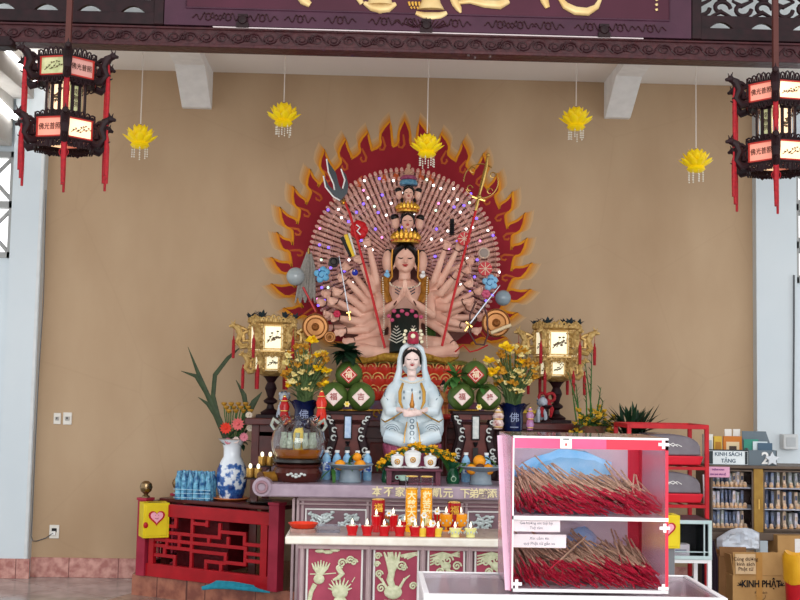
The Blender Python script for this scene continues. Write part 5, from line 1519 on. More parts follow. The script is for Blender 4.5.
def flower_blob(m, p, R, rnd, n=7):
    """a ruffled blossom"""
    p = Vector(p)
    for k in range(n):
        a = 2 * pi * k / n + rnd.random(); e = rnd.uniform(-.3, .9)
        d = Vector((cos(a) * cos(e), sin(a) * cos(e), sin(e)))
        m.leaf(p, d, R * 1.15, R * 1.0, up=Vector((-d.x * .4, -.8, 1)), bend=-.2, n=3)
    m.ell(p, R * .45, 7, 5)
def bouquet(root, blooms, stems_from, matm, rnd, u_, leafn=30, spread=20, h=50, leafm=None, group=None, label=None):
    """stems and leaves as parts of the vase thing's bouquet; every large bloom its own part"""
    pass
def blue_vase(px, pyb, Y, label, seed):
    r, top = stand_box(px, pyb, Y, ZU, 30, 'small dark wooden stand under the ' + label.split(' with')[0])
    uu = U(Y)
    v = thing('flower_vase', top, label, 'vase', 'cobalt vases of yellow flowers')
    m = MB(); m.lathe([(0, 0), (9 * uu, 0), (9.5 * uu, 3 * uu), (10 * uu, 10 * uu), (9.5 * uu, 18 * uu), (12 * uu, 24 * uu), (16 * uu, 27 * uu), (15 * uu, 27 * uu), (11 * uu, 24 * uu), (8.5 * uu, 18 * uu), (8 * uu, 10 * uu), (0, 9 * uu)], (0, 0, 0), 24)
    vv = []
    for (x, y, z) in m.v:   # lobed rim
        a = atan2(y, x); f = 1 + (.09 * cos(6 * a) if z > 22 * uu else 0); vv.append((x * f, y * f, z + (1.2 * uu * cos(6 * a) if z > 25 * uu else 0)))
    m.v = vv; m.build('vase_body', M_cob, v)
    text_mesh('porcelain_lettering', '佛', 10 * uu, mat('silver_white', '#98A4C4', 0.4), v, (0, -10.4 * uu, 13 * uu), ext=.001)
    m = MB(); m.tube([(-4 * uu, -10.1 * uu, 4 * uu), (4 * uu, -10.1 * uu, 4 * uu)], .6 * uu, 5); m.build('white_line', mat('silver_white', '#98A4C4', 0.4), v)
    return v, top, uu
RND = random.Random(5)
def big_bouquet(v, top, uu, Y, blooms, seed, tall):
    rnd = random.Random(seed)
    q = lambda px, py, d=0: at(px, py, Y + d) - top
    b = thing('flower_bouquet', top + Vector((0, 0, .02)), tall, 'flowers', 'bouquets in the cobalt vases')
    off = Vector((0, 0, .02))
    sm = MB(); lm = MB(); ym = MB()
    base = Vector((0, 0, 22 * uu))
    cxp = sum(x for x, y, R, c in blooms) / len(blooms)
    for i, (x, y, R, c) in enumerate(blooms):
        d = rnd.uniform(-.08, .06) - (.05 if c in 'Y' else 0)
        p = q(x, y, d) - off
        sm.tube([base + Vector((rnd.uniform(-6, 6) * uu, rnd.uniform(-4, 4) * uu, -8 * uu)), base + (p - base) * .45 + Vector((0, 0, 4 * uu)), p], [.7 * uu, .6 * uu, .5 * uu], 5)
        m = MB(); flower_blob(m, p, R * uu * (1.25 if c == 'Y' else 1.1), rnd, 9 if c in 'Y' else 7)
        m.build('blossom', {'Y': M_yellow, 'o': mat('ochre_petals', '#D8A438', .5, col2='#B87C20', scale=50), 'w': mat('cream_petals', '#F4E8B0', .5, col2='#E0C870', scale=50), 'r': mat('pink_buds', '#E88C80', .5)}[c], b)
    for k in range(46):
        a = rnd.uniform(0, 2 * pi); z = rnd.uniform(0, 30) * uu
        p = base + Vector((cos(a) * rnd.uniform(1, 9) * uu, sin(a) * rnd.uniform(1, 8) * uu, z))
        lm.leaf(p, (cos(a) * .6, sin(a) * .6, rnd.uniform(.4, 1.4)), rnd.uniform(9, 16) * uu, rnd.uniform(2, 4.5) * uu, bend=rnd.uniform(0, .4))
    for k in range(16):
        x = rnd.uniform(-4, 4) * uu
        sm.tube([base + Vector((x, rnd.uniform(-4, 4) * uu, -6 * uu)), base + Vector((x * 1.8, rnd.uniform(-6, 6) * uu, 26 * uu))], .5 * uu, 5)
    sm.build('stems', mat('grey_green_stem', '#54683C', .6), b); lm.build('leaves', mat('grey_green_leaf', '#5C7448', .55, col2='#34502C', scale=40), b)
    return b
def blooms_for(cx, cy, fixed, seed, n):
    rnd = random.Random(seed); out = list(fixed)
    for k in range(n):
        a = rnd.uniform(0, 2 * pi); rr = sqrt(rnd.random())
        x = cx + cos(a) * rr * 23; y = cy - sin(a) * rr * 24
        out.append((x, y, rnd.uniform(2.8, 4.6), rnd.choice('oowww' if y > cy + 6 else 'ooow')))
    return out
v, top, uu = blue_vase(304, 428, 8.5, 'left cobalt blue lobed vase with white characters, behind the glass bowl', 1)
fx = [(312, 341, 4.8, 'Y'), (324, 355, 4, 'Y'), (317, 356, 3.2, 'Y'), (317, 369, 4.2, 'Y'), (327, 371, 4.2, 'Y'), (326, 386, 4.5, 'Y'), (288, 386, 3.2, 'Y'), (322, 353, 3, 'w')]
big_bouquet(v, top, uu, 8.5, blooms_for(306, 367, fx, 3, 85), 4, 'bushy bouquet of bright yellow and ochre flowers in the left cobalt vase')
v, top, uu = blue_vase(513, 431, 8.5, 'right cobalt blue lobed vase with white characters, behind the incense case', 2)
fx = [(505, 347, 5, 'Y'), (510, 350, 4, 'Y'), (489, 361, 4.8, 'Y'), (491, 374, 5.2, 'Y'), (495, 371, 4.6, 'Y'), (522, 362, 3.2, 'Y'), (487, 364, 3, 'w'), (520, 361, 3, 'w'), (498, 362, 2.6, 'w')]
big_bouquet(v, top, uu, 8.5, blooms_for(513, 370, fx, 9, 85), 8, 'bushy bouquet of bright yellow and cream flowers in the right cobalt vase')

# blue and white vase with arrangement on the side table at the left
YV = 8.62
ZSide = .765
A = onz(143, 575, .17); Bp = onz(275, 591, .17)
dF = (Bp - A); dF.z = 0; LF = dF.length; AF = atan2(dF.y, dF.x); dF.normalize(); nF = Vector((-dF.y, dF.x, 0))
def on_side(px, off):
    """point on the side table under pixel column px, off metres behind the fence"""
    lo, hi = -.2, LF + .3
    for _ in range(40):
        mid = (lo + hi) / 2; q = A + dF * mid + nF * off
        if q.x * (at(px, 500, q.y).x - q.x) > 0 and q.x < 0: hi = mid if at(px, 500, q.y).x < q.x else hi
        if at(px, 500, q.y).x > q.x: lo = mid
        else: hi = mid
    return A + dF * mid + nF * off
def side_table():
    W = LF - .12
    c = A + dF * (LF / 2) + nF * .34
    r = thing('side_table', (c.x, c.y, .17), 'low dark red side table behind the red fence', 'table', None, AF)
    H = ZSide - .17
    MB().box((0, 0, H - .015), (W, .5, .03)).build('tabletop', M_rwood, r, bevel=.004)
    for sx in (-1, 1):
        for sy in (-1, 1): MB().box((sx * (W / 2 - .04), sy * .2, (H - .03) / 2), (.05, .05, H - .03)).build('leg', M_rwood, r)
    m = MB(); m.box((-W * .2, .05, H * .5), (W * .45, .34, H * .8)); m.build('drawer_box', mat('carved_crimson', '#6A141C', 0.5, col2='#4A0C12', scale=30, bump=.6), r)
    return r
side_table()
pv_ = on_side(231, .3); YV = pv_.y
V = thing('tall_vase', (pv_.x, pv_.y, ZSide + .004), 'white and blue landscape porcelain vase behind the red fence', 'vase')
uv = U(YV)
m = MB(); m.lathe([(0, 0), (10.5 * uv, 0), (11.5 * uv, 2 * uv), (14.5 * uv, 12 * uv), (15.3 * uv, 20 * uv), (14.5 * uv, 30 * uv), (11 * uv, 38 * uv), (8.6 * uv, 42 * uv), (8.6 * uv, 50 * uv), (10 * uv, 55 * uv), (14 * uv, 59 * uv), (13 * uv, 59.4 * uv), (8.6 * uv, 54 * uv), (7 * uv, 42 * uv), (0, 30 * uv)], (0, 0, 0), 36)
mv = bpy.data.materials.new('blue_white_porcelain'); mv.use_nodes = True
nt = mv.node_tree; b = nt.nodes['Principled BSDF']; b.inputs['Roughness'].default_value = .15
tc = nt.nodes.new('ShaderNodeTexCoord'); n = nt.nodes.new('ShaderNodeTexNoise'); n.inputs['Scale'].default_value = 16; n.inputs['Detail'].default_value = 6
nt.links.new(tc.outputs['Object'], n.inputs['Vector'])
sx = nt.nodes.new('ShaderNodeSeparateXYZ'); nt.links.new(tc.outputs['Object'], sx.inputs[0])
mr = nt.nodes.new('ShaderNodeMapRange'); mr.inputs['From Min'].default_value = 34 * uv; mr.inputs['From Max'].default_value = 41 * uv; mr.inputs['To Min'].default_value = .0; mr.inputs['To Max'].default_value = -.4
nt.links.new(sx.outputs['Z'], mr.inputs['Value'])
ad = nt.nodes.new('ShaderNodeMath'); nt.links.new(n.outputs['Fac'], ad.inputs[0]); nt.links.new(mr.outputs[0], ad.inputs[1])
cr = nt.nodes.new('ShaderNodeValToRGB'); e = cr.color_ramp.elements
e[0].position = .42; e[0].color = C('#E8EEF4'); e[1].position = .5; e[1].color = C('#3C6CB0'); x = e.new(.62); x.color = C('#16387C')
nt.links.new(ad.outputs[0], cr.inputs[0]); nt.links.new(cr.outputs[0], b.inputs['Base Color'])
m.build('vase_body', mv, V)
m = MB(); m.lathe([(13.3 * uv, 0), (14.4 * uv, .3 * uv), (14.4 * uv, 1 * uv), (13 * uv, 1 * uv)], (0, 0, 58.6 * uv), 36); m.build('rim_band', mat('tan_rim', '#A4988C', .4), V)
vt = V.location.copy()
BQ = thing('vase_arrangement', vt + Vector((0, 0, .02)), 'arrangement of long green leaves, pink gerberas and ochre flowers in the blue and white vase', 'flowers')
qv = lambda px, py, d=0: at(px, py, YV + d) - BQ.location
for pts, w_ in (([(232, 452), (222, 425), (212, 405), (200, 378), (188, 347)], 5), ([(231, 452), (220, 420), (206, 392), (196, 376), (181, 371)], 4.5), ([(231, 452), (218, 415), (213, 396), (215, 375), (228, 358), (242, 346)], 4.5), ([(230, 452), (215, 415), (208, 404), (198, 397)], 4), ([(234, 452), (245, 420), (254, 402), (262, 392)], 6), ([(236, 452), (247, 412), (244, 395), (236, 380)], 5)):
    m = MB(); P = [qv(x, y) for x, y in pts]; n_ = len(P)
    m.tube(P, [w_ * uv * (.25 + .28 * sin(pi * min(1, (k + .6) / n_))) * (1 if k < n_ - 1 else .15) for k in range(n_)], 6, flat=.25)
    m.build('long_leaf', mat('strap_leaf', '#3C4A2C', .5, col2='#24301C', scale=20), BQ)
rnd = random.Random(2)
for (x, y, R, c) in ((226, 428, 6.5, '#E8402C'), (238, 424, 7, '#E87070'), (244, 437, 5, '#E88C9C'), (228, 441, 4, '#C87C88'), (236, 440, 4, '#F0D8D0'), (250, 428, 4, '#E8DCC8'), (249, 415, 4, '#E4D4C0')):
    m = MB(); p = qv(x, y, -.08)
    for k in range(12):
        a = 2 * pi * k / 12; m.leaf(p, (cos(a), -.35, sin(a)), R * uv, R * .45 * uv, up=(0, -1, 0), bend=0, n=3)
    m.ell(p + Vector((0, -.006, 0)), R * .25 * uv, 8, 6); m.build('blossom', mat('gerbera_' + c[1:], c, .5), BQ)
m = MB(); s2 = MB()
for k in range(12):
    x = 224 + k * 2.4; y = 406 + (k % 3) * 3.5; p = qv(x, y, rnd.uniform(-.06, .02))
    s2.tube([qv(228 + k * .6, 448), p], .6 * uv, 5)
    mm = MB(); mm.lathe([(0, 0), (1.0 * uv, 0), (2.9 * uv, 2.2 * uv), (2.6 * uv, 3.6 * uv), (0, 4 * uv)], p, 9); mm.build('ochre_bud', mat('ochre_bud', '#C09030', .55, col2='#9C6C20', scale=60), BQ)
s2.build('stems', M_green, BQ)
m = MB()
for k in range(26):
    a = rnd.uniform(0, 2 * pi); m.leaf(qv(232 + rnd.uniform(-8, 16), 440 + rnd.uniform(-14, 6), rnd.uniform(-.06, .04)), (cos(a), -.3, sin(a) * .6 + .5), rnd.uniform(7, 12) * uv, rnd.uniform(3, 5) * uv)
m.build('filler_leaves', M_dgreen, BQ)
# dishes near it
p = on_side(231, .3)
tag(MB().lathe([(0, 0), (14 * uv, 0), (18 * uv, 2 * uv), (17.5 * uv, 2.6 * uv), (0, 1.6 * uv)], (0, 0, 0), 28).build('orange_dish', mat('orange_plastic', '#D87C48', .4), loc=(p.x, p.y, ZSide)), 'flat orange dish under the blue and white vase', 'dish')
p = on_side(262, .2)
tag(MB().lathe([(0, 0), (11 * uv, 0), (15.5 * uv, 2.5 * uv), (15 * uv, 3 * uv), (0, 1.4 * uv)], (0, 0, 0), 28).build('black_dish', mat('black_lacquer', '#1C1C1E', .2), loc=(p.x, p.y, ZSide)), 'black shallow dish right of the blue and white vase', 'dish')
# shrink-wrapped bottled water
x0 = at(176, 490, 8.45).x; x1 = at(219, 490, 8.45).x
WP = 'water bottles in the pack behind the red fence'
def water_bottle(h, r_, body_m, name='water_bottle', loc=(0, 0, 0), label='', group=None):
    t = thing(name, loc, label, 'bottle', group)
    m = MB(); m.lathe([(0, 0), (r_ * .9, 0), (r_, h * .04), (r_ * .95, h * .2), (r_, h * .3), (r_ * .95, h * .42), (r_, h * .55), (r_ * .97, h * .68), (r_ * .75, h * .8), (r_ * .4, h * .88), (r_ * .38, h * .93), (0, h * .93)], (0, 0, 0), 14); m.build('bottle_body', body_m, t)
    m = MB(); m.lathe([(r_ * 1.02, h * .3), (r_ * 1.04, h * .31), (r_ * 1.04, h * .6), (r_ * 1.02, h * .61)], (0, 0, 0), 14); m.build('bottle_label', mat('bottle_label_blue', '#2C5CC0', .35, col2='#E0F0F8', scale=45, amount=.1), t)
    m = MB(); m.lathe([(0, h * .92), (r_ * .5, h * .92), (r_ * .5, h), (0, h)], (0, 0, 0), 12); m.build('bottle_cap', mat('cap_white', '#F4F4F2', .4), t)
    return t
M_bw = mat('blue_plastic', '#7CC0DC', .12, col2='#1C5088', scale=26, amount=.3)
pp_ = on_side(198, .22)
pk = thing('water_pack', (pp_.x, pp_.y, ZSide), 'shrink-wrapped blue pack of water bottles on the side table, left of the vase', 'bottle pack', None, AF * .5)
Wp = (x1 - x0); Hp = 30 * U(8.45)
for i in range(6):
    for j in range(3):
        m = MB(); r_ = Wp / 12.3
        m.lathe([(0, 0), (r_ * .95, 0), (r_, Hp * .1), (r_ * .9, Hp * .3), (r_, Hp * .4), (r_ * .9, Hp * .55), (r_, Hp * .7), (r_ * .6, Hp * .85), (r_ * .45, Hp), (0, Hp)], (-Wp / 2 + r_ * (2 * i + 1.1), -.1 + j * r_ * 2.05, 0), 12)
        m.build('wrapped_bottle', M_bw, pk)
m = MB()
for j in range(3): m.tube([(-Wp / 2, -.1 - r_ * 1.02, Hp * (j + .5) / 7), (Wp / 2, -.1 - r_ * 1.02, Hp * (j + .5 + .2 * (j % 2)) / 7)], .0025, 4)
m.build('film_creases', mat('film_pale', '#BCE4F4', .15), pk)
# ================================================================ RED FENCE
ZR = .17 + .56
M_fred = mat('fence_red', '#B01822', 0.35, col2='#94101A', scale=9)
M_fpost = mat('fence_post_crimson', '#A82C44', 0.4, col2='#8C2034', scale=9)
FN = thing('lattice_fence', (A.x, A.y, .17), 'red wooden lattice fence with crimson posts on the left of the dais', 'fence')
d = (Bp - A); d.z = 0; L = d.length; ang = atan2(d.y, d.x)
Tm = Matrix.Rotation(ang, 4, 'Z')
def part(mb, name, m_, T=Tm, bevel=.003):
    o = mb.build(name, m_, FN, bevel=bevel); o.matrix_local = T; return o
H = ZR - .17
m = MB(); m.box((0, 0, H / 2 + .01), (.085, .085, H + .02)); m.box((0, 0, H + .03), (.1, .1, .02)); part(m, 'post', M_fpost)
m = MB(); m.box((L, 0, H / 2 + .03), (.085, .085, H + .06)); m.box((L, 0, H + .07), (.1, .1, .02)); part(m, 'post', M_fpost)
def ball(x, y, T, z):
    m = MB(); m.lathe([(.0, 0), (.034, 0), (.03, .012), (.016, .022), (.02, .03), (.042, .05), (.05, .08), (.042, .11), (.018, .128), (0, .13)], (x, y, z), 20); part(m, 'ball_finial', mat('brass_ball', '#8C7454', .22, .9), T, 0)
ball(0, 0, Tm, H + .04)
m = MB(); m.box((L / 2 + .02, 0, H - .045), (L - .05, .045, .095)); part(m, 'top_rail', M_fred)
m = MB(); m.box((L / 2, 0, .05), (L - .08, .045, .1)); part(m, 'bottom_rail', M_fred)
m = MB(); m.box((L - .1, 0, H / 2), (.06, .04, H)); m.box((.085, 0, H / 2), (.05, .04, H)); part(m, 'stile', M_fred)
x0_, x1_, z0_, z1_ = .11, L - .13, .1, H - .09
def hb(u0, u1, v_): return ('h', u0, u1, v_)
lat = [('v', .36, 0, 1), ('h', 0, .2, .2), ('v', .2, .0, .2), ('h', 0, .36, .34), ('v', .12, .34, .62), ('v', .24, .34, .6), ('h', 0, .36, .5), ('h', 0, .12, .62), ('h', .12, .36, .64), ('h', .0, .2, .82), ('v', .2, .82, 1), ('v', .1, .64, .82),
       ('h', .36, .62, .34), ('h', .62, .85, .22), ('v', .62, .08, .34), ('v', .85, .22, .42), ('h', .36, .85, .5), ('v', .52, .34, .5), ('h', .85, 1, .42), ('v', .7, .34, .5), ('h', .36, .68, .66), ('v', .68, .66, .84), ('h', .68, .86, .82), ('v', .86, .5, .82), ('h', .86, 1, .6), ('h', .5, .68, .84), ('v', .5, .84, 1), ('h', .5, .36, .1), ('v', .5, 0, .12), ('h', .86, 1, .74), ('v', .64, .9, 1)]
m = MB()
for s_ in lat:
    t = .027
    if s_[0] == 'h':
        a_ = x0_ + (x1_ - x0_) * min(s_[1], s_[2]); b_ = x0_ + (x1_ - x0_) * max(s_[1], s_[2]); z = z1_ - (z1_ - z0_) * s_[3]
        m.box(((a_ + b_) / 2, 0, z), (b_ - a_ + t, .022, t))
    else:
        x = x0_ + (x1_ - x0_) * s_[1]; za = z1_ - (z1_ - z0_) * s_[2]; zb2 = z1_ - (z1_ - z0_) * s_[3]
        m.box((x, 0, (za + zb2) / 2), (t, .023, abs(za - zb2) + t * .9))
part(m, 'lattice', M_fred)
# side run back to the wall
bk = Vector((at(178, 487, 9.85).x, 9.85, .17)); ds = bk - A; ds.z = 0; Ls = ds.length; Ts = Matrix.Rotation(atan2(ds.y, ds.x), 4, 'Z')
m = MB(); m.box((Ls / 2, 0, H - .03), (Ls - .08, .05, .06)); part(m, 'side_top_rail', mat('rail_dark', '#3A1416', .3), Ts)
m = MB(); m.box((Ls / 2, 0, .06), (Ls - .08, .05, .06)); part(m, 'side_bottom_rail', mat('rail_dark', '#3A1416', .3), Ts)
m = MB()
for k in range(1, 9): m.box((Ls * k / 9, 0, H / 2), (.022, .02, H - .12))
m.box((Ls / 2, 0, H * .65), (Ls - .08, .02, .022)); m.box((Ls / 2, 0, H * .35), (Ls - .08, .02, .022))
part(m, 'side_lattice', M_fpost, Ts)
m = MB(); m.box((Ls, 0, H / 2), (.08, .08, H)); m.box((Ls, 0, H + .01), (.1, .1, .02)); part(m, 'post', M_fpost, Ts)
ball(Ls, 0, Ts, H + .02)
# donation box on the left post
def heart(s_, n=24):
    out = []
    for k in range(n):
        t = 2 * pi * k / n; out.append((16 * sin(t) ** 3 * s_ / 16, (13 * cos(t) - 5 * cos(2 * t) - 2 * cos(3 * t) - cos(4 * t)) * s_ / 16))
    return out
M_ybox = mat('yellow_paint', '#E4CC20', .4, col2='#D4B814', scale=8)
def donation_box(name, loc, W, D, Hh, rz, label):
    r = thing(name, loc, label, 'donation box', None, rz)
    MB().box((0, 0, Hh / 2), (W, D, Hh)).build('box_body', M_ybox, r, bevel=.004)
    m = MB(); m.box((0, -D / 2 - .003, Hh / 2), (W * .82, .008, Hh * .86)); m.build('door', M_ybox, r, bevel=.002)
    m = MB(); P = [(x, z + Hh * .6) for x, z in heart(W * .32)]; m.prism(P, -D / 2 - .012, -D / 2 - .006); m.build('red_heart', M_red, r)
    m = MB(); P = [(x, z + Hh * .61) for x, z in heart(W * .24)]; m.prism(P, -D / 2 - .016, -D / 2 - .011); m.build('pink_heart', mat('heart_pink', '#F0A8B8', .4), r)
    m = MB()
    for k in (-1, 1): m.ell((k * W * .06, -D / 2 - .017, Hh * .66), (W * .02, .002, W * .012), 6, 4)
    m.tube([(-W * .07, -D / 2 - .017, Hh * .58), (0, -D / 2 - .017, Hh * .55), (W * .07, -D / 2 - .017, Hh * .58)], .002, 4); m.build('heart_face', mat('face_line', '#8C2C3C', .5), r)
    m = MB(); m.box((0, -D * .1, Hh + .001), (W * .5, .012, .004)); m.build('coin_slot', M_black, r)
    return r
pb = at(153, 537, A.y - .12)
bx = donation_box('donation_box', (pb.x, A.y - .1, pb.z), .2, .17, .265, radians(22), 'yellow donation box with a red heart fixed to the left fence post')
m = MB(); m.ell((-.08, -.09, .1), (.02, .008, .025), 8, 5); m.build('wax_seal', M_red, bx)
# teal cloth on the dais edge
p = onz(232, 584, .175); cl = MB(); rnd = random.Random(3)
a_ = onz(202, 588, .175); b_ = onz(270, 592, .175)
for k in range(6):
    o2 = Vector((0, -.012 + k * .01, k * .004 if k < 4 else .01))
    cl.tube([a_ + o2 + Vector((k * .02, 0, 0)), a_.lerp(b_, .2) + o2 + Vector((0, .03, .018)), a_.lerp(b_, .45) + o2 + Vector((0, .02, .02)), a_.lerp(b_, .75) + o2 + Vector((0, .0, .012)), b_ + o2 - Vector((k * .03, 0, 0))], [.014, .022, .02, .014, .006], 8, flat=.5)
cl.v = [tuple(Vector(v_) - a_) for v_ in cl.v]
tag(cl.build('floor_cloth', mat('teal_cloth', '#2C94AC', .8, col2='#1C7488', scale=30), loc=a_), 'crumpled teal cloth lying at the foot of the red fence', 'cloth')
# ================================================================ STANDING GOLD LANTERNS
M_gilt = mat('gilt_carving', '#D8B878', 0.4, 0.35, col2='#9C7438', scale=40, bump=.4)
M_lpan = mat('lit_white_panel', '#F8F4DC', 0.4, emit=0.55, ecol='#FFF2D0', col2='#E0DCB0', scale=5)
def table_lantern(px, pyb, Y, label, rzf, seed):
    o_ = at(px, pyb, Y); o_.z = ZT
    uu = U(Y)
    r = thing('table_lantern', o_, label, 'lantern', 'gilt lanterns on pedestals on the back altar')
    m = MB(); m.box((0, 0, 1.5 * uu), (26 * uu, 26 * uu, 3 * uu)); m.lathe([(9 * uu, 3 * uu), (10 * uu, 5 * uu), (4 * uu, 9 * uu), (3 * uu, 13 * uu), (6.5 * uu, 15 * uu), (7 * uu, 17 * uu), (3 * uu, 20 * uu), (4.5 * uu, 25 * uu), (6 * uu, 29 * uu), (5 * uu, 32 * uu), (3.5 * uu, 35 * uu), (6 * uu, 39 * uu), (8 * uu, 41 * uu), (0, 41 * uu)], (0, 0, 0), 16)
    m.build('pedestal', M_dkwood, r)
    rot = -pi / 2 + pi / 6 + rzf
    z0, z1, z2, z3, z4 = 40, 46, 63, 66, 92
    m = MB()
    m.lathe([(6 * uu, z0 * uu), (15 * uu, z1 * uu - 2 * uu), (17 * uu, z1 * uu), (0, z1 * uu)], (0, 0, 0), 6, ph=rot)
    m.lathe([(17 * uu, z2 * uu), (24 * uu, (z2 + 1.5) * uu), (24 * uu, z3 * uu), (0, z3 * uu)], (0, 0, 0), 6, ph=rot)
    m.lathe([(22 * uu, z4 * uu), (25 * uu, (z4 + 2) * uu), (22 * uu, (z4 + 4) * uu), (0, (z4 + 6) * uu)], (0, 0, 0), 6, ph=rot)
    for k in range(6):
        for R, a_, b_ in ((17, z1, z2), (22, z3, z4)):
            p = hexpt(R * uu, k, rot); m.tube([p + Vector((0, 0, a_ * uu)), p + Vector((0, 0, b_ * uu))], 1.7 * uu, 8)
            for q in range(4): m.ell(p * 1.03 + Vector((0, 0, (a_ + (b_ - a_) * (q + .5) / 4) * uu)), 2.3 * uu, 7, 5)
    m.build('gilt_frame', M_gilt, r)
    m = MB()
    for k in range(6):
        a, b = hexpt(24 * uu, k, rot), hexpt(24 * uu, k + 1, rot)
        filigree(m, a, b, (z4 + 2) * uu, 6 * uu, 1.1 * uu, 5); filigree(m, a, b, (z2 + 1) * uu, -4 * uu, .9 * uu, 5)
    m.build('carved_crest', M_gilt, r)
    for k in range(6):
        panel(r, hexpt(22 * uu, k, rot), hexpt(22 * uu, k + 1, rot), (z3 + 1) * uu, (z4 - 1) * uu, M_lpan, 'paint', 2.6 * uu, M_gilt, seed=seed + k)
        panel(r, hexpt(17 * uu, k, rot), hexpt(17 * uu, k + 1, rot), (z1 + 1) * uu, (z2 - 1) * uu, M_lpan, 'paint', 2.4 * uu, M_gilt, seed=seed + 9 + k)
        d = hexpt(1, k, rot)
        m = MB(); dragon(m, d * 24 * uu + Vector((0, 0, (z4 - 10) * uu)), d, 12 * uu); m.build('dragon_bracket', M_gilt, r)
        m = MB(); dragon(m, d * 17 * uu + Vector((0, 0, (z1 + 9) * uu)), d, 10 * uu); m.build('dragon_bracket', M_gilt, r)
        m = MB(); m.tube([d * 38 * uu + Vector((0, 0, (z4 - 4) * uu)), d * 38 * uu + Vector((0, 0, (z4 - 14) * uu))], .25 * uu, 4); tassel(m, d * 38 * uu + Vector((0, 0, (z4 - 12) * uu)), 22 * uu, 1.6 * uu); m.build('tassel', M_tas, r)
        m = MB(); tassel(m, d * 28 * uu + Vector((0, 0, (z1 + 6) * uu)), 24 * uu, 1.6 * uu); m.build('tassel', M_tas, r)
        rnd = random.Random(seed + k)
        m = MB(); p = d * 22 * uu + Vector((0, 0, (z4 + 4) * uu))
        for q in range(9):
            a = rnd.uniform(0, 2 * pi); m.leaf(p, (cos(a) * .6, sin(a) * .6, 1), rnd.uniform(7, 13) * uu, 3.4 * uu, bend=.2)
        m.build('crest_leaves', mat('dark_teal_leaf', '#2C3C34', .5, col2='#1C2840', scale=40), r)
    return r
table_lantern(270, 419, 9.12, 'gilt hexagonal lantern with lit painted panels on a turned pedestal, left of the statue', 0.12, 100)
table_lantern(556, 425, 9.12, 'gilt hexagonal lantern with lit painted panels on a turned pedestal, right of the statue', -0.05, 200)
# guardian lion figurine
def lion(px, pyb, Y, label, col):
    o_ = at(px, pyb, Y); o_.z = ZT; uu = U(Y)
    r = thing('lion_figurine', o_, label, 'figurine')
    m = MB()
    m.tube([(0, 5 * uu, 5 * uu), (0, 2 * uu, 10 * uu), (1 * uu, -2 * uu, 16 * uu)], [5 * uu, 5.5 * uu, 4.5 * uu], 10)
    m.ell((1 * uu, -4 * uu, 21 * uu), (5 * uu, 5 * uu, 5 * uu), 12, 8); m.ell((1 * uu, -8 * uu, 19.5 * uu), (3 * uu, 2.6 * uu, 2.4 * uu), 8, 6)
    for g in (-1, 1):
        m.tube([(g * 3 * uu, -3 * uu, 13 * uu), (g * 3.6 * uu, -6 * uu, 7 * uu), (g * 3.6 * uu, -6.5 * uu, 1 * uu), (g * 3.6 * uu, -9 * uu, .8 * uu)], [2.2 * uu, 1.9 * uu, 1.7 * uu, 1.5 * uu], 8)
        m.tube([(g * 4 * uu, 4 * uu, 6 * uu), (g * 5 * uu, 0, 2 * uu), (g * 4.5 * uu, -4 * uu, 1 * uu)], [3 * uu, 2.2 * uu, 1.5 * uu], 8)
        m.ell((g * 4.5 * uu + uu, -3 * uu, 24.5 * uu), 1.6 * uu, 6, 5)
    m.tube([(0, 8 * uu, 5 * uu), (0, 11 * uu, 11 * uu), (0, 9 * uu, 17 * uu)], [1.5 * uu, 2.2 * uu, 1 * uu], 8)
    m.build('body', mat('lion_' + col[1:], col, .3, col2='#8C98A8', scale=50), r, remesh=.006, smo=1)
    m = MB()
    for k in range(9): a = k * .7; m.ell((1 * uu + cos(a) * 4.6 * uu, -2.5 * uu, 21 * uu + sin(a) * 4.6 * uu), 1.7 * uu, 6, 5)
    m.build('mane', mat('mane_slate', '#5C6C80', .35), r)
    MB().box((0, 0, .5 * uu), (16 * uu, 20 * uu, 1 * uu)).build('plinth', M_dkwood, r)
lion(283, 419, 8.98, 'white and slate lion figurine beside the left lantern pedestal', '#D0D6DC')
lion(541, 425, 8.98, 'grey and white lion figurine beside the right lantern pedestal', '#C0C4CC')

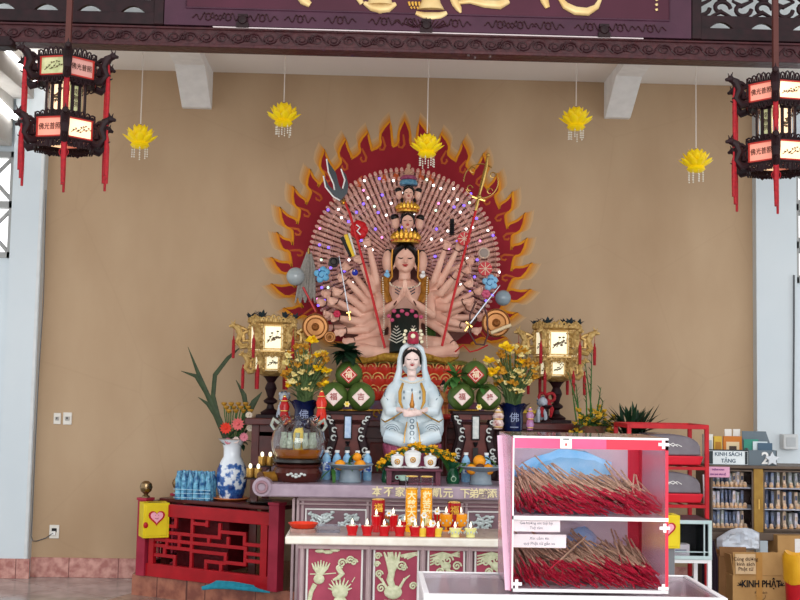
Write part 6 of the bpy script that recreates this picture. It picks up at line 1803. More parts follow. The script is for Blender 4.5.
# ================================================================ INLAID STANDS WITH COCONUTS
M_inlay = mat('pearl_inlay', '#D8D8D0', .3, col2='#A8B0B0', scale=40)
def inlaid_stand(px, label, plaque):
    Y = 8.42; uu = U(Y); top = at(px, 411, Y)
    r = thing('inlaid_stand', (top.x, Y, ZU), label, 'stand', 'inlaid stands holding the coconuts')
    H = top.z - ZU
    MB().box((0, 0, H - .012), (46 * uu, 36 * uu, .022)).build('stand_top', M_dkwood, r, bevel=.004)
    m = MB(); m.box((0, -13 * uu, H - .04), (38 * uu, 3 * uu, .04)); m.box((0, 0, H * .12), (36 * uu, 28 * uu, .02)); m.box((0, 0, H * .45), (28 * uu, 22 * uu, H * .7)); m.build('body', mat('stand_red_brown', '#6A2A22', .4, col2='#4A1A16', scale=14), r)
    for g in (-1, 1):
        for b_ in (-1, 1):
            m = MB(); y = b_ * 14 * uu
            m.tube([(g * 20 * uu, y, H - .03), (g * 16 * uu, y, H * .78), (g * 13.5 * uu, y, H * .6), (g * 17 * uu, y, H * .4), (g * 20.5 * uu, y, H * .22), (g * 18 * uu, y, 0)], [3.2 * uu, 3.6 * uu, 4.2 * uu, 4.4 * uu, 3.6 * uu, 2.4 * uu], 8, flat=.5)
            o = m.build('leg', M_dkwood, r)
            if b_ < 0:
                m = MB()
                for (x, z, rx, rz_) in ((13, .72, 3.2, 3.6), (13.5, .6, 3.6, 3), (17, .42, 3.4, 2.6), (19.5, .3, 2.6, 4), (16.5, .33, 2, 2.4), (16, .84, 2.6, 2), (19, .9, 2.4, 1.6), (18, .16, 2, 3)):
                    c_ = Vector((g * x * uu, y - 2.6 * uu, H * z))
                    m.torus(c_, rx * .7 * uu, .75 * uu, 10, 5, (pi / 2, 0, 0), a0=.4, a1=5.2); m.ell(c_ + Vector((g * 1.5 * uu, 0, 1.5 * uu)), (1.3 * uu, .5 * uu, 1 * uu), 6, 4)
                m.build('floral_inlay', M_inlay, o)
    m = MB(); m.box((0, -15 * uu, H * .76), (8 * uu, 2 * uu, H * .36)); m.build('plaque_frame', M_black, r, bevel=.003)
    m = MB(); m.box((0, -16.2 * uu, H * .76), (6 * uu, .8 * uu, H * .32)); m.build('plaque', plaque, r, bevel=.002)
    m = MB(); m.box((0, -15 * uu, H * .32), (5 * uu, 2 * uu, H * .3)); m.tube([(0, -15.2 * uu, H * .55), (0, -15.2 * uu, H * .48)], [2.5 * uu, 1 * uu], 6); m.build('centre_post', M_black, r)
    return top
M_coco = mat('coconut_green', '#52682E', .4, col2='#344A1E', scale=8)
M_sred = mat('sticker_red', '#C03028', .5); M_spale = mat('sticker_cream', '#E8CCC0', .5)
def coconut(px, py, R, dy, label, style, ch, tilt=0):
    Y = 8.42 + dy; uu = U(Y); c_ = at(px, py, Y)
    r = thing('coconut', c_, label, 'coconut', 'green coconuts with diamond stickers')
    m = MB(); m.lathe([(0, -R * 1.02 * uu), (R * .55 * uu, -R * .85 * uu), (R * .92 * uu, -R * .4 * uu), (R * uu, 0), (R * .93 * uu, R * .42 * uu), (R * .62 * uu, R * .82 * uu), (R * .25 * uu, R * 1.02 * uu), (0, R * 1.04 * uu)], (0, 0, 0), 22, R=(radians(14), tilt, 0)); m.build('husk', M_coco, r, ang=80)
    D = R * .62 * uu; y = -R * .98 * uu
    def dia(s_, yy, mm, nm, par):
        m = MB(); m.prism([(0, s_), (s_, 0), (0, -s_), (-s_, 0)], yy - .002, yy); return m.build(nm, mm, par, smooth=False)
    st = dia(D, y, M_sred if style == 'r' else M_spale, 'diamond_sticker', r)
    dia(D * .82, y - .002, M_spale if style == 'r' else mat('sticker_pale', '#F0DCD4', .5), 'sticker_border', st)
    if style == 'r': dia(D * .7, y - .004, M_sred, 'sticker_field', st)
    text_mesh('sticker_lettering', ch, D * .85, mat('sticker_cream_ink', '#F4E4C0', .5) if style == 'r' else mat('sticker_brown_ink', '#A4504C', .5), st, (0, y - .0065, 0), ext=.0008, bold=.0008)
    MB().tube([(0, 0, R * uu), (0, .004, R * 1.2 * uu)], [2 * uu, 1.4 * uu], 7).build('stem', mat('husk_brown', '#7C6A3C', .7), r)
tp = inlaid_stand(348.5, 'dark stand with white floral inlay and blue plaque, under the left coconuts', mat('plaque_blue', '#8CACD4', .35, col2='#C8D8E8', scale=40))
coconut(334, 397, 14.3, -.06, 'green coconut with pale diamond sticker, lower left of the left pile', 'p', '福')
coconut(361, 397, 14.3, -.06, 'green coconut with pale diamond sticker, lower right of the left pile', 'p', '吉')
coconut(349, 375, 13.8, .02, 'green coconut with red diamond sticker on top of the left pile', 'r', '福')
tp2 = inlaid_stand(474.5, 'dark stand with white floral inlay and silver plaque, under the right coconuts', M_inlay)
coconut(461, 397, 13.8, -.06, 'green coconut with pale diamond sticker, lower left of the right pile', 'p', '福')
coconut(488.5, 397.5, 13, -.06, 'green coconut with red and cream diamond sticker, lower right of the right pile', 'p', '祿')
coconut(474.5, 375, 13.8, .02, 'green coconut with red diamond sticker on top of the right pile', 'r', '福')
def small_yellow(px, py, label):
    Y = 8.26; c_ = at(px, py, Y); uu = U(Y)
    r = thing('yellow_blossom', c_, label, 'flower'); m = MB()
    for k in range(6):
        a = k * pi / 3; m.leaf((0, 0, 0), (cos(a), -.4, sin(a)), 3.4 * uu, 3 * uu, up=(0, -1, 0), bend=0, n=3)
    m.build('petals', mat('cream_petals', '#F4E8B0', .5), r); MB().ell((0, -.004, 0), 1.2 * uu, 7, 5).build('centre', M_yellow, r)
small_yellow(347, 404, 'small cream blossom between the left coconuts'); small_yellow(479, 407, 'small yellow blossom between the right coconuts')
def leafclump(name, px, py, Y, z, n, L, W, label, seed, spread=1.0, mm=None, cat='leaves', fwd=-.4, zmin=-.3):
    o_ = at(px, py, Y); uu = U(Y); rnd = random.Random(seed); m = MB()
    for k in range(n):
        a = 2 * pi * k / n + rnd.random(); e = rnd.uniform(zmin, 1.0)
        m.leaf((0, 0, 0), (cos(a) * spread, fwd + sin(a) * .5, e), L * uu * rnd.uniform(.7, 1.1), W * uu, bend=rnd.uniform(.1, .6), n=5)
    return tag(m.build(name, mm or M_dgreen, loc=o_), label, cat)
leafclump('ribbon_leaves', 347, 352, 8.38, 0, 36, 18, 12, 'dark glossy green leaf rosette on top of the left coconuts', 3, 1.0, fwd=-.1, zmin=-.7)
leafclump('coconut_leaves', 455, 377, 8.36, 0, 16, 17, 9, 'mid green leaves at the left of the right coconut pile', 5, .8, mat('mid_leaf', '#4C7C38', .5, col2='#2C5424', scale=20), zmin=-.8)
leafclump('coconut_leaves', 481, 388, 8.29, 0, 9, 11, 5, 'green leaves tucked between the right coconuts', 6, .9, mat('mid_leaf', '#4C7C38', .5), zmin=-.8)
# small gilded attendant figure beside the white statue
def attendant(px, pyb, Y, label):
    top = at(px, pyb, Y); uu = U(Y)
    r = thing('attendant_figurine', (top.x, Y, ZU), label, 'figurine')
    h = top.z - ZU
    m = MB(); m.lathe([(7 * uu, 0), (7 * uu, h * .1), (4.5 * uu, h * .2), (4.5 * uu, h * .85), (8 * uu, h), (0, h)], (0, 0, 0), 12); m.build('tall_plinth', M_rwood, r)
    m = MB(); m.tube([(0, 0, h), (0, 0, h + 10 * uu), (0, 0, h + 22 * uu), (0, 0, h + 28 * uu)], [6 * uu, 5 * uu, 5.4 * uu, 2 * uu], 10, flat=.7)
    for g in (-1, 1): m.tube([(g * 4.5 * uu, 0, h + 25 * uu), (g * 6.5 * uu, -1 * uu, h + 17 * uu), (g * 1 * uu, -5 * uu, h + 17 * uu)], [2 * uu, 2 * uu, 1.4 * uu], 8)
    m.build('robe', mat('figurine_robe', '#C8944C', .4, .3, col2='#B83C30', scale=26), r, remesh=.006)
    m = MB(); head(m, (0, 0, h + 31.5 * uu), 3.4 * uu); m.build('head', M_skin, r); feats((0, 0, h + 31.5 * uu), 3.4 * uu, r)
    m = MB(); m.ell((0, .4 * uu, h + 33.6 * uu), (3.7 * uu, 3.7 * uu, 3 * uu), 10, 7); m.ell((0, 0, h + 37 * uu), 1.8 * uu, 8, 5); m.build('hair', M_black, r)
    m = MB(); m.lathe([(7 * uu, 0), (8.5 * uu, 2 * uu), (8 * uu, 5 * uu), (0, 5 * uu)], (0, 0, h), 12); m.build('lotus_seat', mat('seat_red', '#C0342C', .4), r)
attendant(443, 419, 8.72, 'small gilded standing figurine on a plinth, right of the white statue')
# red glowing altar lamps and white candles beside the vases
def altar_lamp(px, pyb, hpx, Y, label, col, z=None, wpx=7, em=.5):
    top = at(px, pyb, Y); uu = U(Y); base = ZU if z is None else z
    r = thing('altar_lamp', (top.x, Y, base), label, 'lamp'); h0 = top.z - base; H = hpx * uu; W = wpx * uu
    m = MB(); m.lathe([(W * .8, 0), (W * .8, .01), (W * .25, .03), (W * .25, max(.04, h0 - .02)), (W * .8, h0), (0, h0)], (0, 0, 0), 14); m.build('lamp_stem', M_dkwood, r)
    m = MB(); m.lathe([(0, h0), (W * .7, h0), (W, h0 + H * .25), (W * .75, h0 + H * .45), (W, h0 + H * .65), (W * .6, h0 + H * .85), (W * .3, h0 + H)], (0, 0, 0), 16); m.build('lamp_glass', mat('lampglass_' + col[1:], col, .15, emit=em, col2='#8C1010', scale=30), r)
    m = MB()
    for t in (.1, .5, .85): m.torus((0, 0, h0 + H * t), W * .8, .7 * uu, 16, 5)
    m.ell((0, 0, h0 + H), W * .35, 8, 5); m.build('gilt_bands', M_goldm, r)
altar_lamp(284, 425, 28, 8.3, 'red and gold altar lamp left of the left cobalt vase', '#B01418', wpx=5.2, em=.05)
altar_lamp(321, 424, 32, 8.25, 'red and gold altar lamp right of the left cobalt vase', '#C8301C', wpx=5.5, em=.35)
altar_lamp(530, 430, 22, 8.3, 'lilac glass altar lamp right of the right cobalt vase', '#B494C4', wpx=4, em=.1)
altar_lamp(498, 429, 20, 8.3, 'white candle lamp with gold tips left of the right cobalt vase', '#ECE4DC', wpx=6, em=.1)
# red ribbon ornament hanging by the right lantern
p = at(541, 384, 8.95); r = thing('red_ribbon', (p.x, 8.95, ZT), 'red ribbon ornament on a little dark pedestal left of the right gilt lantern', 'ornament'); ux = U(8.95); hz = p.z - ZT
m = MB(); m.lathe([(6 * ux, 0), (6 * ux, 2 * ux), (2 * ux, 5 * ux), (2 * ux, 14 * ux), (6 * ux, 17 * ux), (6 * ux, 18 * ux), (0, 18 * ux)], (6 * ux, 0, 0), 12); m.build('little_pedestal', M_dkwood, r)
m = MB()
for g in (-1, 1):
    m.torus((6 * ux + g * 4 * ux, 0, 26 * ux), 4 * ux, 1.6 * ux, 14, 6, (pi / 2, 0, 0)); m.tube([(6 * ux, 0, 24 * ux), (6 * ux + g * 5 * ux, -.01, 14 * ux), (6 * ux + g * 4 * ux, 0, 6 * ux)], [1.6 * ux, 2.2 * ux, 1.2 * ux], 6, flat=.4)
m.build('ribbon_loops', M_tas, r)
p = at(538, 414, 9.0)
r = thing('gift_tray', (p.x - .06, 9.05, ZT), 'yellow-topped offering box beside the right cobalt vase', 'box')
MB().box((0, 0, 5 * ux), (24 * ux, .12, 10 * ux)).build('box_body', mat('box_brown', '#7C5030', .5), r, bevel=.003); MB().box((0, 0, 11 * ux), (26 * ux, .14, 3 * ux)).build('box_lid', mat('box_yellow', '#D8B430', .5), r, bevel=.003)

# ================================================================ GLASS BOWL
YB2 = 7.95
p = at(296, 484, YB2 - .15); ub = U(YB2)
r = thing('bowl_stand', (p.x, YB2, ZU), 'round dark brown wooden stand with white inlay under the glass bowl', 'stand')
m = MB(); m.lathe([(0, 0), (20 * ub, 0), (23 * ub, 3 * ub), (25 * ub, 9 * ub), (22 * ub, 14 * ub), (24 * ub, 15 * ub), (25 * ub, 17 * ub), (21 * ub, 18 * ub), (0, 18 * ub)], (0, 0, 0), 32); m.build('stand_body', mat('brown_lacquer', '#4C201A', .2, coat=.4), r)
m = MB()
for x, z in ((-8, 8), (-5, 9), (-3, 7), (0, 8.5), (3, 7), (5, 9), (8, 8), (0, 6)): m.ell((x * ub, -sqrt(max(0, 25.2 ** 2 - x * x)) * ub, z * ub), (1.8 * ub, .8 * ub, 1.3 * ub), 7, 5)
m.build('inlay_flowers', M_inlay, r)
m = MB(); m.lathe([(20 * ub, 0), (25 * ub, 1.5 * ub), (25 * ub, 4 * ub), (20 * ub, 6 * ub)], (0, 0, 18 * ub), 32); m.build('metal_ring', mat('dark_metal', '#3C3A38', .25, .7), r)
r = thing('glass_bowl', (p.x, YB2, ZU + 19 * ub), 'large round glass bowl with amber liquid and wavy rim on the brown stand', 'bowl')
prof = [(14, 0), (22, 4), (26, 12), (27, 20), (25, 30), (20, 37), (18, 40), (21, 44)]
m = MB(); m.lathe([(0, 0)] + [(a * ub, b * ub) for a, b in prof] + [((a - 1) * ub, b * ub + .001) for a, b in prof[::-1]] + [(0, 1 * ub)], (0, 0, 0), 40)
m.v = [(x, y, z + (2 * ub * cos(8 * atan2(y, x)) if z > 38 * ub else 0)) for x, y, z in m.v]; m.build('bowl_glass', M_glass, r)
m = MB(); m.lathe([(0, 1.2 * ub), (13 * ub, 1.2 * ub), (20.5 * ub, 4.5 * ub), (24.4 * ub, 12 * ub), (24.6 * ub, 13 * ub), (0, 13 * ub)], (0, 0, 0), 36); m.build('amber_liquid', mat('amber_liquid', '#C8781C', .05, trans=.5, emit=.05, ecol='#D88020', col2='#B8640C'), r)
m = MB()
for g in (-1, 1):
    m.tube([(g * 20 * ub, 0, 38 * ub), (g * 25 * ub, -.01, 42 * ub), (g * 27 * ub, 0, 36 * ub), (g * 24 * ub, 0, 31 * ub)], [1.8 * ub, 2.2 * ub, 1.8 * ub, 1.2 * ub], 8)
m.build('glass_handle', mat('frosted_glass', '#D8E0D4', .15, trans=.5), r)
m = MB(); rnd = random.Random(4)
m.lathe([(0, 13 * ub), (5 * ub, 13 * ub), (5.5 * ub, 26 * ub), (4 * ub, 33 * ub), (0, 33 * ub)], (0, 0, 0), 14); m.build('inner_candle', mat('inner_yellow', '#E8C83C', .3, emit=.15), r)
m = MB()
for k in range(7):
    a = -pi + k * pi / 6; c_ = Vector((cos(a) * 15 * ub, sin(a) * 15 * ub, 14 * ub)); m.lathe([(3 * ub, 0), (3.6 * ub, 5 * ub), (2 * ub, 11 * ub), (2.4 * ub, 15 * ub)], c_, 8)
m.build('etched_bottles', mat('pale_glass_pattern', '#C8D4C0', .2, col2='#7C8C74', scale=60), r)
# small gold votive cups on a tiered rack left of the bowl
cups = [(262, 466, 8.12), (270, 461, 8.18), (256, 480, 8.02), (251, 488, 8.5), (263, 479, 8.12)]
GC = 'gold votive cups left of the glass bowl'
def votive(px, py, Y, z, label, proto):
    c_ = at(px, py, Y)
    if proto: return dup(proto, (c_.x, Y, z), None, label)
    r = thing('votive_cup', (c_.x, Y, z), label, 'votive cup', GC); a = U(Y)
    m = MB(); m.lathe([(0, 0), (3.4 * a, 0), (4 * a, 1 * a), (4 * a, 9 * a), (3.6 * a, 9 * a), (3.4 * a, 2 * a), (0, 2 * a)], (0, 0, 0), 14); m.build('cup_body', mat('gold_cup', '#C89C50', .25, .7), r)
    MB().ell((0, 0, 11 * a), (1.6 * a, 1.6 * a, 2.6 * a), 8, 6).build('flame', mat('candle_flame', '#FFF4D0', .4, emit=2.0), r)
    return r
rk = at(258, 470, 8.1); 
r = thing('tiered_rack', (rk.x - .0, 8.12, ZU), 'small dark tiered rack for votive cups at the left end of the marble altar', 'rack')
a = U(8.12)
m = MB(); m.box((0, 0, .005), (26 * a, .16, .01)); m.box((3 * a, .03, 12 * a), (18 * a, .1, .008)); m.build('shelves', M_dkwood, r, bevel=.001)
for g in (-1, 1): MB().box((3 * a + g * 8.5 * a, .03, 6 * a), (.008, .09, 12 * a)).build('upright', M_dkwood, r)
pr = votive(262, 466, 8.14, ZU + 12 * a + .005, 'gold votive cup on the upper tier of the rack, left', None)
votive(270, 466, 8.14, ZU + 12 * a + .005, 'gold votive cup on the upper tier of the rack, right', pr)
votive(250, 480, 8.08, ZU + .011, 'gold votive cup on the lower tier of the rack, at its left end', pr)
votive(258, 480, 8.06, ZU + .011, 'gold votive cup on the lower tier of the rack, beside the glass bowl', pr)
p = at(272, 478, 7.85)
r = thing('wooden_mallet', (p.x, 7.86, ZU + 5 * a), 'golden brown wooden cylinder lying on the left scroll of the marble altar', 'mallet')
m = MB(); m.tube([(-.07, -.06, 0), (.05, .06, 0)], 5 * a, 14); m.build('mallet_head', mat('golden_wood', '#A4742C', .35, col2='#6C4818', scale=30), r); m = MB(); m.tube([(-.075, -.065, 0), (-.068, -.058, 0)], 5.2 * a, 14); m.build('end_cap', mat('brown_cap', '#5A3418', .3), r)

# ================================================================ WATER BOTTLES AND FRUIT BOWLS ON THE UPPER ALTAR
GB = 'small water bottles behind the fruit bowls'
Y = 8.14; hB = 29 * U(Y)
M_wb = mat('clear_bottle', '#A4CCE4', .12, col2='#5C9CCC', scale=30, coat=.4)
wb0 = None
for px, lab in ((326.5, 'first from the left'), (337, 'second from the left'), (347, 'in the middle'), (357.5, 'fourth from the left'), (367.5, 'rightmost')):
    c_ = at(px, 460, Y); t = 'white-capped water bottle of the left row of five, ' + lab
    if wb0 is None: wb0 = water_bottle(hB, 4.6 * U(Y), M_wb, loc=(c_.x, Y, ZU), label=t, group=GB)
    else: dup(wb0, (c_.x, Y, ZU), None, t)
for px, lab in ((466, 'left one'), (486.5, 'right one')):
    c_ = at(px, 460, Y); dup(wb0, (c_.x, Y, ZU), None, 'white-capped water bottle behind the right fruit bowl, ' + lab)
def fruit_bowl(px, label, oranges, leafy, seed):
    Y = 7.92; uu = U(Y); c_ = at(px, 480, Y)
    r = thing('fruit_bowl', (c_.x, Y, ZU), label, 'bowl', 'footed fruit bowls')
    m = MB(); m.lathe([(0, 0), (11 * uu, 0), (12 * uu, 1 * uu), (10.5 * uu, 3 * uu), (9.8 * uu, 11 * uu), (11 * uu, 13 * uu), (19 * uu, 15.5 * uu), (23 * uu, 18 * uu), (22.5 * uu, 18.8 * uu), (12 * uu, 15 * uu), (0, 14 * uu)], (0, 0, 0), 32); m.build('bowl_body', mat('grey_glaze', '#8C98A0', .3, col2='#748490', scale=20), r)
    for (x, y, R, lb) in oranges:
        o_ = at(x, y, Y - .03); t = thing('orange', o_, lb, 'orange', 'oranges in the fruit bowls')
        MB().ell((0, 0, 0), (R * uu, R * uu, R * .93 * uu), 16, 10).build('peel', mat('orange_peel', '#F0A028', .45, col2='#E08818', scale=70, bump=.1), t); MB().ell((0, 0, R * .93 * uu), (1.2 * uu, 1.2 * uu, .6 * uu), 6, 4).build('stem_button', M_green, t)
    rnd = random.Random(seed)
    for (x, y, L) in leafy:
        o_ = at(x, y, Y - .02); m = MB()
        for k in range(5):
            a = rnd.uniform(0, 2 * pi); m.leaf((0, 0, 0), (cos(a), -.5 + .3 * sin(a), rnd.uniform(-.6, .8)), L * uu, 4.5 * uu, bend=.3)
        tag(m.build('fruit_leaves', mat('mid_leaf', '#4C7C38', .5), loc=o_), label='green leaves in the ' + ('left' if px < 400 else 'right') + ' fruit bowl near its %s side' % ('left' if x < px else 'right'), cat='leaves')
fruit_bowl(350, 'grey footed bowl holding oranges and leaves, left of the white cups', [(340, 465, 5.6, 'orange at the left in the left fruit bowl'), (360, 465, 5.8, 'orange at the right in the left fruit bowl'), (357, 457, 4.6, 'smaller orange behind in the left fruit bowl')], [(333, 469, 17), (349, 463, 12)], 4)
fruit_bowl(481, 'grey footed bowl piled with oranges, right of the white cups', [(479.5, 461, 6.4, 'orange on top of the pile in the right fruit bowl'), (472, 469, 6, 'orange at the lower left in the right fruit bowl'), (488, 469.5, 6, 'orange at the lower right in the right fruit bowl')], [(466, 463, 13), (489, 460, 10)], 7)
p = at(480, 467, 7.84); tag(MB().ell((0, 0, 0), (3.6 * uv, 3 * uv, 3 * uv), 10, 7).build('brown_fruit', mat('brown_fruit', '#5C3420', .5), loc=p), 'small dark brown fruit among the oranges of the right bowl', 'fruit')

# ================================================================ CUP STAND, CUPS, CHRYSANTHEMUMS
Y0 = 7.76; c_ = at(413.5, 487, Y0); us = U(Y0 + .1)
r = thing('cup_stand', (c_.x, Y0 + .1, ZU), 'low purple-brown lacquered stand carrying three white lidded cups', 'stand')
Hc = 16 * us
MB().box((0, 0, Hc - .008), (56 * us, .2, .016)).build('stand_top', mat('plum_wood', '#6A3444', .35, col2='#542634', scale=12), r, bevel=.003)
m = MB(); m.box((-24 * us, 0, Hc / 2 - .008), (5 * us, .18, Hc - .016)); m.box((24 * us, 0, Hc / 2 - .008), (5 * us, .18, Hc - .016)); m.box((0, .05, Hc / 2), (46 * us, .02, Hc - .03)); m.box((0, -.07, .01), (50 * us, .03, .014)); m.build('side_supports', mat('plum_wood', '#6A3444', .35), r, bevel=.002)
ZK = ZU + Hc
def lidded(px, w_, h_, label, emb):
    p = at(px, 470, Y0 + .06); t = thing('lidded_cup', (p.x, Y0 + .06, ZK), label, 'cup', 'white lidded cups on the stand')
    m = MB(); m.lathe([(0, 0), (w_ * 1.35 * us, .5 * us), (w_ * 1.55 * us, 1.6 * us), (w_ * 1.5 * us, 2 * us), (w_ * .8 * us, 1.4 * us), (0, 1.4 * us)], (0, 0, 0), 24); m.build('saucer', mat('cup_white', '#F0F0EE', .2), t)
    m = MB(); m.lathe([(0, 1.5 * us), (w_ * .65 * us, 1.5 * us), (w_ * .95 * us, h_ * .3 * us), (w_ * 1.02 * us, h_ * .62 * us), (w_ * .98 * us, h_ * .66 * us), (0, h_ * .66 * us)], (0, 0, 0), 24); m.build('cup_body', mat('cup_white', '#F0F0EE', .2), t)
    m = MB(); m.lathe([(w_ * 1.08 * us, h_ * .66 * us), (w_ * .95 * us, h_ * .76 * us), (w_ * .45 * us, h_ * .85 * us), (w_ * .16 * us, h_ * .87 * us), (w_ * .26 * us, h_ * .94 * us), (0, h_ * us)], (0, 0, 0), 24); m.build('lid', mat('cup_white', '#F0F0EE', .2), t)
    m = MB(); m.torus((0, -w_ * 1.0 * us, h_ * .42 * us), 2.4 * us, .6 * us, 14, 5, (pi / 2, 0, 0)); m.ell((0, -w_ * 1.0 * us, h_ * .42 * us), (1.3 * us, .5 * us, 1.3 * us), 8, 5); m.build('gold_emblem', M_goldc, t)
lidded(397, 6.2, 16, 'white lidded cup with gold emblem, the left of three on the stand', 0)
lidded(412.5, 8, 21, 'larger white lidded cup in the middle of the stand', 0)
lidded(430, 6.2, 15.5, 'white lidded cup with gold emblem, the right of three on the stand', 0)
p = at(403, 478, Y0 - .0); t = thing('tea_cup', (p.x, Y0 + .0 + .02, ZU + .03), 'pale green small tea cup tucked under the stand', 'cup')
m = MB(); m.lathe([(0, 0), (3 * us, 0), (5.6 * us, 5 * us), (5.2 * us, 5 * us), (2.6 * us, .8 * us), (0, .8 * us)], (0, 0, 0), 18); m.build('cup_body', mat('celadon', '#B4D4C4', .2), t); m = MB(); m.torus((-5.6 * us, 0, 3 * us), 1.8 * us, .5 * us, 12, 5, (pi / 2, 0, 0)); m.build('cup_handle', mat('celadon', '#B4D4C4', .2), t)
m = MB(); m.lathe([(0, -.03), (4 * us, -.03), (4 * us, -.002), (0, -.002)], (0, 0, 0), 14); m.build('cup_foot', M_dkwood, t)
GG = 'green glass vases of the yellow flowers'
M_gglass = mat('green_glass', '#1E5C3C', .1, col2='#103C24', coat=.6)
for px, lab in ((453, 'small dark green glass vase right of the white cups'), (388, 'small dark green glass vase behind the left white cup')):
    Yv = 7.98; p = at(px, 480, Yv); uu = U(Yv); t = thing('glass_vase', (p.x, Yv, ZU), lab, 'vase', GG)
    m = MB(); m.lathe([(0, 0), (6 * uu, 0), (7 * uu, 3 * uu), (6 * uu, 10 * uu), (4 * uu, 15 * uu), (6.5 * uu, 21 * uu), (5.8 * uu, 21 * uu), (3 * uu, 15 * uu), (0, 14 * uu)], (0, 0, 0), 20); m.build('vase_body', M_gglass, t); MB().torus((0, -6.8 * uu, 5 * uu), 2.4 * uu, .4 * uu, 12, 5, (pi / 2, 0, 0)).build('vase_crest', mat('vase_crest', '#A8C8A8', .3), t)
    base = Vector((p.x, Yv, ZU + 20 * uu))
    BQ2 = thing('chrysanthemum_spray', base, 'spray of yellow flowers arching ' + ('rightwards from the right green vase' if px > 400 else 'over the left and middle white cups'), 'flowers', 'yellow flower sprays in the green vases')
    rnd = random.Random(px); sm = MB(); lm = MB()
    pts = []
    if px < 400:
        for k in range(50):
            t_ = rnd.random(); x = 378 + 50 * t_; y = 466 - 19 * sin(min(1, t_ * 1.15) * pi / 1.9) ** .8 + rnd.uniform(-2, 6 if t_ > .25 else 3); pts.append((x, y))
    else:
        for k in range(46):
            t_ = rnd.random(); x = 414 + 48 * t_; y = 446 + 12 * t_ ** 1.6 + rnd.uniform(-2.5, 8); pts.append((x, y))
    for (x, y) in pts:
        q = at(x, y, Yv + rnd.uniform(-.07, .08)) - base
        sm.tube([Vector((rnd.uniform(-2, 2) * uu, 0, -14 * uu)), q * .4 + Vector((0, 0, 5 * uu)), q], .4 * uu, 4)
        m = MB(); flower_blob(m, q, rnd.uniform(2.2, 3.3) * uu, rnd, 6); m.build('blossom', mat('golden_petals', '#F0BC20', .5, col2='#D89810', scale=60), BQ2)
        if rnd.random() < .7: lm.leaf(q, (rnd.uniform(-1, 1), -.4, rnd.uniform(-1, .3)), 6 * uu, 2.4 * uu)
    sm.build('stems', M_green, BQ2); lm.build('leaves', mat('mid_leaf', '#4C7C38', .5), BQ2)

# ================================================================ THINGS ON THE LOWER ALTAR
def tall_lamp(px, label, ch):
    Y = 6.88; uu = U(Y); p = at(px, 525, Y)
    t = thing('tall_candle_lamp', (p.x, Y, ZL + .004), label, 'candle lamp', 'tall yellow candle lamps')
    W = 6.4 * uu; H = 54 * uu
    m = MB(); m.lathe([(0, 0), (W, 0), (W, H), (W * .93, H), (W * .93, H * .8), (0, H * .79)], (0, 0, 0), 20); m.v = [(x * .98, y * .98, z) for x, y, z in m.v]
    m = MB(); m.lathe([(0, 0), (W * .9, 0), (W * .9, H * .78), (0, H * .78)], (0, 0, 0), 20); m.build('amber_core', mat('amber_core', '#F0A818', .25, emit=.28, ecol='#FFB020', col2='#E08C10', scale=9), t)
    m = MB(); m.lathe([(W, 0), (W, H), (W * .94, H), (W * .94, 0)], (0, 0, 0), 20); m.build('clear_tube', mat('clear_sleeve', '#FFFFFF', .03, trans=1.0, col2='#FFFFFF', ior=1.1), t)
    m = MB(); m.torus((0, 0, H), W * .97, .5 * uu, 20, 5); m.torus((0, 0, H * .78), W * .97, .6 * uu, 20, 5); m.build('gilt_rings', M_goldm, t)
    text_mesh('vertical_lettering', ch, 8.5 * uu, mat('lettering_pale_gold', '#FFF0B0', .4), t, (0, -W - .001, H * .42), ext=.001, bold=.0012)
tall_lamp(411, 'tall clear-topped yellow candle lamp with pale characters, the left of two', '大\n慈\n大\n悲')
tall_lamp(426, 'tall clear-topped yellow candle lamp with pale characters, the right of two', '救\n苦\n救\n難')
def red_drum(px, py0, py1, label):
    Y = 6.95; uu = U(Y); p = at(px, 525, Y); H = at(px, py0, Y).z - ZL
    t = thing('red_candle_jar', (p.x, Y, ZL + .004), label, 'candle jar', 'red candle jars behind the small cups'); W = 6.6 * uu
    m = MB(); m.lathe([(0, 0), (W, 0), (W * 1.02, H * .5), (W, H), (W * .88, H), (W * .88, H * .9), (0, H * .9)], (0, 0, 0), 22); m.build('jar_body', mat('red_wax', '#B8141C', .2, col2='#8C0C14', coat=.5), t)
    MB().torus((0, 0, H), W * .96, .6 * uu, 22, 5).build('gilt_rim', M_goldm, t)
    text_mesh('gilt_lettering', '福', 9 * uu, M_goldc, t, (0, -W - .002, H * .72), ext=.001, bold=.001)
red_drum(378, 500, 525, 'tall red candle jar with gold lettering, left of the yellow candle lamps')
red_drum(454, 503, 525, 'tall red candle jar with gold lettering, right of the yellow candle lamps')
M_fl = mat('candle_flame', '#FFF4D0', .4, emit=2.0)
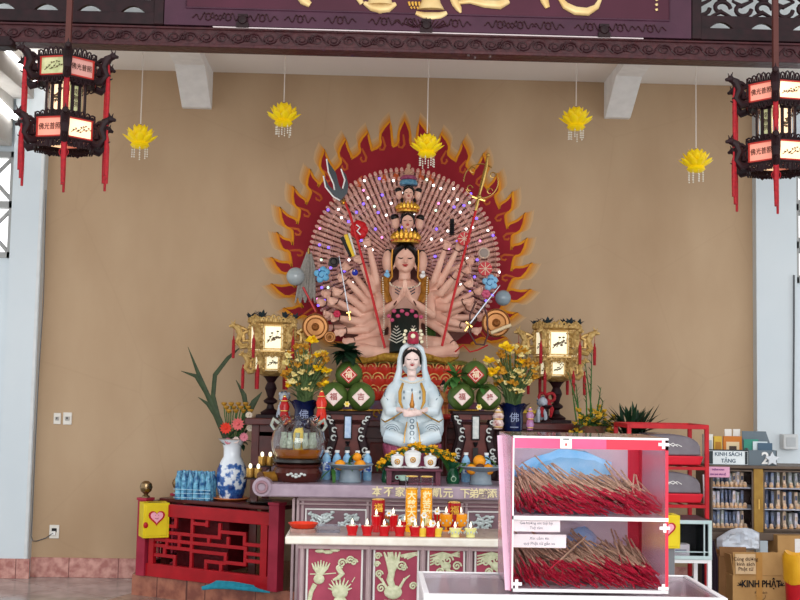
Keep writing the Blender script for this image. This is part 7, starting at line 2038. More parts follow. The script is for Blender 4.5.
def cup_candle(px, pyb, kind, label):
    ZZ = ZL + .004
    P = onz(px, pyb, ZZ); Y = min(7.0, max(6.66, P.y)); uu = U(Y); x = at(px, pyb, Y).x
    spec = {'red': ('#C4141C', 5.6, 8, 'red_glass_candle'), 'yel': ('#E8C440', 4.2, 7, 'yellow_glass_candle'), 'pale': ('#E8E494', 5.4, 7, 'pale_glass_candle'), 'gob': ('#E8941C', 6, 14, 'amber_goblet'), 'tall': ('#C81C18', 4.6, 13, 'red_glass_candle')}[kind]
    col, W, H, nm = spec; W *= uu * 1.15; H *= uu * 1.2
    t = thing(nm, (x, Y, ZZ), label, 'candle', 'small glass candles on the offering altar')
    m = MB()
    if kind == 'gob': m.lathe([(0, 0), (W * .6, 0), (W * .55, .6 * uu), (W * .15, 1.4 * uu), (W * .15, 3.5 * uu), (W * .7, 5 * uu), (W, 9 * uu), (W * .95, H), (W * .85, H), (W * .85, 9 * uu), (0, 8.5 * uu)], (0, 0, 0), 18)
    else: m.lathe([(0, 0), (W * .7, 0), (W * .74, .8 * uu), (W * .66, 1.6 * uu), (W, H), (W * .9, H), (W * .8, H * .7), (0, H * .68)], (0, 0, 0), 16)
    m.build('glass_cup', mat('cup_' + nm, col, .12, emit=.12 if kind != 'red' else .06, coat=.5, col2=col, scale=5), t)
    if kind in ('gob', 'pale'):
        m = MB()
        for k in range(7): a = -pi + k * pi / 6; m.ell((cos(a) * W * 1.0, sin(a) * W * 1.0, H * (.5 + .14 * (k % 2))), (.9 * uu, .9 * uu, 1.2 * uu), 6, 4)
        m.build('pressed_pattern', M_inlay, t)
    MB().lathe([(0, H * .7), (W * .55, H * .7), (W * .5, H * 1.04), (0, H * 1.06)], (0, 0, 0), 10).build('wax', mat('candle_wax', '#F4E4CC', .5), t)
    m = MB(); m.lathe([(0, 0), (1.3 * uu, 1.5 * uu), (1.0 * uu, 3.5 * uu), (0, 6.5 * uu)], (0, 0, H * 1.05), 8); m.build('flame', M_fl, t)
for (px, py, kd, lb) in ((352, 538, 'red', 'red glass candle at the far left of the front row'), (367, 537, 'red', 'red glass candle, second in the front row from the left'), (384, 537, 'red', 'red glass candle, third in the front row from the left'), (399.5, 537, 'red', 'red glass candle, fourth in the front row, before the left tall lamp'), (415, 537, 'red', 'red glass candle in the front row before the gap of the two tall lamps'), (430.5, 537, 'red', 'red glass candle in the front row before the right tall lamp'),
    (422.5, 537.5, 'yel', 'small yellow glass candle between two red ones, before the tall lamps'), (438, 537.5, 'yel', 'small yellow glass candle just right of the last red front cup'), (455, 537, 'pale', 'pale yellow ribbed glass candle, left of the pair at the right'), (470.5, 537, 'pale', 'pale yellow ribbed glass candle at the far right of the front row'),
    (376, 532, 'tall', 'taller red glass candle before the left red jar'), (393, 531, 'tall', 'taller red glass candle behind the front row, left of the tall lamps'), (405, 531, 'red', 'red glass candle close to the foot of the left tall lamp'), (438, 530, 'tall', 'taller red glass candle right of the right tall lamp'), (446, 531, 'gob', 'amber goblet candle, the left of two at the right'), (460.5, 531, 'gob', 'amber goblet candle, the right of two at the right')):
    cup_candle(px, py, kd, lb)
# orange dragon-wrapped small figure cup, white blossoms
p = onz(385, 528, ZL + .004); t = thing('orange_ornament', p, 'small orange curled ornament beside the left red jar', 'ornament'); uu = U(p.y)
m = MB(); m.torus((0, 0, 7 * uu), 4 * uu, 1.6 * uu, 16, 6, (pi / 2, 0, 0), a0=.4, a1=5.6); m.build('curl', mat('orange_glaze', '#E08038', .35), t); MB().lathe([(3.4 * uu, 0), (3.8 * uu, 1 * uu), (1.6 * uu, 2.6 * uu), (0, 3 * uu)], (0, 0, 0), 12).build('foot', M_goldm, t)
WG = 'white blossoms among the candles'
wb = None
for (px, py, lb) in ((413, 520, 'white blossom before the left tall lamp'), (424, 516, 'white blossom before the right tall lamp'), (389, 514, 'white blossom left of the left tall lamp'), (437, 512, 'white blossom right of the right tall lamp'), (433, 524, 'white blossom low before the right tall lamp')):
    Y = 6.72; c_ = at(px, py, Y); uu = U(Y)
    t = thing('white_blossom', (c_.x, Y, ZL + .004), lb, 'flower', WG); m = MB(); hh = c_.z - ZL
    for k in range(6): a = k * pi / 3; m.leaf((0, 0, hh), (cos(a), -.3, sin(a)), 3.6 * uu, 3 * uu, up=(0, -1, 0), bend=0, n=3)
    m.build('petals', M_white, t); m = MB(); m.tube([(0, .005, 0), (.003, .005, hh)], .5 * uu, 5); m.build('stem', M_green, t); MB().ell((0, -.003, hh), 1 * uu, 6, 5).build('centre', M_yellow, t)
p = onz(303, 532, ZL + .004); uu = U(p.y)
r = thing('glass_dish', (p.x, max(p.y, 6.72), ZL + .004), 'low clear glass dish under the red saucer', 'dish')
m = MB(); m.lathe([(0, 0), (13 * uu, 0), (13 * uu, 4 * uu), (12 * uu, 4 * uu), (12 * uu, 1 * uu), (0, 1 * uu)], (0, 0, 0), 28); m.build('dish_body', mat('pale_pink_glass', '#E8B8A8', .1, trans=.6), r)
r = thing('red_saucer', (p.x, max(p.y, 6.72), ZL + .006 + 4 * uu), 'orange-red plastic saucer at the left end of the lower altar', 'saucer')
m = MB(); m.lathe([(0, 0), (11 * uu, 0), (14.5 * uu, 4 * uu), (15 * uu, 4.6 * uu), (14 * uu, 4.6 * uu), (10.5 * uu, 1 * uu), (0, 1 * uu)], (0, 0, 0), 30); m.build('saucer_body', mat('orange_red_plastic', '#E03C20', .3), r)
p = onz(337, 534, ZL + .004); r = thing('clear_tray', (p.x - .05, 6.8, ZL + .004), 'crumpled clear plastic tray left of the red candles', 'tray'); m = MB()
m.box((0, 0, .002), (.13, .1, .004)); m.box((0, .048, .02), (.13, .003, .04), (.2, 0, 0)); m.box((-.064, 0, .02), (.003, .1, .04), (0, -.2, 0)); m.box((.064, 0, .015), (.003, .1, .03), (0, .2, 0)); m.build('tray_body', mat('clear_plastic', '#E8E8F0', .1, trans=.85, ior=1.2), r)
# ================================================================ INCENSE COUNTER AND CASE
ZN = 0.88
cb_l = onz(417.5, 571, ZN); cb_r = onz(691, 577, ZN); cf_l = onz(426, 594, ZN)
cx0, cx1 = cb_l.x, cb_r.x; cy1 = cb_l.y; cy0 = cf_l.y
ccx, ccy = (cx0 + cx1) / 2, (cy0 + cy1) / 2; CW, CD = cx1 - cx0, cy1 - cy0
CT = thing('display_counter', (ccx, ccy, 0), 'white-framed glass-topped display counter in the foreground under the incense case', 'counter')
M_wmet = mat('white_metal_frame', '#F4F2F2', .3, col2='#E8E4E6', scale=6)
m = MB(); e = .022
m.bb((-CW / 2, -CD / 2, ZN - .03), (CW / 2, -CD / 2 + e, ZN)); m.bb((-CW / 2, CD / 2 - e * .6, ZN - .03), (CW / 2, CD / 2, ZN)); m.bb((-CW / 2, -CD / 2 + e, ZN - .03), (-CW / 2 + e, CD / 2 - e * .6, ZN)); m.bb((CW / 2 - e, -CD / 2 + e, ZN - .03), (CW / 2, CD / 2 - e * .6, ZN))
m.build('top_frame', M_wmet, CT, bevel=.003)
MB().bb((-CW / 2 + e, -CD / 2 + e, ZN - .012), (CW / 2 - e, CD / 2 - e * .6, ZN - .006)).build('glass_top', M_acryl, CT)
MB().bb((-CW / 2 + .01, -CD / 2 + .01, ZN - .11), (CW / 2 - .01, CD / 2 - .01, ZN - .1)).build('display_shelf', mat('plum_cloth', '#A8848C', .7, col2='#8C6C78', scale=5), CT)
m = MB(); m.bb((-CW / 2 + .005, -CD / 2 + .005, .08), (-CW / 2 + .015, CD / 2 - .005, ZN - .03)); m.bb((CW / 2 - .015, -CD / 2 + .005, .08), (CW / 2 - .005, CD / 2 - .005, ZN - .03)); m.bb((-CW / 2, CD / 2 - .015, .08), (CW / 2, CD / 2 - .005, ZN - .03)); m.bb((-CW / 2 + .005, -CD / 2 + .004, .08), (CW / 2 - .005, -CD / 2 + .012, ZN - .03))
m.build('side_panels', mat('counter_panel', '#D8D2D4', .4), CT)
for a in (-1, 1):
    for b in (-1, 1): MB().box((a * (CW / 2 - .015), b * (CD / 2 - .015), (ZN - .03) / 2), (.03, .03, ZN - .03)).build('leg', M_wmet, CT, bevel=.002)
GD = 'charms displayed under the counter glass'
for px, py, s_, col, lab in ((457, 583, .05, '#C89098', 'diamond card under the counter glass, the left one'), (486, 584, .05, '#C06878', 'diamond card under the counter glass, the right one')):
    q = onz(px, py, ZN - .098); t = thing('diamond_card', (q.x, min(q.y, cy1 - .06), ZN - .1), lab, 'card', GD)
    m = MB(); m.add([(0, s_ * .9, .002), (s_, 0, .002), (0, -s_ * .9, .002), (-s_, 0, .002), (0, s_ * .9, 0), (s_, 0, 0), (0, -s_ * .9, 0), (-s_, 0, 0)], [(3, 2, 1, 0), (0, 1, 5, 4), (1, 2, 6, 5), (2, 3, 7, 6), (3, 0, 4, 7)]); m.build('card', mat('card_' + col[1:], col, .5), t)
    text_mesh('card_lettering', '福', .045, M_white, t, (0, 0, .003), rot=(0, 0, 0), ext=.0006)
q = onz(440, 579, ZN - .098); t = thing('red_knot', (q.x, min(q.y, cy1 - .08), ZN - .1), 'orange-red knotted charm under the counter glass at the left', 'charm', GD); m = MB()
for k in range(5): a = k * 2 * pi / 5; m.torus((cos(a) * .018, sin(a) * .022, .006), .014, .004, 12, 5)
m.tube([(0, -.02, .005), (.01, -.07, .005)], .006, 5); m.build('knot', mat('knot_red', '#C0543C', .5), t)
# --- case
bx0 = onz(511.5, 592, ZN); bx1 = onz(670, 595, ZN)
KY0 = bx0.y + .01; KY1 = min(cy1 - .01, KY0 + .48); KX0, KX1 = bx0.x, bx1.x
KH = at(590, 438, KY0).z - ZN; KM = at(590, 519, KY0).z - ZN
KW, KD = KX1 - KX0, KY1 - KY0
K = thing('incense_case', ((KX0 + KX1) / 2, (KY0 + KY1) / 2, ZN), 'clear two-tier acrylic case with pink-red taped edges, full of incense sticks', 'display case')
t_ = .004
def kb(a, b, nm, mm, bevel=0): return MB().bb(a, b).build(nm, mm, K, bevel=bevel)
hx, hy = KW / 2, KD / 2
kb((-hx, -hy, 0), (hx, -hy + t_, KH), 'front_panel', M_acryl)
kb((-hx, hy - t_, 0), (hx, hy, KH), 'back_panel', mat('hazy_acrylic', '#FFF4FA', .2, trans=.55, col2='#F4EEF8', ior=1.1))
M_pacr = mat('pink_acrylic', '#F8D4E4', .15, trans=.75, col2='#F8D4E4', ior=1.1)
kb((-hx, -hy + t_, 0), (-hx + t_, hy - t_, KH), 'side_panel', M_pacr)
kb((hx - t_, -hy + t_, 0), (hx, hy - t_, KH), 'side_panel', M_pacr)
kb((-hx, -hy, KH), (hx, hy, KH + t_), 'top_panel', M_acryl)
kb((-hx + t_, -hy + t_, KM), (hx - t_, hy - t_, KM + .006), 'middle_shelf', mat('milky_acrylic', '#F4E4EA', .2, trans=.3, col2='#F4E4EA'))
kb((-hx + t_, -hy + t_, 0), (hx - t_, hy - t_, .006), 'bottom_panel', mat('milky_acrylic', '#F4E4EA', .2))
M_tape = mat('red_tape', '#E0384C', .35, col2='#CC2C44', scale=5)
M_ptape = mat('pink_tape', '#E0608C', .35, col2='#D04C74', scale=5)
m = MB(); m.bb((-hx, -hy - .001, KH - .043), (hx * .2, -hy - .0005, KH - .003)); m.build('front_tape', M_ptape, K)
m = MB(); m.bb((hx * .2, -hy - .001, KH - .043), (hx, -hy - .0005, KH - .003)); m.build('front_tape', M_tape, K)
m = MB(); m.bb((hx - .055, hy - t_ - .002, 0), (hx - .001, hy - t_ - .001, KH)); m.bb((hx - t_ - .002, hy - .05, 0), (hx - t_ - .001, hy - t_, KH)); m.build('corner_tape', M_tape, K)
m = MB(); m.bb((-hx + .001, hy - t_ - .002, 0), (-hx + .05, hy - t_ - .001, KH)); m.bb((-hx - .002, -hy, 0), (-hx - .001, -hy + .02, KH)); m.build('corner_tape', M_ptape, K)
m = MB(); m.bb((hx - .012, -hy - .001, 0), (hx, -hy - .0005, KH)); m.build('edge_tape', M_tape, K)
m = MB(); m.bb((-hx, -hy - .002, 0), (-hx + .006, -hy - .0008, KH)); m.bb((-hx, -hy - .002, KH - .004), (hx, -hy - .001, KH + .004)); m.bb((-hx, -hy - .002, KM - .006), (hx, -hy - .0012, KM + .008)); m.bb((-hx, -hy - .002, 0), (hx, -hy - .001, .012)); m.build('white_edging', M_wmet, K)
m = MB(); m.tube([(-hx - .004, -hy + .03, 0), (-hx - .006, -hy + .2, KH * .5), (-hx - .004, hy - .1, KH - .01)], .016, 6, flat=.12); m.build('crossed_tape', mat('pale_pink_tape', '#F4C8DC', .3), K)
m = MB()
for x, z in ((-hx + .02, .03), (hx - .02, .02), (hx - .02, KH - .02), (hx - .015, KM - .03)):
    m.box((x, -hy - .004, z), (.04, .003, .012)); m.box((x, -hy - .0045, z), (.012, .003, .034))
m.build('white_clip', M_wmet, K)
q = at(566, 443, KY0 - .004); o = MB().box((q.x - K.location.x, -hy - .004, q.z - ZN), (.045, .002, .042)).build('price_label', M_white, K); MB().box((q.x - K.location.x, -hy - .006, q.z - ZN - .006), (.008, .001, .01)).build('label_mark', mat('mark_red', '#C85050', .5), o)
MB().box((q.x - K.location.x, -hy - .006, q.z - ZN + .015), (.024, .001, .004)).build('label_print', M_black, o)
# incense sticks
M_inc = mat('incense_tan', '#CCB094', .8, col2='#A48870', scale=60)
M_incr = mat('incense_red', '#CC2844', .6, col2='#A01C34', scale=60)
m = MB(); m.tube([(0, 0, 0), (0, .095, 0)], .0024, 5); m.mi = 1; m.tube([(0, .09, 0), (0, .31, 0)], .0034, 6)
stick0 = m.build('incense_stick', [M_incr, M_inc]); stick_me = stick0.data
rnd = random.Random(21); first = True
def heap(zb, label, group, n, zmax):
    global first
    for k in range(n):
        x = rnd.uniform(-hx + .06, hx - .012)
        lay = k / n
        fall = .8 + .2 * sin((x + hx) / KW * pi)
        if True: z0 = .005 + zmax * lay * fall
        y = -hy + .014 + rnd.uniform(0, .05) + .05 * lay
        pitch = rnd.gauss(.2, .07) + .08 * lay; yaw_ = rnd.gauss(.42, .13)
        if x > hx * .45: yaw_ = rnd.gauss(.12, .2)
        if rnd.random() < .07: yaw_ = rnd.uniform(-.8, -.2)
        if x - sin(yaw_) * .33 < -hx + .01: yaw_ = rnd.uniform(0, max(0.02, (x + hx - .01) / .34))
        if x - sin(yaw_) * .33 > hx - .012: yaw_ = rnd.uniform(0, .3)
        pitch = max(.0, min(pitch, .5))
        if first: o = stick0; first = False
        else: o = bpy.data.objects.new('incense_stick', stick_me); COL.objects.link(o)
        o.location = (K.location.x + x, K.location.y + y, ZN + zb + z0)
        o.rotation_euler = (pitch, 0, yaw_)
        tag(o, label, 'incense stick', group)
heap(KM + .006, 'tan incense stick with red handle in the heap of the upper tier', 'incense sticks in the upper tier', 150, .085)
heap(.006, 'tan incense stick with red handle in the heap of the lower tier', 'incense sticks in the lower tier', 150, .085)
# the rest of both heaps
for zb, nm in ((KM + .006, 'upper'), (.006, 'lower')):
    m = MB()
    for k in range(260):
        x = rnd.uniform(-hx + .012, hx - .012); y = -hy + .012 + rnd.uniform(0, .12); lay = rnd.random()
        z = .004 + .075 * lay * (.8 + .2 * sin((x + hx) / KW * pi)); yw = rnd.gauss(.34, .18)
        L = .32
        if x - sin(yw) * L < -hx + .008 or x - sin(yw) * L > hx - .008: yw = 0
        pt = max(0, rnd.gauss(.2, .04))
        d_ = Vector((-sin(yw) * cos(pt), cos(yw) * cos(pt), sin(pt)))
        a_ = Vector((x, y, z)); m.mi = 0; m.tube([a_, a_ + d_ * .09], .0026, 4, cap=False); m.mi = 1; m.tube([a_ + d_ * .085, a_ + d_ * L], .0034, 4, cap=False)
    o = m.build('incense_heap', [M_incr, M_inc], loc=(K.location.x, K.location.y, ZN + zb))
    tag(o, 'mass of incense sticks lying under the single ones in the %s tier' % nm, 'incense', kind='stuff')
# blue plastic bag at the back of the upper tier, papers in the lower one
q0 = K.location
def crumple(name, x0, x1, y, z0, z1, mm, label, cat, seed, th=.03, slope=0, parent=None):
    rnd = random.Random(seed); nx, nz = 12, 8; m = MB(); vs = []; fs = []
    for s_ in (0, 1):
        for i in range(nx + 1):
            for k in range(nz + 1):
                edge = (i in (0, nx)) or (k in (0, nz))
                yy = (0 if edge else (-th if s_ == 0 else th) * (.5 + .5 * rnd.random()))
                t = i / nx
                vs.append(((x1 - x0) * (t - .5), yy + slope * k / nz, (z1 - z0) * k / nz * (1 - .35 * (abs(t - .6) * 2) ** 2) * (1 + .05 * rnd.random())))
    N = (nx + 1) * (nz + 1)
    for s_ in (0, 1):
        for i in range(nx):
            for k in range(nz):
                a = s_ * N + i * (nz + 1) + k; f = (a, a + nz + 1, a + nz + 2, a + 1); fs.append(f if s_ == 0 else f[::-1])
    m.add(vs, fs); o = m.build(name, mm, loc=((x0 + x1) / 2, y, z0)); return tag(o, label, cat)
M_bluep = mat('blue_plastic_sheet', '#5CB4E8', .25, col2='#A8D8F4', scale=9)
crumple('blue_plastic_bag', q0.x - hx + .02, q0.x + hx * .55, q0.y + hy - .06, ZN + KM + .01, ZN + KM + .24, M_bluep, 'crumpled light blue plastic bag standing at the back of the upper tier', 'bag', 3)
crumple('blue_plastic_bag', q0.x - hx * .15, q0.x + hx * .35, q0.y + hy - .05, ZN + .01, ZN + .2, mat('lilac_plastic', '#B4B8D8', .3, col2='#7CACD8', scale=8), 'lilac and blue plastic bag at the back of the lower tier', 'bag', 5)
def paper(px0, py0, px1, py1, Y, lines, label):
    a = at(px0, py0, Y); b = at(px1, py1, Y); W = b.x - a.x; H = a.z - b.z
    t = thing('paper_slip', ((a.x + b.x) / 2, Y, b.z), label, 'paper'); MB().box((0, 0, H / 2), (W, .0015, H)).build('sheet', M_white, t)
    for i, l in enumerate(lines): text_mesh('handwriting', l, H / (len(lines) + 1.2), mat('ink_grey', '#68707C', .6), t, (0, -.0018, H * (1 - (i + .8) / (len(lines) + .6))), ext=.0003)
paper(512.5, 519, 560, 532, KY0 + .014, ['Giá hương xin tuỳ hỷ', 'Tuỳ tâm'], 'upper white handwritten slip at the front left of the lower tier')
paper(512.5, 534, 566, 548, KY0 + .03, ['Xin cảm ơn', 'quý Phật tử gần xa'], 'lower white handwritten slip at the front left of the lower tier')

# ================================================================ PLANTS AT THE RIGHT
r, top = stand_box(592, 441, 8.35, .17, 34, 'tall dark stand carrying the yellow-flowered pot at the right')
uu = U(8.35)
t = thing('flower_pot', top, 'pot of small ochre-yellow flowers with tall thin stems, right of the cobalt vase', 'potted plant')
MB().lathe([(0, 0), (11 * uu, 0), (14 * uu, 13 * uu), (15 * uu, 15 * uu), (13 * uu, 15 * uu), (0, 13 * uu)], (0, 0, 0), 20).build('pot', mat('pot_brown', '#6C4838', .5), t)
rnd = random.Random(8); sm = MB(); lm = MB()
for k in range(52):
    x = rnd.uniform(571, 614); y = rnd.uniform(408, 434) + (6 if x > 606 else 0); p = at(x, y, 8.35 + rnd.uniform(-.1, .08)) - top
    sm.tube([(rnd.uniform(-.04, .04), 0, 12 * uu), p], .5 * uu, 4)
    m = MB(); flower_blob(m, p, rnd.uniform(2.6, 4.2) * uu, rnd, 6); m.build('blossom', mat('ochre_yellow', '#D8B030', .5, col2='#A87C1C', scale=60), t)
for (x0, x1, y1) in ((577, 572, 388), (580, 576, 384), (587, 586, 383), (590, 592, 350), (595, 601, 387), (598, 603, 400), (583, 568, 372), (594, 585, 362)):
    P = [at(x0, 425, 8.35) - top, at((x0 + x1) / 2, (425 + y1) / 2, 8.35) - top, at(x1, y1, 8.35) - top]; sm.tube(P, [.8 * uu, .8 * uu, .3 * uu], 5)
    for q in range(5): lm.leaf(P[1].lerp(P[2], q / 5), (rnd.choice((-1, 1)) * .3, -.1, 1), 7 * uu, 1.8 * uu)
for k in range(50):
    a = rnd.uniform(0, 2 * pi); lm.leaf((rnd.uniform(-.1, .1), rnd.uniform(-.08, .05), rnd.uniform(10, 24) * uu), (cos(a), sin(a) * .5, rnd.uniform(-.2, 1)), rnd.uniform(7, 12) * uu, 4 * uu)
sm.build('stems', M_green, t); lm.build('leaves', mat('grey_green_leaf', '#5C7448', .55), t)
r, top = stand_box(632, 452, 8.2, .17, 34, 'tall dark stand carrying the dark spiky plant')
uu = U(8.2); t = thing('potted_dracaena', top, 'dark green spiky leaved potted plant above the right half of the incense case', 'potted plant')
MB().lathe([(0, 0), (11 * uu, 0), (14 * uu, 16 * uu), (12 * uu, 16 * uu), (0, 14 * uu)], (0, 0, 0), 20).build('pot', mat('pot_dark', '#3A3430', .5), t)
m = MB(); rnd = random.Random(12)
for k in range(90):
    a = rnd.uniform(0, 2 * pi); e = rnd.uniform(.3, 2.6); L = rnd.uniform(22, 40) * uu
    m.leaf((rnd.uniform(-9, 9) * uu, rnd.uniform(-5, 5) * uu, 14 * uu), (cos(a), sin(a) * .6, e), L, 4.4 * uu, bend=rnd.uniform(0, .35), n=5)
for (x, y) in ((668, 416), (664, 424), (662, 432), (660, 412), (656, 440)):
    d_ = at(x, y, 8.2) - top - Vector((0, 0, 16 * uu)); m.leaf((0, 0, 16 * uu), d_, d_.length, 4 * uu, bend=.05, n=5)
m.build('leaves', mat('dark_leaf', '#1E3A22', 0.45), t)

# ================================================================ RED RACK WITH COVERED TRAYS
YK = 7.75; uk = U(YK)
def P7(px, py, Y=YK): return at(px, py, Y)
rx0, rx1 = P7(622, 500).x, P7(698, 500).x; rcx = (rx0 + rx1) / 2; rw = rx1 - rx0; rzt = P7(660, 424).z
RK = thing('red_rack', (rcx, YK, 0), 'red metal rack holding covered trays, behind the incense case at the right', 'rack')
for a in (-1, 1):
    for b in (-1, 1): MB().box((a * rw / 2, b * .2, rzt / 2), (.026, .026, rzt)).build('post', M_red, RK, bevel=.002)
m = MB()
for b in (-1, 1): m.box((0, b * .2, rzt - .01), (rw, .03, .03))
for a in (-1, 1): m.box((a * rw / 2, 0, rzt - .01), (.03, .4, .03))
m.build('top_frame', M_red, RK, bevel=.002)
for py in (466, 503, 545):
    z = P7(660, py).z; m = MB()
    for b in (-1, 1): m.box((0, b * .2, z), (rw, .02, .02))
    for a in (-1, 1): m.box((a * rw / 2, 0, z), (.02, .4, .02))
    for k in range(6): m.box((-rw / 2 + rw * (k + .5) / 6, 0, z), (.008, .4, .008))
    m.build('shelf_frame', M_red, RK)
for py, lab in ((465, 'upper red tray with grey translucent domed cover on the rack'), (502, 'lower red tray with grey translucent domed cover on the rack')):
    z = P7(660, py).z + .012; t = thing('covered_tray', (rcx, YK, z), lab, 'tray', 'covered trays on the red rack'); W = rw / 2 - .03
    m = MB(); m.box((0, 0, .03), (2 * W, .34, .06), taper=1.08); m.build('tray_base', mat('tray_red', '#D82838', .3), t, bevel=.008)
    m = MB(); vs = []; fs = []; n = 14; HH = .14
    prof2 = [(W * 1.02 * cos(pi * k / n), HH * (sin(pi * k / n) ** .55)) for k in range(n + 1)]
    m.prism([(x, z_ + .062) for x, z_ in prof2], -.165, .165); m.build('domed_cover', mat('grey_translucent', '#948C94', .12, trans=.35, col2='#7C747C'), t, bevel=.01)
    m = MB(); rr = random.Random(py)
    for k in range(5): 
        x = -W * .3 + k * W * .12; m.tube([(x, -.168, .12 + .01 * rr.random()), (x + .03, -.168, .13 + .012 * rr.random()), (x + .06, -.168, .12)], .003, 5)
    m.build('cover_emblem', M_white, t)
# white glass cabinet on a white stand
YC = 7.2; a_ = at(664, 517, YC); b_ = at(704, 556, YC); wz0 = b_.z; wz1 = a_.z; wx0, wx1 = at(640, 540, YC).x, b_.x; wcx = (wx0 + wx1) / 2; ww = wx1 - wx0
r = thing('glass_cabinet', (wcx, YC, wz0), 'small pale metal cabinet with a glass door, below the red rack', 'cabinet'); hh = wz1 - wz0
M_pale = mat('pale_teal_metal', '#C4D4D4', .3, col2='#A8BCBC', scale=6)
m = MB(); m.bb((-ww / 2, -.15, 0), (-ww / 2 + .01, .15, hh)); m.bb((ww / 2 - .01, -.15, 0), (ww / 2, .15, hh)); m.bb((-ww / 2, -.15, hh - .01), (ww / 2, .15, hh)); m.bb((-ww / 2, -.15, 0), (ww / 2, .15, .01)); m.bb((-ww / 2, .14, 0), (ww / 2, .15, hh)); m.build('carcass', mat('cabinet_inner', '#2C3438', .4), r)
m = MB(); f = .022
m.bb((-ww / 2, -.17, 0), (ww / 2, -.15, f)); m.bb((-ww / 2, -.17, hh - f), (ww / 2, -.15, hh)); m.bb((-ww / 2, -.17, f), (-ww / 2 + f, -.15, hh - f)); m.bb((ww / 2 - f, -.17, f), (ww / 2, -.15, hh - f))
m.bb((ww / 2 - .05, -.168, f), (ww / 2 - .042, -.152, hh - f)); m.bb((-ww / 2, -.165, f + .02), (ww / 2 - f, -.155, f + .026)); dr = m.build('door', M_pale, r, bevel=.002); MB().bb((-ww / 2 + f, -.162, f), (ww / 2 - f, -.158, hh - f)).build('door_glass', M_acryl, dr)
q = thing('white_carton', (wcx + .03, YC - .05, wz0 + .011), 'white carton inside the pale glass cabinet', 'box'); MB().box((0, 0, .035), (.11, .08, .07)).build('carton', mat('carton_white', '#D8DCE0', .5), q, bevel=.002); MB().box((0, -.041, .03), (.07, .002, .02)).build('carton_print', mat('print_grey', '#8C98A4', .5), q)
r = thing('white_stand', (wcx, YC, 0), 'white metal stand under the pale glass cabinet', 'stand'); 
for a in (-1, 1):
    for b in (-1, 1): MB().box((a * (ww / 2 - .012), b * .15, wz0 / 2), (.024, .024, wz0)).build('leg', M_wmet, r)
m = MB()
for z in (wz0 - .012, wz0 * .72, wz0 * .3): 
    for b in (-1, 1): m.box((0, b * .15, z), (ww, .02, .02))
m.box((0, 0, wz0 * .72), (ww - .03, .3, .006)); m.build('stand_frame', M_wmet, r)
q = thing('metal_rod_stack', (wcx + .05, YC, wz0 * .72 + .005), 'dark tools lying on the white stand shelf', 'tools'); m = MB()
for k in range(4): m.tube([(-.1 + k * .03, -.1, .012 + .012 * k), (.08, .1 - k * .03, .012 + .012 * k)], .008, 6)
m.build('rods', M_black, q)
pbx = at(664, 547, 6.75); zt2 = at(664, 514, 6.75).z
DS = thing('box_pedestal', (pbx.x, 6.75, 0), 'narrow grey pedestal under the yellow donation box behind the incense case', 'pedestal'); MB().box((0, 0, pbx.z / 2), (.1, .1, pbx.z)).build('column', mat('pedestal_grey', '#7C7C80', .5), DS, bevel=.004)
donation_box('donation_box', (pbx.x, 6.75, pbx.z), at(677, 530, 6.75).x * 2 - pbx.x * 2, .14, zt2 - pbx.z, 0, 'yellow donation box with a heart peeking from behind the right edge of the incense case')

# ================================================================ BOOK CABINET
YD = 8.3; ud = U(YD)
dx0, dx1 = at(704, 500, YD).x, at(815, 500, YD).x; dz0 = at(730, 529, YD).z; dz1 = at(730, 464, YD).z; dcx = (dx0 + dx1) / 2; dw = dx1 - dx0; dh = dz1 - dz0
M_oak = mat('golden_oak', '#A8843C', .4, col2='#8C6828', scale=14)
M_greyw = mat('grey_brown_wood', '#6C5C50', .45, col2='#54463C', scale=14)
r = thing('support_table', (dcx, YD, 0), 'grey-brown table under the book cabinet at the right', 'table')
MB().bb((-dw / 2 - .02, -.2, dz0 - .055), (dw / 2 + .02, .28, dz0)).build('tabletop', M_greyw, r, bevel=.006)
for a in (-1, 1):
    for b in (-.16, .24): MB().box((a * (dw / 2 - .03), b, (dz0 - .055) / 2), (.05, .05, dz0 - .055)).build('leg', M_greyw, r)
MB().box((dw * .02, .1, (dz0 - .055) / 2), (.03, .03, dz0 - .055)).build('centre_leg', mat('leg_white', '#D8DCDC', .4), r)
BC = thing('book_cabinet', (dcx, YD, dz0), 'glass-fronted cabinet with golden wood stile, filled with books, at the right', 'cabinet')
m = MB(); m.bb((-dw / 2, .2, 0), (dw / 2, .21, dh)); m.bb((-dw / 2, -.14, 0), (-dw / 2 + .012, .2, dh)); m.bb((dw / 2 - .012, -.14, 0), (dw / 2, .2, dh)); m.bb((-dw / 2, -.14, 0), (dw / 2, .2, .012)); m.bb((-dw / 2 - .01, -.17, dh - .02), (dw / 2 + .01, .21, dh)); m.build('carcass', M_greyw, BC, bevel=.002)
xs = at(758, 500, YD - .15).x - dcx
m = MB(); m.bb((xs - .034, -.165, -.02), (xs + .034, -.14, dh - .02)); m.lathe([(0, -.012), (.034, -.012), (.034, .012), (0, .012)], (xs, -.152, -.02), 20, (pi / 2, 0, 0)); m.build('centre_stile', M_oak, BC, bevel=.004)
MB().box((xs - .0, -.168, dh * .42), (.008, .008, .07)).build('door_handle', M_goldm, BC)
shz = [0.012, dh * .34, dh * .66]
for z in shz[1:]: MB().bb((-dw / 2 + .012, -.12, z - .006), (dw / 2 - .012, .2, z)).build('shelf', mat('shelf_pale', '#C8D4DC', .2), BC)
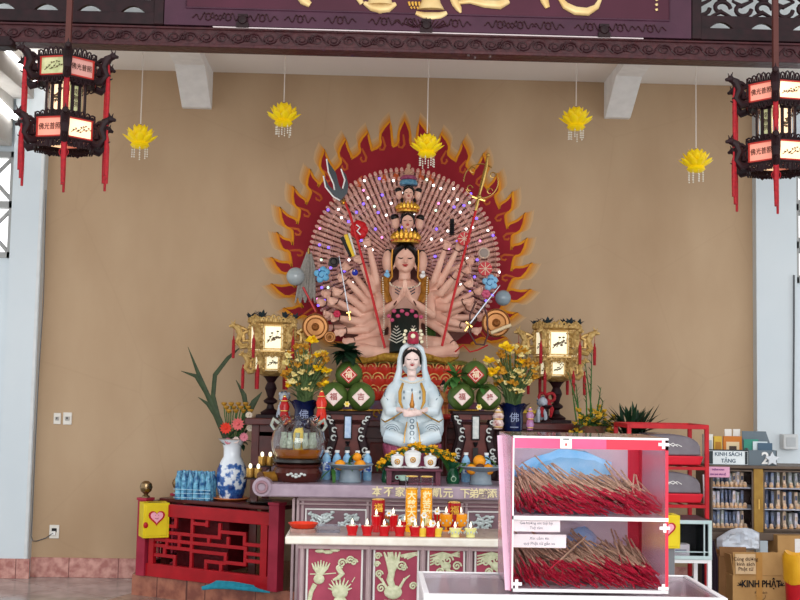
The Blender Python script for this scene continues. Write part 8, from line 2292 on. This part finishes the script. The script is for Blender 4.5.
for a, b, nm in ((-dw / 2 + .005, xs - .034, 'left'), (xs + .034, dw / 2 - .005, 'right')):
    m = MB(); f = .012
    m.bb((a, -.158, .012), (b, -.145, .012 + f)); m.bb((a, -.158, dh - .03 - f), (b, -.145, dh - .03)); m.bb((a, -.158, .012), (a + f, -.145, dh - .03)); m.bb((b - f, -.158, .012), (b, -.145, dh - .03)); o = m.build('door', M_greyw, BC, bevel=.002)
    MB().bb((a + f, -.153, .02), (b - f, -.15, dh - .035)).build('door_glass', M_acryl, o)
rnd = random.Random(33); bk_proto = {}
cols = ['#D8E4F0', '#5C6C88', '#A4BCD8', '#F4F8FC', '#7C8898', '#C0D0C8', '#ECDCBC', '#84A0C4']
cname = ['pale blue', 'navy', 'mid blue', 'white', 'slate', 'sage', 'cream', 'steel blue']
rown = ['bottom', 'middle', 'top']
jar0 = None
for sec, (a, b, sn) in enumerate(((-dw / 2 + .03, xs - .05, 'left'), (xs + .05, dw / 2 - .03, 'right'))):
    for ri, z in enumerate(shz):
        hmax = (shz[ri + 1] - z if ri < 2 else dh - z - .03) - .02
        n = 9; st = (b - a) / n
        for k in range(n):
            ci = rnd.randrange(8); x = a + st * (k + .5)
            key = ci
            lab = '%s book, number %d from the left on the %s shelf, %s door' % (cname[ci], k + 1, rown[ri], sn)
            loc = (dcx + x, YD + .06, dz0 + z + .001)
            if key not in bk_proto:
                t = thing('book', loc, lab, 'book', 'books behind the cabinet doors')
                MB().box((0, 0, .5), (st * .72, .12, 1.0)).build('cover', mat('book_' + cols[ci][1:], cols[ci], .5), t)
                MB().box((0, -.0605, .62), (st * .5, .002, .3)).build('spine_label', mat('spine_' + str(ci), cols[(ci + 3) % 8], .5), t); bk_proto[key] = t
            else: t = dup(bk_proto[key], loc, None, lab)
            t.scale = (1, 1, hmax * rnd.uniform(.82, .96))
        n = 8; st = (b - a) / n
        for k in range(n):
            x = a + st * (k + .5); loc = (dcx + x, YD - .07, dz0 + z + .001)
            lab = 'round beige figurine in the row before the books, %s shelf, %s door' % (rown[ri], sn)
            if jar0 is None:
                jar0 = thing('beige_figurine', loc, lab, 'figurine', 'beige figurines on the %s shelf behind the %s door' % (rown[ri], sn)); R_ = st * .49
                MB().lathe([(0, 0), (R_ * .9, 0), (R_, R_ * .5), (R_ * .9, R_ * 1.0), (0, R_ * 1.15)], (0, 0, 0), 12).build('body', mat('beige_glaze', '#ECD0A0', .4, col2='#D4A870', scale=60), jar0)
                MB().ell((0, 0, R_ * 1.5), R_ * .85, 10, 7).build('head', mat('beige_head', '#F0DCB8', .4), jar0)
            else: dup(jar0, loc, None, lab, 'beige figurines on the %s shelf behind the %s door' % (rown[ri], sn))
def onb(px, Y=None): return at(px, 460, Y or YD)
# signs
def sign(name, x0, y0, x1, y1, Y, lines, label, bgc, inkc, frame=None, base=None, size=.36, cat='sign'):
    a = at(x0, y0, Y); b = at(x1, y1, Y); W = b.x - a.x; H = a.z - b.z; zb_ = base if base is not None else b.z
    t = thing(name, ((a.x + b.x) / 2, Y, zb_), label, cat)
    MB().box((0, 0, H / 2), (W, .012, H)).build('board', mat('board_' + bgc[1:], bgc, .4), t, bevel=.001)
    if frame:
        m = MB(); m.box((-W / 2 + W * .08, -.008, H / 2), (W * .13, .004, H * .86)); m.box((W / 2 - W * .05, -.008, H / 2), (W * .06, .004, H * .86)); m.tube([(-W / 2, -.006, 0), (-W / 2, -.006, H), (W / 2, -.006, H), (W / 2, -.006, 0), (-W / 2, -.006, 0)], .005, 5); m.build('frame', mat('frame_' + frame[1:], frame, .4), t)
    for i, l in enumerate(lines): text_mesh('lettering', l, H * size, mat('ink_' + inkc[1:], inkc, .5), t, (W * (.02 if frame else 0), -.0075, H * (1 - (i + .62) / (len(lines) + .24))), ext=.0006, bold=.0006)
sign('book_sign', 706.5, 448, 748, 463.5, YD - .12, ['KINH SÁCH', 'TẶNG'], 'white sign reading KINH SÁCH TẶNG on top of the book cabinet', '#E4ECEE', '#3C5468', frame='#2C3438', base=dz1)
sign('pink_notice', 706, 466.5, 729.5, 477.5, YD - .17, ['THỈNH KINH', 'XIN GHI VÀO SỔ'], 'pink notice with purple lettering on the left cabinet door', '#E4A8C4', '#7C3C84', size=.2, cat='notice')
# small things on the cabinet top
def cardbox(name, x0, y0, x1, Y, label, col, inner=None, cat='box', d_=.05, col2=None, y1=464):
    a = at(x0, y0, Y); b = at(x1, y0, Y); W = b.x - a.x; H = a.z - dz1
    t = thing(name, ((a.x + b.x) / 2, Y, dz1), label, cat); MB().box((0, 0, H / 2), (W, d_, H)).build('case', mat('case_' + col[1:], col, .45), t, bevel=.002)
    if inner:
        m = MB(); m.box((0, -d_ / 2 - .001, H * .55), (W * .7, .003, H * .5)); m.build('face_print', mat('face_' + inner[1:], inner, .45), t)
    if col2:
        m = MB(); m.box((0, -d_ / 2 - .003, H * .5), (W * .4, .003, H * .3)); m.build('picture', mat('pic_' + col2[1:], col2, .45), t)
cardbox('leaflet_box', 703, 434, 712, YD + .02, 'white box of leaflets at the left end of the cabinet top', '#E0DCD0', '#A8B0B0')
cardbox('leaflet_box', 713, 436, 721, YD + .02, 'yellow leaflet box beside the white one on the cabinet top', '#D8B040', '#B47C28')
cardbox('picture_frame', 723, 436, 741.5, YD + .0, 'orange framed picture behind the KINH SÁCH TẶNG sign', '#C8762C', '#E0C8A0', 'picture frame', .02, '#4C3C34')
cardbox('white_card', 724.5, 429, 731.5, YD + .06, 'white card behind the orange frame, the left one', '#E8E4DC', '#A8ACB0', 'card', .01)
cardbox('white_card', 733, 429, 740, YD + .06, 'white card behind the orange frame, the right one', '#E8E4DC', '#A8ACB0', 'card', .01)
a = at(743, 431, YD); b = at(772, 463, YD); W = b.x - a.x; H = a.z - dz1
t = thing('file_holder', ((a.x + b.x) / 2, YD, dz1), 'grey slanted magazine file with green and blue brochures on the cabinet top', 'file holder')
m = MB(); m.prism([(-W / 2, 0), (-W / 2 - .01, H), (W * .28, H), (W / 2, H * .45), (W / 2, 0)], -.008, .0); m.prism([(-W / 2, 0), (-W / 2, H * .45), (W / 2, H * .45), (W / 2, 0)], -.1, -.092); m.bb((-W / 2, -.1, 0), (-W / 2 + .006, 0, H * .5)); m.bb((W / 2 - .006, -.1, 0), (W / 2, 0, H * .45)); m.build('holder', mat('file_grey', '#6C7880', .45, col2='#5C6870', scale=5), t)
for i, (x, c_, h_) in enumerate(((-.06, '#3C8C78', .72), (.0, '#D4E0E4', .66), (.03, '#4C6478', .62))):
    MB().box((x, -.04 - .015 * i, H * h_ * .5 + .01), (W * .5, .006, H * h_)).build('brochure', mat('broch_' + c_[1:], c_, .4), t)
text_mesh('white_numeral', '2', H * .5, M_white, t, (W * .1, -.105, H * .2), ext=.002, bold=.002)
t = thing('star_ornament', (at(774, 460, YD - .16).x, YD - .22, dz1), 'shiny white star-shaped plastic ornament on the cabinet edge', 'ornament'); m = MB(); R_ = .055
pts = [(cos(pi / 2 + k * pi / 5) * R_ * (1 if k % 2 == 0 else .5), sin(pi / 2 + k * pi / 5) * R_ * (1 if k % 2 == 0 else .5) + R_ * .82) for k in range(10)]
m.prism(pts, -.012, .012); m.build('star', mat('silver_plastic', '#D4D8DC', .15, .3), t, bevel=.004); t.location.y = YD - .12
t = thing('junction_box', (at(791, 440, 9.9).x, YW - PL - .05, at(791, 449, YW - PL).z), 'pale box fixed to the right pier where the cable ends', 'box'); zz = at(791, 434, YW - PL).z - t.location.z
MB().box((0, 0, zz / 2), (.13, .1, zz)).build('housing', mat('housing_white', '#D4D6D6', .4), t, bevel=.008); MB().box((0, -.052, zz / 2), (.08, .004, zz * .6)).build('cover', mat('housing_grey', '#BCC0C2', .4), t, bevel=.001)
# ================================================================ BOXES, BAG, BROOM, BIN
YX = 7.6
M_card = mat('cardboard', '#B8905C', .8, col2='#A47C4C', scale=8, bump=.05)
M_cardd = mat('cardboard_dark', '#8C6440', .8, col2='#74502F', scale=8)
a = at(731, 575, YX); b = at(788, 575, YX); W = b.x - a.x; zt3 = a.z
BXr = thing('cardboard_box', ((a.x + b.x) / 2, YX + .16, 0), 'large cardboard box printed KINH PHẬT with raised flap, under the cabinet', 'box', None, radians(3))
MB().box((0, 0, zt3 / 2), (W, .32, zt3)).build('carton', M_card, BXr, bevel=.003)
fl_h = at(731, 552, YX).z - zt3
m = MB(); m.box((0, -.155, zt3 + fl_h / 2), (W * .98, .005, fl_h), (radians(-4), 0, 0)); m.build('flap', M_card, BXr)
m = MB(); m.box((-W / 2 + .0, 0, zt3 + fl_h * .45), (.005, .3, fl_h * .9), (0, radians(-8), 0)); m.box((W / 2, 0, zt3 + fl_h * .4), (.005, .3, fl_h * .8), (0, radians(10), 0)); m.build('flap', M_card, BXr)
m = MB(); m.box((-W * .03, -.162, zt3 * .5 + fl_h * .5), (W * .11, .003, zt3 + fl_h)); m.build('packing_tape', mat('packing_tape', '#B48448', .3), BXr)
m = MB(); m.box((-W * .28, -.168, zt3 + fl_h * .5), (W * .36, .002, fl_h * .86), (radians(-4), 0, 0)); o = m.build('paper_note', mat('note_tan', '#D0B088', .7), BXr)
text_mesh('handwriting', 'Cúng dường\nkinh sách\nPhật tử', fl_h * .22, M_ink, BXr, (-W * .28, -.174, zt3 + fl_h * .5), ext=.0005)
pz = at(757, 584, YX).z
text_mesh('box_lettering', 'KINH PHẬT', .062, M_black, BXr, (W * .0, -.165, pz), ext=.001, bold=.0016, xs=.82)
m = MB()
for g in (-1, 1):
    for k in range(5):
        aa = k * pi / 4; m.tube([(g * W * .37, -.163, pz - .008), (g * W * .37 + cos(aa) * .022, -.163, pz - .008 + sin(aa) * .024)], [.004, .002], 5)
m.build('lotus_print', M_black, BXr)
m = MB(); m.torus((0, -.162, pz - .07), .032, .0015, 16, 4, (pi / 2, 0, 0), a0=pi, a1=2 * pi); m.build('seal_print', M_ink, BXr); text_mesh('small_lettering', 'Kinh sách', .022, M_ink, BXr, (0, -.162, pz - .055), ext=.0005)
a = at(714, 560, YX + .25); b = at(733, 560, YX + .25)
t = thing('cardboard_box', ((a.x + b.x) / 2 + .02, YX + .26, 0), 'darker brown cardboard box at the left behind the KINH PHẬT box', 'box'); zz = at(720, 552, YX + .3).z
MB().box((0, 0, zz / 2), ((b.x - a.x) + .06, .3, zz)).build('carton', M_cardd, t, bevel=.003); MB().box((0, -.152, zz * .8), (.05, .003, .05)).build('carton_print', mat('print_tan', '#C8A884', .7), t)
m = MB(); m.box((0, -.15, zz + .03), ((b.x - a.x) + .05, .004, .06), (radians(-12), 0, 0)); m.build('flap', M_cardd, t)
crumple('white_plastic_bag', at(719, 550, YX + .35).x, at(762, 550, YX + .35).x, YX + .4, zz + .005, at(730, 531, YX + .4).z + .02, mat('white_bag', '#DCE0E6', .35, col2='#B8C0CC', scale=14), 'white plastic bag stuffed on top of the cardboard boxes', 'bag', 9, th=.07)
a = at(776, 535, 8.05); b = at(806, 555, 8.05)
STL = thing('low_shelf_box', ((a.x + b.x) / 2, 8.12, 0), 'dark low box under the small carton at the right', 'box'); MB().box((0, 0, b.z / 2), (b.x - a.x, .2, b.z)).build('case', mat('dark_case', '#3A2C2C', .5), STL, bevel=.003)
t = thing('cardboard_box', ((a.x + b.x) / 2, 8.12, b.z), 'small cardboard box wrapped in clear film at the right edge', 'box'); MB().box((0, 0, (a.z - b.z) / 2), (b.x - a.x, .2, a.z - b.z)).build('carton', M_card, t, bevel=.003)
m = MB(); m.box((.04, -.102, (a.z - b.z) * .5), (.05, .003, (a.z - b.z) * .7)); m.build('film_patch', mat('film_white', '#E4E0DC', .2), t)
# bin with yellow liner
a = at(788, 560, 7.35); t = thing('red_bin', (at(803, 580, 7.35).x, 7.35, 0), 'red bin lined with a yellow bag at the right edge', 'bin'); R_ = .11; zt4 = at(795, 577, 7.35).z
MB().lathe([(0, 0), (R_ * .85, 0), (R_, zt4 + .02), (0, zt4)], (0, 0, 0), 24).build('bucket', M_red, t); m = MB(); m.lathe([(R_ * 1.03, zt4 - .03), (R_ * 1.05, zt4 + .02), (R_ * 1.1, zt4 + .12), (R_ * .95, zt4 + .15), (R_ * .8, zt4 + .1), (0, zt4 + .05)], (0, 0, 0), 24)
m.v = [(x * (1 + .05 * sin(5 * atan2(y, x))), y * (1 + .05 * sin(5 * atan2(y, x))), z + .012 * sin(3 * atan2(y, x))) for x, y, z in m.v]; m.build('yellow_liner', mat('liner_yellow', '#E0A828', .35, col2='#C88C18', scale=9), t)
# broom
t = thing('broom', (at(711, 590, 7.6).x, 7.62, 0), 'dark purple bristle broom standing on end with a white handle, left of the cardboard boxes', 'broom')
zb3 = at(711, 541, 7.6).z; m = MB(); m.tube([(-.02, 0, zb3 - .05), (at(706, 475, 7.6).x - t.location.x, .03, at(706, 475, 7.6).z)], .009, 8); m.build('handle', M_wmet, t)
m = MB(); rnd = random.Random(6)
for k in range(60):
    x = rnd.uniform(-.045, .045); y = rnd.uniform(-.02, .02); m.tube([(x * .5, y * .5, zb3), (x * 1.0, y, zb3 - .12), (x * 1.1, y * 1.2, .0)], [.004, .006, .005], 4)
m.build('bristles', mat('bristle_purple', '#2C1C2C', .7, col2='#1C121C', scale=60), t)
